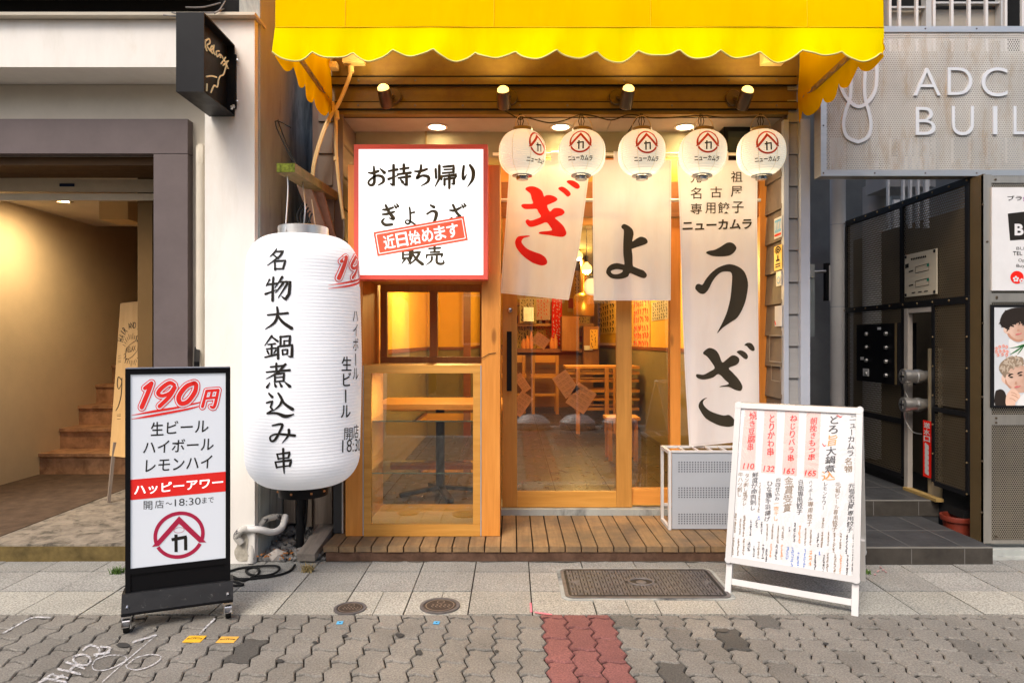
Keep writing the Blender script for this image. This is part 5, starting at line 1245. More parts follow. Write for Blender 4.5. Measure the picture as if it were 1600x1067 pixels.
# ================================================================== MANHOLES, STICKERS, LITTLE THINGS ON THE GROUND
mh = thing('drain_cover', 'large rectangular cast iron cover with basket weave relief before the deck', 'manhole cover', (.69, 3.675, 0))
x0, x1, y0, y1 = .272, 1.118, 3.452, 3.892
def rrect(x0, x1, y0, y1, r, z, n=5):
    return [(cx_+r*math.cos(a), cy_+r*math.sin(a), z) for cx_, cy_, s in ((x1-r, y1-r, 0), (x0+r, y1-r, 90), (x0+r, y0+r, 180), (x1-r, y0+r, 270)) for a in [R(s+90*k/n) for k in range(n+1)]]
m = MB(); m.prism(rrect(x0-.02, x1+.02, y0-.02, y1+.02, .05, -.02), (0, 0, .0225)); m.build('surround', M['concrete'], mh)
m = MB(); m.prism(rrect(x0, x1, y0, y1, .04, -.01), (0, 0, .0165)); m.build('rim', M['iron'], mh, bevel=.002)
m = MB(); m.prism(rrect(x0+.018, x1-.018, y0+.018, y1-.018, .03, 0), (0, 0, .0075)); m.build('plate', mat('iron_plate', (.022, .019, .017), .7, .2, .3, 20, .2), mh)
m = MB(); s = .034; nx, ny = int((x1-x0-.06)/s), int((y1-y0-.06)/s); cx_, cy_ = (x0+x1)/2, (y0+y1)/2
for i in range(nx):
    for j in range(ny):
        px_, py_ = x0+.03+s*(i+.5), y0+.03+s*(j+.5)
        if ((px_-cx_)/.075)**2+((py_-cy_)/.06)**2 < 1: continue
        for k in (-.25, .25):
            if (i+j) % 2: m.box(px_-s*.44, px_+s*.44, py_+k*s-.0046, py_+k*s+.0046, .006, .0098)
            else: m.box(px_+k*s-.0046, px_+k*s+.0046, py_-s*.44, py_+s*.44, .006, .0098)
m.build('weave_relief', M['iron'], mh, bevel=.001)
m = MB(); m.tube([(cx_+.066*math.cos(a), cy_+.052*math.sin(a), .009) for a in [2*math.pi*k/32 for k in range(32)]], .006, 6, closed=True); m.lathe([(.0001, .012), (.02, .012), (.028, .008)], (cx_, cy_, 0), 16)
for x in (x0+.07, x1-.07): m.lathe([(.010, .0095), (.018, .0125), (.022, .009)], (x, cy_, 0), 14)
m.build('emblem', M['iron'], mh, smooth=True)
def round_cover(px, py, r, label):
    D = FP*CZ/(py-533.5); c = Vector((wx(px, D), D, 0)); t = thing('valve_cover', label, 'valve cover', tuple(c))
    m = MB(); m.lathe([(r*.82, .0), (r*.84, .006), (r, .006), (r*1.02, -.02)], c, 36); m.build('rim', M['iron'], t, smooth=True)
    m = MB(); m.lathe([(.0001, .0045), (r*.8, .0045), (r*.81, -.01)], c, 36); m.build('lid', mat('rusty_lid', (.07, .05, .038), .65, .3, .3, 30, .3), t)
    G = lambda x, y, off=0: c+Vector((x, -y, .0045+off)); m = MB()
    for rr_ in (.70, .18): ribbon(m, [(r*rr_*math.cos(R(a)), -r*.0+r*rr_*math.sin(R(a)) - (r*.42 if rr_ < .3 else 0), r*.05) for a in range(0, 361, 15)], G, .001, cap=False)
    for k in range(5):
        x = (-.4+.2*k)*r
        ribbon(m, [(x, -.12*r, r*.05), (x+.1*r, .0, r*.05), (x-.02*r, .15*r, r*.05), (x+.1*r, .28*r, r*.05)], G, .0012, cap=False)
    m.build('relief', mat('worn_iron', (.28, .22, .17), .5, .5), t); return t
round_cover(547, 950.5, .078, 'small round rusty valve cover in the flagstones below the takeaway counter')
round_cover(687.5, 946.5, .098, 'larger round valve cover in the flagstones, between the small one and the big drain cover')
def sticker(px, py, w, h, matl, ink, label, kind, rot):
    D = FP*CZ/(py-533.5); t = thing('ground_sticker', label, 'sticker', (wx(px, D), D, .002), rot)
    m = MB(); m.box(-w/2, w/2, -h/2, h/2, .001, .0022); m.build('film', matl, t, local=True)
    G = lambda x, y, off=0: Vector((x, -y, .0022+off)); m = MB()
    if kind == 'y':
        ribbon(m, [(-.03, 0, .004), (-.012, 0, .004)], G, .0004); ribbon(m, [(.012, 0, .004), (.03, 0, .004)], G, .0004)
        outline(m, [(-.036, 0), (-.026, -.006), (-.026, .006)], G, .0005, sm=False); outline(m, [(.036, 0), (.026, -.006), (.026, .006)], G, .0005, sm=False)
        ribbon(m, [(-.005, .004, .003), (-.005, -.006, .003), (.004, -.006, .003), (.004, .004, .003)], G, .0004)
        ribbon(m, [(-.02, -.014, .002), (.018, -.014, .002)], G, .0004)
    else: outline(m, [(-.005, -.005), (.006, -.005), (.001, .007)], G, .0004, sm=False)
    m.build('symbol', ink, t, local=True); return t
sticker(304, 999, .078, .066, M['sticker_y'], M['ink'], 'yellow arrow sticker on the pavers, nearer the caster of the price sign', 'y', 0)
sticker(355.5, 1000, .078, .062, mat('faded_yellow', (.72, .40, .07), .6), M['ink'], 'faded yellow arrow sticker on the pavers, beside the dark tar patch', 'y', 0)
sticker(531, 973.5, .028, .032, M['sticker_b'], M['ink'], 'tiny blue sticker on the pavers near the small round cover', 'b', .1)
sticker(682, 973.5, .028, .03, M['sticker_b'], M['ink'], 'tiny blue sticker on the pavers near the larger round cover', 'b', -.05)

# gravel, stones, hoses, cable, weeds beside the post
r3 = random.Random(21); m = MB()
def stone(m, c, r):
    t = bmesh.new(); bmesh.ops.create_icosphere(t, subdivisions=1, radius=r)
    for v in t.verts: v.co *= r3.uniform(.7, 1.15); v.co.z *= .65
    rot = Matrix.Rotation(r3.random()*6, 4, 'Z') @ Matrix.Rotation(r3.random(), 4, 'X'); vm = {v: m.bm.verts.new((rot @ v.co)+c) for v in t.verts}
    for f_ in t.faces: m.f([vm[v] for v in f_.verts])
    t.free()
for k in range(330):
    x = r3.uniform(-1.50, -1.12); y = r3.uniform(4.03, 4.7); stone(m, Vector((x, y, .0+.10*max(0, (y-4.05))/.6*r3.random()+.01)), r3.uniform(.012, .034))
tag(m.build('gravel', M['rock'], None), 'heap of dark grey gravel between white pillar and deck', 'gravel', None, 'stuff')
m = MB(); stone(m, Vector(wx(432, 4.08) and W(432, 868, 4.08)), .062); tag(m.build('stone', mat('pale_stone', (.40, .36, .32), .85, var=.2, scale=20, bump=.4), None), 'pale pinkish stone lying in front of the gravel', 'stone')
m = MB(); r4 = random.Random(3)
for k in range(46):
    x, y = r4.uniform(-1.50, -1.28), r4.uniform(4.0, 4.16); c = Vector((x, y, .02+.03*r4.random())); a = r4.random()*6; d = Vector((math.cos(a), math.sin(a), r4.uniform(-.3, .5)))*r4.uniform(.008, .018); e_ = Vector((-math.sin(a), math.cos(a), .3))*.007
    m.poly([c-d, c+e_, c+d, c-e_])
tag(m.build('fallen_leaves', M['flower'], None), 'brown dead leaves on the gravel edge', 'leaves', None, 'stuff')
hs = thing('drain_hose', 'pale wrapped hoses looping out of the wall above the gravel', 'hose', tuple(W(400, 870, 4.03)))
def hose(pts, r, mt, nm): m = MB(); m.tube(smooth_pts([tuple(W(*p)) for p in pts], False, 6), r, 10); m.build(nm, mt, hs, smooth=True)
hose([(383, 826, 4.0), (405, 827, 4.0), (425, 831, 4.05), (440, 824, 4.12), (446, 806, 4.2)], .020, M['white_paint'], 'hose')
hose([(378, 848, 3.99), (370, 838, 3.98), (378, 828, 3.98), (388, 828, 4.0)], .021, M['pvc'], 'wrapped_hose')
hose([(392, 880, 3.99), (395, 850, 4.02), (402, 825, 4.05), (415, 811, 4.1), (435, 807, 4.2), (447, 812, 4.3)], .020, M['pvc'], 'wrapped_hose')
pc = thing('power_cable', 'black power cable lying in loops on the flagstones behind the price sign', 'cable', tuple(W(430, 900, 3.8)))
def gpt(px, py, z=.008): D = FP*(CZ-z)/(py-533.5); return tuple(W(px, py, D))
m = MB(); m.tube(smooth_pts([gpt(461, 882), gpt(452, 892), gpt(430, 899), gpt(400, 903), (*gpt(375, 905)[:2], .012), gpt(352, 902), gpt(330, 905)], False, 8), .0065, 8)
m.tube(smooth_pts([gpt(345, 898), gpt(372, 888), gpt(405, 884, .012), gpt(432, 884, .016), gpt(436, 890, .014), gpt(424, 897), gpt(405, 899), gpt(388, 896), gpt(385, 889), gpt(398, 886), gpt(405, 891), gpt(400, 899), gpt(380, 906), gpt(362, 900), gpt(350, 902), gpt(366, 908), gpt(380, 913), gpt(360, 914), gpt(335, 912)], False, 8), .0065, 8)
m.build('cord', M['rubber'], pc, smooth=True)
def tuft(name, label, px, py, n, h, mt, seed):
    D = FP*CZ/(py-533.5); c = Vector((wx(px, D), D, 0)); r5 = random.Random(seed); m = MB()
    for k in range(n):
        a = r5.random()*6.28; l = r5.uniform(.5, 1)*h; b = c+Vector((r5.uniform(-.03, .03), r5.uniform(-.02, .02), 0)); tip = b+Vector((math.cos(a)*l*.7, math.sin(a)*l*.5, l)); w_ = Vector((-math.sin(a), math.cos(a), 0))*.003
        md = (b+tip)/2+Vector((0, 0, l*.12)); m.poly([b-w_, b+w_, md+w_*.8, md-w_*.8]); m.poly([md-w_*.8, md+w_*.8, tip])
    tag(m.build(name, mt, None), label, 'weed')
tuft('weed_tuft', 'dry grass tuft growing before the loose grey plank', 480, 893, 60, .055, M['straw'], 1)
tuft('weed_tuft', 'small green weed beside the left edge of the price sign', 184, 896, 60, .05, M['leafy'], 2)
tuft('weed_tuft', 'tiny green weed at the step edge right of the menu board', 1352, 896, 26, .035, M['leafy'], 3)
m = MB(); 
for k, (px, py) in enumerate(((1376, 886), (1380, 890), (1372, 892), (1384, 893), (1367, 897))):
    c = Vector(gpt(px, py, .006)); m.obox(c, (.007, .002, .003*(k % 3-1)), (.001, .005, .002), (0, -.001, .002))
tag(m.build('litter', flatc('pink_litter', (.42, .26, .25), .7), None), 'scraps of pink litter on the gutter before the dark steps', 'litter', None, 'stuff')

# ================================================================== WOODEN SALON SIGN IN THE STAIR ENTRANCE
ss = thing('salon_sign', 'leaning natural wood A-board of a hair salon inside the stair entrance', 'sign', (-3.1, 5.2, .1))
a0, a1 = W(240, 468, 5.25), W(188, 474, 5.25); b1, b0 = W(171, 712, 5.10), W(226, 742, 5.02)
ax = (a0-a1); th = Vector((.0, .022, 0)); m = MB()
b0 = b1+(a0-a1)*1.0+Vector((0, -.03, -.05))
m.prism([a1, a0, b0, b1], th); m.build('front_board', wood('salon_board', (.58, .32, .10), (.74, .45, .17), 'z', .6, .7, False), ss, bevel=.002)
m = MB(); q1, q0 = a1+Vector((.03, .03, 0)), a0+Vector((.012, .03, -.01)); m.prism([q1, q0, b0+Vector((-.0, .5, -.02)), b1+Vector((.03, .5, -.02))], th); m.build('back_board', wood('salon_board_back', (.4, .2, .06), (.5, .27, .1), 'z', .6, .7, False), ss)
m = MB(); m.bar(b1+Vector((.03, .015, .1)), Vector((b1.x+.0, b1.y-.01, .103)), .03, .02); m.bar(b0+Vector((-.03, .015, .1)), Vector((b0.x-.02, b0.y-.01, .103)), .03, .02); m.build('leg', M['plank'], ss)
nS = (a0-a1).cross(b1-a1).normalized(); SPn = Plane(a1-Vector((0, .0, 0)), nS); qs = 3.9975
SF = lambda x, y, off=0: SPn(x/qs, 400+y/qs, off); m = MB()
for i, chh in enumerate('HAIR AND SALON'):
    if chh == ' ': continue
    an = R(196+(344-196)*i/13); cx_, cy_ = 833+82*math.cos(an), 560+128*math.sin(an); w_, h_ = (17, 38) if chh != 'I' else (5, 38)
    text(m, chh, cx_-w_/2, cy_-h_/2, cx_+w_/2, cy_+h_/2, SF, .001, .01, rot=(an+math.pi/2)*.85 if False else math.atan2(math.sin(an+math.pi/2)*.9, math.cos(an+math.pi/2)))
for k in range(28):
    an = 2*math.pi*k/28+.1
    if abs(math.sin(an)) < .30 and abs(math.cos(an)) > .9: continue
    r0 = 60; r1_ = 78+8*(k % 2); ribbon(m, [(825+r0*.72*math.cos(an), 585+r0*1.15*math.sin(an), 2.6), (825+r1_*.72*math.cos(an), 585+r1_*1.2*math.sin(an), 2.6)], SF, .001, cap=False)
text(m, 'RELAX', 790, 572, 848, 604, SF, .001, .005, skew=-.25)
for l in ([(788, 580), (786, 640), (822, 632), (858, 590)], [(788, 580), (820, 548), (858, 530), (860, 590)], [(858, 530), (852, 505), (862, 495)], [(786, 640), (782, 665), (778, 668)]): ribbon(m, [(x, y, 3) for x, y in l], SF, .001, cap=False)
ribbon(m, [(760, 775, 5), (740, 755, 6), (733, 800, 6), (742, 830, 5), (758, 800, 4), (762, 762, 5), (758, 860, 6), (742, 930, 6), (724, 965, 4)], SF, .001)
for y in (625, 640, 655, 665): ribbon(m, [(738, y, 2), (756, y-4, 2)], SF, .001, cap=False); ribbon(m, [(880, y+5, 2), (902, y-8, 2)], SF, .001, cap=False)
for y in (990, 1000, 1018): ribbon(m, [(730, y, 2), (756, y-2, 2)], SF, .001, cap=False)
m.build('lettering', M['ink_warm'], ss)

# ================================================================== RIGHT: STEEL BUILDING
sb = thing('steel_building', 'building of perforated steel panels and dark tiled steps right of the shop', 'building', (2.9, 4.2, 0))
WX = 2.90
def wd_(px): return WX*FP/(px-800)                    # depth of a photo column on the side wall
def wzz(px, py): return wz(py, wd_(px))
B('steps', M['tile'], sb, (1.935, 2.806, 3.985, 4.687, .0, .102), (1.935, 2.93, 4.69, 9, .0, .213), bevel=.002)
B('step_riser', M['tile_side'], sb, (1.935, 2.804, 3.981, 3.9845, .0, .094), (1.935, 2.928, 4.6835, 4.6865, .103, .206))
B('step_nosing', flatc('worn_nosing', (.20, .19, .17), .8), sb, (1.937, 2.803, 3.9825, 3.988, .0945, .1028), (1.937, 2.927, 4.684, 4.690, .2065, .2138))
m = MB()
for x in (2.02, 2.33, 2.64): m.box(x-.002, x+.002, 3.99, 4.68, .1, .1026); m.box(x-.002, x+.002, 3.9805, 3.9812, .003, .093)
m.box(1.94, 2.8, 4.33, 4.334, .1, .1026)
for x in (2.17, 2.48, 2.79): m.box(x-.002, x+.002, 4.695, 9, .21, .2136); m.box(x-.002, x+.002, 4.6825, 4.6835, .11, .205)
for y in (5.1, 5.6, 6.1): m.box(1.94, 2.92, y-.002, y+.002, .21, .2136)
m.build('tile_joint', M['grout'], sb)
B('back_wall', M['grey_wall'], sb, (2.4, 5.5, 6.9, 7.0, .2, 8)); B('alley_wall', M['navy'], sb, (1.935, 2.4, 6.6, 7.0, .2, 2.5), (2.20, 2.38, 6.0, 6.05, .22, 2.6))
# side wall of punched black panels
pw = perf('black_perforated', (.15, .115, .07), .0200, .0058, 'yz', .5, .45)
D1, D0 = wd_(1515), wd_(1322); DM = wd_(1413); DG = wd_(1457); DW = wd_(1417)
zt_ = 2.335; ZM = wz(474, DM)
m = MB()
def side(y0, y1, z0, z1): m.poly([(WX, y0, z0), (WX, y1, z0), (WX, y1, z1), (WX, y0, z1)])
side(D1+.01, DM, ZM, zt_); side(DM+.03, D0, ZM, zt_); side(D1+.01, DG, wzz(1515, 640), ZM-.03); side(D1+.01, DG, wzz(1515, 785)+.05, wzz(1515, 655)); side(DW+.03, D0, wzz(1380, 650)+.0, ZM-.03); side(DW+.03, D0, .30, wzz(1380, 655))
m.build('perforated_panel', pw, sb)
m = MB(); f_ = .022
def fr(y0, y1, z0, z1): m.box(WX-.008, WX+.02, y0, y1, z0, z1)
for z in (zt_-.015, ZM-.015): fr(D1+.0, D0, z-.022, z+.022)
for y in (D1+.0, DM+.012, D0-.03): fr(y, y+.035, ZM+.008, zt_-.038)
zl = wzz(1515, 785)+.05
for y in (D1, DG-.03): fr(y, y+.03, zl, ZM-.038)
for z in (wzz(1515, 648), zl): fr(D1+.031, DG-.031, z-.015, z+.015)
for y in (DW+.03, D0-.03): fr(y, y+.03, .30, ZM-.038)
for z in (wzz(1380, 652), .30): fr(DW+.061, D0-.031, z-.02, z+.02)
m.build('panel_frame', M['black'], sb, bevel=.002)
m = MB(); r6 = random.Random(9)
for y in [D1+.015+(D0-D1)*k/9 for k in range(10)]:
    for z in (zt_-.015, ZM-.015): m.lathe([(.0001, -.006), (.007, -.004), (.008, 0)], (WX-.008, y, z+.004), 8, 'x')
for k in range(6):
    m.lathe([(.0001, -.006), (.006, -.004), (.007, 0)], (WX-.008, D1+.015, zl+.2*k), 8, 'x'); m.lathe([(.0001, -.006), (.006, -.004), (.007, 0)], (WX-.008, DG-.015, zl+.2*k), 8, 'x')
m.build('panel_bolt', flatc('brass_bolt', (.20, .14, .07), .4, .5), sb, smooth=True)
B('service_space', mat('service_back', (.10, .078, .05), .8), sb, (WX+.5, WX+.52, D1+.02, 6.8, .2, 2.3)); B('service_floor', M['dark'], sb, (WX+.03, WX+.5, D1+.1, 6.8, .15, .2))
m = MB(); m.box(WX-.006, WX+.03, DW-.02, DW+.025, .22, ZM-.04); m.box(WX-.004, WX+.03, DG+.001, DW-.021, ZM-.075, ZM-.04); m.build('opening_frame', mat('grey_frame', (.36, .32, .28), .5), sb, bevel=.003)
B('base_plinth', mat('yellowed_plinth', (.30, .20, .07), .8, var=.3), sb, (WX-.03, WX+.02, 4.62, DW, .214, .235))
m = MB(); m.cyl((WX+.08, DG+.10, .2), (WX+.08, DG+.10, 1.25), .045, n=16); m.build('standpipe', mat('pipe_paint', (.30, .24, .15), .5), sb, smooth=True)
# corner column and front face
B('corner_column', mat('bronze_column', (.15, .105, .05), .4, .4, .12, 3, .04), sb, (WX, WX+.012, 4.20, D1-.005, .055, 2.33), bevel=.002)
FX = WX+.013; FDp = 4.2
fp = perf('steel_perforated', (.36, .31, .24), .0135, .0042, 'xz', .7, .4)
m = MB(); m.poly([(wx(1550, FDp), FDp+.006, .075), (5, FDp+.006, .075), (5, FDp+.006, 2.32), (wx(1550, FDp), FDp+.006, 2.32)]); m.build('front_perforated_panel', fp, sb)
B('front_frame', mat('steel_front', (.42, .39, .34), .4, .7, .12, 3, .05, 150, stretch=(8, 8, 1)), sb, (WX+.0, wx(1549, FDp), FDp-.002, FDp+.02, .06, 2.325), (wx(1549, FDp), 5, FDp-.0015, FDp+.02, .058, .078), (wx(1549, FDp), 5, FDp-.0015, FDp+.02, wz(664, FDp), wz(648, FDp)), (wx(1549, FDp), 5, FDp-.0015, FDp+.02, wz(472, FDp), wz(458, FDp)), (wx(1549, FDp), 5, FDp-.0015, FDp+.02, wz(286, FDp), wz(276, FDp)), bevel=.0015)
m = MB()
for px, py in ((1556, 660), (1556, 653), (1542, 378), (1557, 464), (1557, 466), (1556, 838), (1555, 281), (1535, 320), (1535, 505), (1534, 620), (1534, 720), (1533, 800)): m.lathe([(.0001, -.006), (.006, -.005), (.007, 0)], (wx(px, FDp), FDp-.002, wz(py, FDp)), 8, 'y')
m.build('rivet', flatc('dark_rivet', (.12, .09, .06), .4, .6), sb, smooth=True)
B('front_core', M['dark'], sb, (WX+.03, 5, FDp+.09, FDp+.098, .0, 2.3))
B('front_base', M['concrete'], sb, (WX-.05, 6, 4.16, 4.5, -.02, .03))
# upper window behind bars
B('upper_wall', M['grey_wall'], sb, (1.95, 6, 5.0, 5.05, 4.6, 8))
wn = B('window_frame', M['alu'], sb, *[(wx(p, 4.92), wx(p+w, 4.92), 4.92, 4.98, 3.3, 4.8) for p, w in ((1388, 4), (1447, 14), (1564, 10))], *[(wx(1388, 4.93), wx(1447, 4.93), 4.93, 4.97, wz(13, 4.93), wz(10, 4.93)), (wx(1455, 4.93), wx(1565, 4.93), 4.93, 4.97, wz(6, 4.93), wz(3, 4.93))])
B('window_pane', mat('blind_behind_glass', (.40, .35, .28), .3, var=.05), sb, (wx(1388, 4.97), wx(1445, 4.97), 4.985, 4.99, 3.3, wz(15, 4.97)), (wx(1455, 4.97), wx(1558, 4.97), 4.985, 4.99, 3.3, wz(14, 4.97)))
B('window_dark', M['dark'], sb, (1.95, 6, 4.995, 4.999, 3.3, 4.8))
m = MB()
for p in (1389, 1404, 1431, 1458, 1486, 1513, 1540, 1570, 1597, 1625): m.box(wx(p, 4.6), wx(p+4, 4.6), 4.6, 4.62, 2.5, 4.4)
m.build('window_bar', M['white_paint'], sb)
m = MB()
for p, w, z0, z1 in ((1388, 2, 2.2, 2.9), (1397, 9, 2.2, 2.42), (1411, 3, 2.2, 2.9), (1422, 3, 2.2, 3), (1434, 3, 2.2, 3), (1446, 6, 2.2, 3)): m.box(wx(p, 5.4), wx(p+w, 5.4), 5.4, 5.43, z0, z1)
m.build('railing', M['trim'], sb)
wp = thing('white_downpipe', 'thick white pipe standing in the alley right of the shop', 'pipe', (wx(1309, 6.0), 6.0, .213))
m = MB(); m.cyl((wx(1309, 6.0), 6.0, .213), (wx(1309, 6.0), 6.0, 3.4), .064, n=24); m.build('tube', M['white_paint'], wp, smooth=True)
m = MB()
for z in (.7, 2.32, 1.6): m.cyl((wx(1309, 6.0), 6.0, z), (wx(1309, 6.0), 6.0, z+.006), .0655, n=24)
m.build('joint', M['grey_paint'], wp)
dp = thing('grey_duct', 'wide pale duct rising above the black perforated wall', 'duct', (wx(1368, 6.4), 6.4, 2.2))
m = MB(); m.cyl((wx(1370, 6.4), 6.4, .213), (wx(1370, 6.4), 6.4, 2.75), .12, n=28); m.build('tube', M['white_paint'], dp, smooth=True)
m = MB(); m.box(wx(1350, 6.3), wx(1420, 6.3), 5.9, 6.27, wz(296, 6.0), 2.9); m.build('box', M['white_paint'], dp, bevel=.02)
ab = thing('alley_box', 'pale grey-green equipment box in the dark gap beside the shop corner', 'box', (wx(1267, 5.6), 5.6, 1.3))
B('case', mat('pale_green_metal', (.36, .40, .39), .5), ab, (wx(1258, 5.6), wx(1273, 5.6), 5.6, 5.8, wz(526, 5.6), wz(436, 5.6)), bevel=.006); B('lid', mat('pale_metal', (.45, .47, .45), .5), ab, (wx(1258, 5.6), wx(1273, 5.6), 5.6, 5.8, wz(434, 5.6), wz(413, 5.6)), bevel=.006)
ar = thing('alley_bracket', 'black bracket plate on a short steel arm beside the thick white pipe', 'bracket', (wx(1292, 5.7), 5.7, 1.3))
B('plate', M['black'], ar, (wx(1290, 5.7), wx(1297, 5.7), 5.7, 5.74, wz(470, 5.7), wz(411, 5.7))); m = MB(); m.cyl((wx(1272, 5.7), 5.7, wz(425, 5.7)), (wx(1290, 5.7), 5.7, wz(424, 5.7)), .012, n=10); m.build('arm', M['steel'], ar, smooth=True); B('edge', M['white_paint'], ar, (wx(1296, 5.69), wx(1297.5, 5.69), 5.69, 5.699, wz(470, 5.7), wz(415, 5.7)))
# meter box, plaque, fire inlets, pot on the side wall
def swz(px, py, off=0): D = wd_(px); return Vector((WX-.010-off, D, wz(py, D)))
mbx = thing('meter_box', 'black letter box block with round locks set into the punched side wall', 'letter box', tuple(swz(1380, 600)))
y0, y1 = wd_(1411), wd_(1346); z0, z1 = wzz(1380, 598), wzz(1380, 506)
B('case', M['black_gloss'], mbx, (WX-.04, WX+.1, y0, y1, z0, z1), bevel=.004)
m = MB()
for c_ in range(2):
    for r_ in range(4): m.lathe([(.0001, -.018), (.014, -.016), (.017, -.004), (.017, 0)], (WX-.04, y0+(y1-y0)*(.25+.48*c_), z0+(z1-z0)*(.14+.23*r_)), 14, 'x')
m.build('lock', M['steel'], mbx, smooth=True)
m = MB()
for c_, r_, w_, h_ in ((.42, .92, .05, .02), (.85, .40, .05, .025), (.75, .16, .09, .06)): m.box(WX-.0425, WX-.0405, y0+(y1-y0)*c_-w_/2, y0+(y1-y0)*c_+w_/2, z0+(z1-z0)*r_-h_/2, z0+(z1-z0)*r_+h_/2)
m.build('name_slip', M['paper'], mbx)
m = MB(); m.box(WX-.042, WX-.0405, y0+(y1-y0)*.0+.01, y0+(y1-y0)*.06, z0, z1); m.build('side_strip', M['steel_brown'], mbx)
pq = thing('notice_plate', 'cream notice plate with a small floor diagram on the punched wall', 'plaque', tuple(swz(1440, 462)))
y0, y1 = wd_(1467), wd_(1417); z0, z1 = wzz(1440, 462), wzz(1440, 394)
B('plate', M['tag_mat'], pq, (WX-.016, WX-.009, y0, y1, z0, z1), bevel=.001)
PF = lambda u, v, off=0: Vector((WX-.0165-off, y1+(y0-y1)*u, z1+(z0-z1)*v)); m = MB()
for k in range(9): ribbon(m, [(.22+.055*k, .11, .04), (.25+.055*k, .15, .035)], PF, .001, cap=False)
for v0 in (.33, .66):
    ribbon(m, [(.36, v0, .012), (.78, v0-.03, .012), (.78, v0+.12, .012), (.36, v0+.14, .012), (.36, v0, .012)], PF, .001, sm=False, cap=False); ribbon(m, [(.16, v0+.08, .03), (.28, v0+.07, .03)], PF, .001)
for u in (.25, .45, .64): ribbon(m, [(u, .92, .025), (u+.1, .915, .025)], PF, .001)
outline(m, [(.02, .22), (.14, .21), (.14, .31), (.02, .32)], PF, .001, sm=False); m.build('diagram', M['ink'], pq)
m = MB()
for v0 in (.31, .64): outline(m, [(.72, v0), (.78, v0-.01), (.78, v0+.05), (.72, v0+.06)], PF, .0015, sm=False)
m.build('green_mark', flatc('green_mark', (.02, .22, .13), .6), pq)
m = MB()
for u, v in ((.04, .05), (.94, .05), (.94, .95), (.04, .95)): p = PF(u, v); m.lathe([(.0001, -.006), (.010, -.004), (.012, 0)], p, 10, 'x')
m.build('screw', M['black'], pq, smooth=True)
for py, lab in ((588, 'upper round chrome fire hose inlet in the side wall opening'), (632, 'lower round chrome fire hose inlet above the red label')):
    c = swz(1434, py); t = thing('hose_inlet', lab, 'hose inlet', tuple(c), group='fire hose inlets'); cx_ = WX-.02
    m = MB(); m.lathe([(.048, -.09), (.052, -.088), (.053, -.05), (.046, -.046), (.046, .0), (.05, .004), (.05, .03), (.04, .06), (.04, .12)], (cx_, c.y, c.z), 24, 'x'); m.build('coupling', M['steel'], t, smooth=True)
    m = MB(); m.lathe([(.0001, -.085), (.042, -.082), (.046, -.078)], (cx_, c.y, c.z), 24, 'x'); m.build('cap', M['black'], t, smooth=True)
    m = MB(); m.bar((cx_-.088, c.y-.03, c.z), (cx_-.088, c.y+.03, c.z), .012, .012); m.bar((cx_-.088, c.y, c.z-.03), (cx_-.088, c.y, c.z+.03), .012, .012, (1, 0, 0)); m.build('lug', M['chrome'], t)
    m = MB(); m.tube(smooth_pts([(cx_-.07, c.y+.02, c.z-.05), (cx_-.05, c.y+.03, c.z-.12), (cx_-.03, c.y-.02, c.z-.19), (cx_, c.y-.08, c.z-.2)], False, 5), .004, 5); m.build('chain', M['steel'], t)
rl2 = thing('inlet_label', 'narrow red label with white writing below the fire hose inlets', 'label', tuple(swz(1445, 745)))
y0, y1 = wd_(1450), wd_(1440); z0, z1 = wzz(1445, 745), wzz(1445, 657)
B('plate', M['red'], rl2, (WX+.01, WX+.014, y0-.02, y1+.0, z0, z1)); RF = lambda u, v, off=0: Vector((WX+.0095-off, y1+(y0-.02-y1)*u, z1+(z0-z1)*v)); m = MB()
for i, s in enumerate('送水口'): text(m, s, .12, .03+.12*i, .88, .13+.12*i, RF, .001, .03)
for k in range(6): ribbon(m, [(.3, .44+.09*k, .1), (.7, .47+.09*k, .08)], RF, .001)
m.build('lettering', M['white_paint'], rl2)
pt = thing('flower_pot', 'low red plastic pot beside the dark steps', 'pot', (wx(1500, 4.55), 4.55, .03))
c = (2.885+.06, 4.50, .0); m = MB(); m.lathe([(.0001, .03), (.075, .03), (.085, .12), (.098, .125), (.102, .150), (.10, .157), (.088, .157), (.08, .085), (.0001, .08)], (2.935, 4.50, .0), 28); m.build('bowl', M['pot'], pt, smooth=True)

# big punched steel name sign
ns = thing('building_sign', 'large perforated steel name sign with raised white letters reading ADC BUILDING', 'sign', (3.2, 4.30, 2.34))
ND = 4.30; X = lambda p: wx(p, ND); Z = lambda p: wz(p, ND)
m = MB(); m.poly([(X(1284), ND, Z(273)), (5.3, ND, Z(273)), (5.3, ND, Z(44)), (X(1284), ND, Z(44))]); m.build('perforated_sheet', perf('sign_perforated', (.56, .535, .49), .0150, .0042, 'xz', .15, .45, (.42, .30, .18)), ns)
m = MB(); x0 = X(1282); m.box(x0, 5.3, ND-.006, ND+.09, Z(275.5), Z(266)); m.box(x0, 5.3, ND-.006, ND+.09, Z(51), Z(42)); m.box(x0, X(1291), ND-.0055, ND+.09, Z(265.8), Z(51.2)); m.build('frame', M['steel'], ns, bevel=.002)
B('backing', mat('sign_backing', (.33, .31, .27), .7), ns, (X(1295), 5.2, ND+.2, ND+.21, Z(200), Z(60)), *[(X(p), X(p+10), ND+.15, ND+.2, Z(265), Z(48)) for p in (1400, 1500, 1580)], (X(1295), 5.2, ND+.14, ND+.18, Z(95), Z(84)))
m = MB()
for px in (1286, 1366, 1445, 1525, 1605): m.lathe([(.0001, -.003), (.005, -.002), (.006, 0)], (X(px), ND-.006, Z(271)), 8, 'y')
for px in (1445, 1525, 1605): m.lathe([(.0001, -.003), (.005, -.002), (.006, 0)], (X(px), ND-.006, Z(46)), 8, 'y')
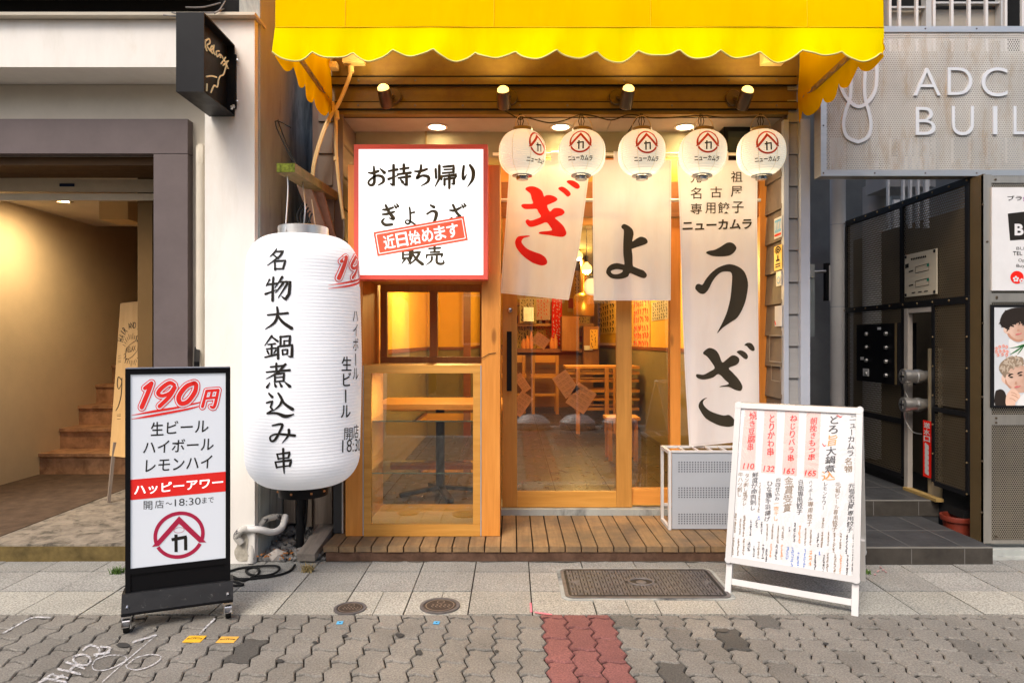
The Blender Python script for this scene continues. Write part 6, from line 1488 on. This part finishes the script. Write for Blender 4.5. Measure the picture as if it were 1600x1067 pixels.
m.lathe([(.0001, -.003), (.005, -.002), (.006, 0)], (X(1286), ND-.006, Z(197)), 8, 'y'); m.build('screw', M['iron'], ns)
class Raised(Plane): pass
NPl = Plane((0, ND-.012, 2), (0, 1, 0)); l1, l2 = MB(), MB()
for s, x0, y0, x1, y1 in (('A', 1428, 106.5, 1470, 149.5), ('D', 1481, 105.5, 1519.5, 148.5), ('C', 1534, 105.5, 1574.5, 151), ('B', 1431, 167.5, 1462, 211), ('U', 1487.5, 166, 1522, 211.5), ('I', 1552, 166, 1558.5, 210), ('L', 1584, 166, 1606, 210), ('D', 1626, 166, 1662, 210), ('I', 1680, 166, 1686, 210), ('N', 1704, 166, 1740, 210), ('G', 1756, 165, 1796, 211)):
    text(l1, s, x0, y0, x1, y1, NPl, 0, -.012 if s in 'AI' else -.01)
for l in ([(1341, 30), (1318, 55), (1311, 90), (1313, 130), (1322, 152), (1338, 166), (1352, 163), (1365, 148), (1370, 125), (1369, 90), (1360, 55), (1341, 30)],
          [(1341, 222), (1324, 214), (1318, 195), (1322, 172), (1328, 155), (1330, 130), (1330, 100)], [(1341, 222), (1356, 214), (1361, 195), (1357, 172), (1352, 155), (1351, 130), (1353, 100)]):
    ribbon(l1, [(x, y, 5.2) for x, y in l], NPl, 0)
bm_ = l1.bm; g = bmesh.ops.extrude_face_region(bm_, geom=bm_.faces[:]); bmesh.ops.translate(bm_, verts=[v for v in g['geom'] if isinstance(v, bmesh.types.BMVert)], vec=(0, .0135, 0))
l1.build('raised_lettering', mat('sign_white', (.60, .63, .67), .5, .0, .03, 5, 0), ns)

# posters on the front face
po = thing('shop_poster', 'white poster board with a black square logo and opening times on the steel front', 'poster', (3.2, 4.18, 1.6))
PD = 4.185; X = lambda p: wx(p, PD); Z = lambda p: wz(p, PD)
B('board', M['paper'], po, (X(1550), X(1550)+.62, PD, PD+.012, Z(454), Z(293)), bevel=.001)
PP = Plane((0, PD, 1), (0, 1, 0)); m = MB()
text(m, 'ブランド買取', 1574, 306, 1649, 314, PP, .0012, .01); outline(m, [(1574.5, 334), (1634, 327), (1634, 372), (1578, 376)], PP, .001, sm=False); text(m, 'BUY', 1588, 386, 1607, 390.5, PP, .0012, -.01); text(m, 'TEL', 1582.5, 393, 1597, 399, PP, .0012, .01); text(m, 'Open', 1591, 404.5, 1608, 410.5, PP, .0012, .0); text(m, 'Buy', 1588, 413, 1601, 419, PP, .0012, .0)
m.build('lettering', M['ink'], po)
m = MB(); text(m, 'B', 1585, 350, 1599, 368, PP, .0022, .035); m.build('logo_letter', M['paper'], po)
m = MB(); outline(m, [(1589+10.5*math.cos(R(a)), 433.5+10*math.sin(R(a))) for a in range(0, 360, 30)], PP, .001); em = m.build('emblem', M['red'], po)
m = MB()
for cx_, cy_, r_ in ((1587, 436, 4), (1596, 439, 3.4)):
    for k in range(5): a = R(72*k-90); outline(m, [(cx_+r_*.75*math.cos(a)+r_*.45*math.cos(b), cy_+r_*.75*math.sin(a)+r_*.45*math.sin(b)) for b in [R(60*j) for j in range(6)]], PP, .0018)
m.build('blossom', M['paper'], po)
m = MB(); outline(m, [(1599, 308), (1612, 308), (1612, 315), (1599, 315)], PP, .0008, sm=False); m.build('purple_mark', flatc('purple_ink', (.3, .08, .35), .6), po)
pp = thing('portrait_poster', 'framed photo poster showing two young people with wavy dark and ash hair', 'poster', (3.2, 4.18, 1.0))
B('frame', M['black'], pp, (X(1549), X(1549)+.55, PD+.002, PD+.012, Z(637), Z(633.5)), (X(1549), X(1549)+.55, PD+.002, PD+.012, Z(480), Z(476)), (X(1549), X(1554), PD+.002, PD+.012, Z(633.4), Z(480.1)))
B('print', M['print_grey'], pp, (X(1554), X(1549)+.55, PD+.004, PD+.012, Z(633.4), Z(480.1)))
PP2 = Plane((0, PD+.004, 1), (0, 1, 0)); qp = 5.93; cp = lambda x, y: (1540+x/qp, 470+y/qp)
def art(name, col_, shapes, off):
    m = MB()
    for s in shapes: outline(m, s, PP2, off, conv=cp)
    m.build(name, col_, pp)
art('white_shirt', flatc('printed_shirt', (.74, .73, .71), .6), [[(225, 350), (300, 400), (420, 380), (420, 650), (345, 650), (300, 560), (250, 520), (215, 420)], [(310, 900), (380, 860), (420, 980), (300, 980)]], .0004)
art('dark_sleeve', M['hair'], [[(88, 850), (110, 825), (150, 820), (185, 860), (195, 968), (88, 968)]], .0006)
def printed(name, a, b):
    t = NT(name); x = t.n('ShaderNodeSeparateXYZ', i0=t.co); k = t.math('MULTIPLY_ADD', x.outputs[0], 6.0, 1.25)
    t.base(t.ramp(t.math('ADD', t.math('MULTIPLY', k, .55), t.math('MULTIPLY', t.noise(26, 4), .5)), [(.22, a), (.85, b)])); t.rough(.55); return t.m
SK = printed('printed_face', (.80, .56, .44), (.50, .29, .20))
art('face', SK, [[(185, 235), (165, 255), (170, 290), (200, 310), (225, 345), (285, 378), (340, 372), (420, 330), (420, 190), (300, 180), (200, 200)], [(180, 640), (150, 700), (150, 740), (180, 770), (215, 785), (235, 815), (275, 840), (340, 850), (420, 800), (420, 620), (300, 600), (200, 610)]], .0008)
art('shaded_skin', M['skin2'], [[(200, 310), (215, 300), (240, 330), (290, 358), (340, 352), (340, 374), (285, 380), (225, 348)], [(185, 720), (205, 770), (240, 800), (225, 812), (200, 786), (180, 760)], [(296, 262), (312, 268), (310, 280), (290, 282)], [(280, 745), (292, 768), (280, 775), (268, 770)]], .0010)
art('hand', flatc('printed_hand', (.76, .50, .37), .6), [[(190, 968), (190, 880), (215, 840), (240, 815), (275, 822), (305, 850), (322, 885), (300, 915), (275, 945), (270, 968)]], .0012)
art('finger_line', M['skin2'], [[(235, 845), (262, 850), (290, 870), (288, 874), (260, 856), (235, 850)], [(240, 868), (275, 878), (302, 898), (298, 902), (270, 884), (240, 874)], [(222, 900), (250, 905), (275, 925), (272, 929), (248, 910), (222, 906)]], .0014)
rh = random.Random(4)
def locks(mat_, base, pts, ln, off, nm, n):
    m = MB(); outline(m, base, PP2, off, conv=cp)
    for k in range(n):
        x, y = pts[k % len(pts)]; x += rh.uniform(-22, 22); y += rh.uniform(-20, 20); a = rh.uniform(.2, 2.9); 
        ribbon(m, [(*cp(x, y), 2.2), (*cp(x+ln*math.cos(a)*.6+6, y+ln*math.sin(a)*.5), 2.0), (*cp(x+ln*math.cos(a), y+ln*math.sin(a)), .5)], PP2, off+.0003)
    m.build(nm, mat_, pp)
locks(M['hair'], [(150, 240), (130, 200), (145, 140), (180, 95), (240, 70), (320, 62), (420, 75), (420, 215), (380, 200), (345, 215), (310, 190), (265, 220), (235, 210), (215, 255), (190, 262), (175, 250)], [(160, 200), (170, 150), (200, 110), (250, 90), (300, 85), (350, 90), (350, 180), (300, 180), (250, 190), (210, 210), (185, 235)], 34, .0016, 'dark_hair', 60)
locks(M['hair2'], [(160, 690), (125, 640), (130, 590), (165, 550), (220, 520), (290, 515), (345, 530), (350, 590), (300, 600), (250, 620), (215, 640), (190, 690), (180, 715)], [(150, 640), (150, 600), (180, 565), (220, 540), (270, 530), (320, 540), (320, 575), (260, 600), (210, 620), (180, 660)], 28, .0016, 'ash_hair', 40)
locks(M['hair3'], [(200, 560), (230, 540), (260, 550), (230, 580)], [(150, 620), (175, 575), (210, 545), (260, 530), (310, 535), (300, 570), (240, 590), (190, 620)], 34, .0021, 'hair_highlight', 26)
art('eye', M['hair'], [[(205, 690), (235, 672), (258, 682), (240, 684), (215, 700)], [(293, 668), (325, 655), (345, 662), (318, 668), (298, 680)], [(215, 705), (240, 700), (255, 708), (236, 714)], [(300, 690), (325, 680), (340, 688), (318, 695)], [(245, 215), (272, 208), (280, 214), (258, 220)], [(330, 208), (355, 200), (360, 208), (340, 214)]], .0024)
art('mouth', flatc('printed_lip', (.60, .17, .16), .6), [[(262, 800), (285, 785), (300, 790), (318, 783), (322, 792), (295, 804), (275, 806)], [(272, 312), (295, 300), (310, 303), (328, 296), (332, 304), (305, 316), (285, 318)]], .0024)
art('palm_leaf', flatc('printed_leaf', (.03, .16, .04), .6), [[(215, 440), (280, 425), (356, 400), (420, 405), (350, 425)], [(220, 500), (290, 450), (356, 408), (300, 462)], [(290, 500), (320, 455), (360, 405), (330, 460)]], .0018)
m = MB()
for k, (x, y) in enumerate(((95, 440), (125, 425), (160, 418), (190, 425), (95, 470), (130, 465), (165, 462), (195, 470), (110, 500), (150, 495), (190, 500))): ribbon(m, [(*cp(x-8, y), 1.3), (*cp(x+4, y-10), 1.5), (*cp(x+12, y+6), 1.4), (*cp(x-4, y+14), 1.2)], PP2, .002)
m.build('pink_writing', flatc('printed_coral', (.85, .28, .2), .6), pp)

# notices on the brown siding beside the entrance
ID = XR-.004
def notice(px0, px1, py0, py1, mt, label, deco):
    d0, d1 = (XR-.0)*FP/(px1-800), (XR-.0)*FP/(px0-800); dm = (d0+d1)/2; z0, z1 = wz(py1, dm), wz(py0, dm)
    t = thing('wall_sticker', label, 'sticker', (ID, dm, z0)); B('film', mt, t, (XR-.006, XR-.003, d0, d1, z0, z1))
    G = lambda u, v, off=0: Vector((XR-.0065-off, d1+(d0-d1)*u, z1+(z0-z1)*v))
    for nm, mt2, fn in deco: m = MB(); fn(m, G); m.build(nm, mt2, t)
notice(1211, 1223, 340, 372, M['paper'], 'blue and white square sticker, highest on the brown siding', [('blue_field', M['sticker_b'], lambda m, G: outline(m, [(.08, .1), (.92, .1), (.92, .72), (.08, .72)], G, .0005, sm=False)), ('mark', M['paper'], lambda m, G: [ribbon(m, [(.2+.2*k, .25, .1), (.25+.2*k, .55, .1)], G, .001) for k in range(4)]), ('red_line', M['red'], lambda m, G: ribbon(m, [(.1, .84, .1), (.9, .84, .1)], G, .0005))])
notice(1211, 1223, 384, 422, M['sticker_y'], 'yellow sticker with a black wireless symbol on the brown siding', [('symbol', M['ink'], lambda m, G: [ribbon(m, [(.5+r_*math.cos(R(a)), .36+.7*r_*math.sin(R(a)), .07) for a in range(-150, -29, 20)], G, .0006) for r_ in (.16, .3, .44)]+[ribbon(m, [(.5, .45, .14), (.5, .58, .12)], G, .0006), ribbon(m, [(.3, .6, .08), (.7, .6, .08)], G, .0006)]+[ribbon(m, [(.2, .76+.1*k, .05), (.8, .75+.1*k, .05)], G, .0006) for k in range(2)])])
notice(1214, 1222, 424, 447, M['print_grey'], 'small pale blue sticker under the yellow wireless sticker', [('ring', M['sticker_b'], lambda m, G: ribbon(m, [(.5+.28*math.cos(R(a)), .6+.2*math.sin(R(a)), .1) for a in range(0, 361, 30)], G, .0006))])
notice(1212, 1223, 478, 510, M['paper'], 'torn white paper remnant on the brown siding', [('red_tear', M['red'], lambda m, G: ribbon(m, [(.05, .75, .08), (.15, .9, .1)], G, .0006))])
GW = flatc('glue_residue', (.34, .30, .26), .8)
for p0, p1, q0, q1, lab in ((1203, 1223, 524, 566, 'faint glue outline of a removed notice, upper of two on the siding'), (1206, 1221, 571, 595, 'faint glue outline of a removed notice, lower of two on the siding')):
    t = thing('glue_mark', lab, 'glue mark', tuple(W(p0, q1, 4.5))); m = MB(); d0, d1 = XR*FP/(p1-800), XR*FP/(p0-800); z0, z1 = wz(q1, 4.6), wz(q0, 4.6)
    G = lambda u, v, off=0: Vector((XR-.004-off, d1+(d0-d1)*u, z1+(z0-z1)*v))
    ribbon(m, [(.02, 0, .03), (.98, .02, .05), (.97, .98, .04), (.03, .97, .05), (.02, 0, .04)], G, .0005, sm=False, cap=False); m.build('residue', GW, t)

# ================================================================== INSIDE THE SHOP
def pbox(m, px0, px1, py0, py1, D, d=.03): m.box(wx(px0, D), wx(px1, D), D, D+d, wz(py1, D), wz(py0, D))
tb = thing('pedestal_table', 'wooden table on a black star-footed pedestal behind the glass showcase', 'table', (-.50, 5.45, .09))
m = MB(); m.box(-1.05, .02, 5.15, 5.80, .785, .825); m.build('table_top', M['honey'], tb, bevel=.004)
m = MB(); m.cyl((-.57, 5.42, .14), (-.57, 5.42, .785), .035, n=16); m.build('column', M['black'], tb, smooth=True)
m = MB()
for a in (20, 110, 200, 290): m.bar((-.57, 5.42, .15), (-.57+.32*math.cos(R(a)), 5.42+.32*math.sin(R(a)), .105), .05, .03)
m.build('star_foot', M['black'], tb, bevel=.006)
B('side_rail', M['honey'], tb, (-1.05, .02, 5.9, 5.93, .70, .76))
ct = thing('bar_counter', 'brown bar counter with raised shelf deep inside the shop', 'counter', (.3, 12.5, .09))
B('top', M['red_wood'], ct, (-.5, 1.55, 12.3, 12.9, 1.10, 1.17)); B('front', M['dark_wood_x'], ct, (-.48, 1.5, 12.6, 12.8, .09, 1.09)); B('shelf', M['honey'], ct, (.0, .95, 13.2, 13.5, 2.00, 2.06)); B('back_shelf', M['honey'], ct, (-.3, 1.6, 13.3, 13.6, 1.60, 1.65))
def chair(loc, label):
    t = thing('bar_chair', label, 'chair', loc, group='wooden bar chairs at the counter'); x, y, z = loc; w = .20
    for sx in (-1, 1): B('leg', M['honey_z'], t, (x+sx*w-.025, x+sx*w+.025, y-.22, y-.18, z, z+.98), (x+sx*w-.025, x+sx*w+.025, y+.18, y+.22, z, z+.6))
    m = MB(); B('seat', M['honey'], t, (x-.24, x+.24, y-.24, y+.24, z+.60, z+.65)); B('backrest', M['honey'], t, (x-.17, x+.17, y-.21, y-.19, z+.86, z+.98)); B('stretcher', M['honey'], t, (x-.17, x+.17, y-.21, y-.19, z+.30, z+.34)); return t
c0 = chair((wx(851, 11.6), 11.6, .09), 'wooden bar chair with open back fully in view through the door')
dup(c0, (wx(800, 11.7), 11.7, .09), 0, 'wooden bar chair half hidden by the left door stile')
bt = thing('bench_stack', 'stack of slatted wooden benches and tables inside behind the door glass', 'benches', (1.2, 9.5, .09)); m = MB(); r7 = random.Random(2)
for k, py in enumerate((572, 581, 593, 609, 622, 637)): D = 9.0+.1*(k % 3); m.box(wx(884+k*3, D), wx(964, D)+.3, D, D+.5, wz(py+4, D), wz(py, D))
m.build('slat', M['honey'], bt, bevel=.004); B('leg', M['honey_z'], bt, *[(wx(px, 8.96), wx(px+6, 8.96), 8.94, 8.99, .09, wz(575, 9.1)) for px in (900, 945, 958)])
st_ = thing('stool', 'low wooden stool on the shop floor right of the door pane', 'stool', (wx(950, 7.0), 7.0, .09)); X0 = wx(946, 7.0)
B('seat', M['honey'], st_, (X0, X0+.34, 6.9, 7.2, .50, .53)); B('leg', M['honey_z'], st_, *[(X0+.02+dx, X0+.06+dx, 6.92+dy, 6.96+dy, .09, .5) for dx in (0, .26) for dy in (0, .22)])
# paper menus taped to the glass
def menu_sheet(cx_, cy_, w, h, rot, label):
    D = DD+.025; t = thing('paper_menu', label, 'menu sheet', tuple(W(cx_, cy_, D)), group='tan paper menus behind the door glass'); a = R(rot); m = MB(); k = D/FP
    o = W(cx_, cy_, D); u = Vector((math.cos(a), 0, -math.sin(a)))*w*k/2; v = Vector((math.sin(a), 0, math.cos(a)))*h*k/2; m.obox(o, u, (0, .0008, 0), v); m.build('sheet', M['tan_paper'], t)
    m = MB(); G = lambda x, y, off=0: o+u*x*2+v*y*-2+Vector((0, -.001-off, 0)); rr_ = random.Random(int(cx_))
    for r_ in range(4):
        for c_ in range(3):
            x, y = -.36+.26*c_, -.38+.22*r_; ribbon(m, [(x, y, .04), (x+.18, y+.01, .04)], G, .0002, cap=False); ribbon(m, [(x, y+.08, .025), (x+.2, y+.08, .025)], G, .0002, cap=False)
    m.build('print', flatc('brown_print', (.66, .46, .25), .7), t)
menu_sheet(908, 622, 34, 38, 33, 'tan paper menu tilted behind the door glass, the frontmost sheet')
menu_sheet(884, 600, 26, 38, -35, 'tan paper menu tilted the other way, behind the frontmost sheet')
menu_sheet(814, 631, 22, 36, 35, 'tan paper menu peeking from behind the left door stile')
menu_sheet(816, 598, 14, 30, -35, 'narrow tan paper menu above the one at the left door stile')
menu_sheet(845, 532, 24, 18, 35, 'small tan paper menu high behind the door glass over the counter')
# posters and clutter on the far walls
def hung(name, px0, px1, py0, py1, D, mt, label, seed, ink='ink', cat='wall poster'):
    t = thing(name, label, cat, tuple(W((px0+px1)/2, py1, D)), group='posters inside the shop'); B('sheet', mt, t, (wx(px0, D), wx(px1, D), D, D+.01, wz(py1, D), wz(py0, D)))
    m = MB(); rr_ = random.Random(seed); PL_ = Plane((0, D, 1), (0, 1, 0)); x = px0+2
    while x < px1-2:
        y = py0+2
        while y < py1-4: ribbon(m, [(x+rr_.uniform(0, 2), y, 1.1), (x+rr_.uniform(0, 3), y+rr_.uniform(1, 4), 1.2)], PL_, .002, cap=False); y += rr_.uniform(3, 7)
        x += 4.5
    m.build('print', M[ink], t); return t
amber = mat('amber_paper', (.78, .50, .12), .7, var=.2, scale=10)
def hung_side(name, px0, px1, py0, py1, mt, label, seed, ink='ink'):
    Xw = XR-.008; d0, d1 = Xw*FP/(px1-800), Xw*FP/(px0-800); dm = (d0+d1)/2; z0, z1 = wz(py1, dm), wz(py0, dm)
    t = thing(name, label, 'wall poster', (Xw, dm, z0), group='posters inside the shop'); B('sheet', mt, t, (Xw-.006, Xw, d0, d1, z0, z1)); m = MB(); rr_ = random.Random(seed)
    G = lambda u, v, off=0: Vector((Xw-.007-off, d1+(d0-d1)*u, z1+(z0-z1)*v))
    for a in range(7):
        for b in range(6):
            u, v = .06+.13*a+rr_.uniform(0, .03), .05+.155*b+rr_.uniform(0, .03); ribbon(m, [(u, v, .035), (u+rr_.uniform(.02, .08), v+rr_.uniform(0, .06), .04), (u+rr_.uniform(.0, .06), v+.1, .03)], G, .0005, cap=False)
    m.build('print', M[ink], t); return t
hung_side('wall_poster', 934, 962, 466, 522, amber, 'amber poster full of small pictures, right of the pendant bulb', 1)
hung('wall_poster', 896, 922, 345, 388, 14.3, amber, 'amber banner with brush writing high above the pendant bulb', 2)
hung('wall_poster', 896, 924, 392, 470, 14.25, mat('ochre_paper', (.62, .36, .08), .7, var=.25, scale=10), 'ochre poster behind the hanging bulb', 3)
hung_side('wall_poster', 990, 1016, 466, 546, mat('busy_poster', (.60, .38, .14), .7, var=.5, scale=14), 'busy coloured poster on the right wall seen through the fixed pane', 4, 'red')
hung('wall_poster', 808, 850, 508, 546, 13.9, amber, 'amber panel of small menus low behind the counter', 9); hung('wall_poster', 903, 922, 475, 512, 14.0, amber, 'amber menu board behind the grey boxes', 10); hung('wall_poster', 842, 862, 505, 540, 13.95, mat('gold_paper', (.75, .42, .08), .7, var=.3, scale=12), 'golden paper menu low behind the counter beside the red banner', 12, 'red')
hung('wall_poster', 862, 878, 462, 540, 13.1, M['red'], 'red hanging banner inside the shop, left of the boxes', 5, 'paper')
hung('wall_poster', 812, 838, 466, 505, 13.1, mat('cream_paper', (.66, .52, .26), .7, var=.2, scale=10), 'cream poster over the counter shelf', 6)
hung('wall_poster', 838, 860, 466, 500, 13.15, M['pink'], 'pale pink poster over the counter shelf', 7, 'red')
hung('wall_poster', 922, 934, 515, 545, 11.8, M['sticker_y'], 'yellow card leaning at the counter end beside the grey boxes', 14)
hung_side('wall_poster', 1019, 1045, 470, 500, mat('grey_card', (.55, .50, .40), .7), 'pale card on the right wall seen through the fixed pane', 15)
hd2 = thing('brass_hood', 'brass cooking hood hanging over the counter inside the shop', 'hood', (wx(912, 11.0), 11.0, 1.8)); m = MB(); m.lathe([(.16, 0), (.17, .02), (.17, .30), (.12, .36), (.05, .38), (.05, .9)], (wx(912, 11.0), 11.0, wz(494, 11.0)), 24); m.build('shell', flatc('brass', (.6, .36, .08), .3, .8), hd2, smooth=True)
cr = thing('crate_stack', 'stacked grey boxes and crates beside the counter', 'boxes', (wx(895, 12.1), 12.1, 1.17)); m = MB()
pbox(m, 878, 905, 494, 548, 12.1, .4); pbox(m, 912, 936, 510, 570, 12.0, .3); m.build('box', M['dark_wood'], cr, bevel=.01); m = MB(); pbox(m, 913, 926, 540, 547, 11.9, .2); pbox(m, 818, 834, 480, 502, 13.0, .2); m.build('tray', M['steel'], cr)
dishes = thing('condiment_tray', 'condiment bottles and dishes standing on the bar counter', 'condiments', (wx(835, 12.4), 12.4, 1.17)); m = MB()
for px, h in ((818, .18), (824, .24), (830, .3), (862, .2), (868, .26), (890, .16)): m.lathe([(.035, 0), (.04, .02), (.04, h*.6), (.018, h*.8), (.018, h)], (wx(px, 12.4), 12.4, 1.171), 12)
m.build('bottle', M['orange_ink'], dishes, smooth=True)
r8 = random.Random(14); cols = [amber, M['tan_paper'], mat('lemon_paper', (.8, .6, .15), .7), mat('orange_paper', (.75, .33, .06), .7), M['paper'], mat('brick_paper', (.5, .10, .04), .7)]
for k in range(44):
    px, py = r8.uniform(806, 912), r8.uniform(430, 545); w_, h_ = r8.uniform(4, 11), r8.uniform(8, 20); D = 14.75+.03*(k % 4)
    t = tag(B('menu_strip', cols[k % 6], None, (wx(px, D), wx(px+w_, D), D, D+.006, wz(py+h_, D), wz(py, D))), 'small handwritten menu strip pinned to the far wall of the shop', 'menu strip', 'menu strips on the far wall')
r9 = random.Random(5)
for k in range(16):
    px = 806+5.5*k+r9.uniform(-1, 1); h = r9.uniform(.14, .26); D = 13.35
    m = MB(); m.lathe([(.03, 0), (.036, .02), (.036, h*.6), (.014, h*.8), (.014, h)], (wx(px, D), D, 1.651 if px < 880 else 2.061), 10)
    if px < 880: tag(m.build('bottle', [M['black_gloss'], M['orange_ink'], M['leafy'], M['paper']][k % 4], None, smooth=True), 'small bottle standing on the wooden shelf behind the bar counter', 'bottle', 'bottles on the bar shelf')
# lamps inside
def pendant(px, py, D, label):
    c = W(px, py, D); t = thing('pendant_bulb', label, 'pendant lamp', tuple(c), group='pendant bulbs inside the shop')
    m = MB(); r_ = .07; m.lathe([(.0001, -r_)]+[(r_*math.cos(R(a)), r_*math.sin(R(a))) for a in range(-80, 71, 10)]+[(.022, r_+.02)], c, 20); m.build('bulb', M['bulb'], t, smooth=True)
    m = MB(); m.cyl(c+Vector((0, 0, .085)), c+Vector((0, 0, .17)), .028, n=14); m.cyl(c+Vector((0, 0, .17)), (c.x, c.y, zs), .005, n=6); m.build('socket_cord', M['black'], t, smooth=True)
    light('lamp', t, 'POINT', tuple(c+Vector((0, -.0, -.1))), 80, (1, .60, .18), .08); return t
pendant(916.5, 420, 9.0, 'glowing pendant bulb fully visible between the first two curtains'); pendant(904, 400, 11.0, 'glowing pendant bulb farther back, partly behind the red-sign curtain')
pendant(702, 395, 6.6, 'pendant bulb hanging behind the square light box sign over the pedestal table'); pendant(985, 400, 6.6, 'pendant bulb hanging hidden behind the middle curtain'); pendant(760, 380, 12.5, 'pendant bulb deep over the bar counter')  # bulbs added out of view to light the room
il = thing('indoor_lantern', 'white round lantern inside the shop beside the pendant bulb', 'lantern', tuple(W(926, 448, 8.0))); c = W(926, 448, 8.0); m = MB()
m.lathe([(.03, -.10), (.07, -.085), (.095, -.04), (.10, 0), (.095, .04), (.07, .085), (.03, .10)], c, 24); m.build('paper_body', M['lantern_paper'], il, smooth=True); m = MB(); m.lathe([(.035, .095), (.035, .125)], c, 16); m.cyl(c+Vector((0, 0, .125)), (c.x, c.y, zs), .004, n=6); m.build('cap', M['black'], il)
mt_ = thing('floor_mat', 'ribbed grey entrance mat just inside the door', 'door mat', (.45, 5.15, .09)); m = MB()
for k in range(60): m.box(xd(808)+.0128*k, xd(808)+.0128*k+.008, 5.05, 5.28, .0915, .104)
m.build('rib', M['rock'], mt_); B('base', M['dark'], mt_, (xd(808), xd(808)+.765, 5.05, 5.28, .0902, .0912))

# banner stands on the kerb, seen mirrored in the glass door
for k, (X_, lab) in enumerate(((.30, 'white water-filled banner base on the kerb side, left of three'), (.98, 'white water-filled banner base with a red banner pole, middle of three'), (1.62, 'white water-filled banner base on the kerb side, right of three'))):
    t = thing('banner_stand', lab, 'banner stand', (X_, -.62, 0), group='banner stands along the kerb'); m = MB()
    m.lathe([(.26, .0), (.27, .02), (.27, .10), (.16, .19), (.05, .21), (.0001, .212)], (X_, -.62, 0), 28); m.build('base', M['white_paint'], t, smooth=True)
    m = MB(); m.cyl((X_, -.62, .2), (X_, -.62, 2.5), .016, n=10); m.build('pole', M['white_paint'], t, smooth=True)
    if k == 1:
        m = MB(); m.box(X_-.62, X_-.02, -.625, -.62, .95, 2.45); m.build('banner', mat('red_banner', (.72, .06, .05), .8), t)
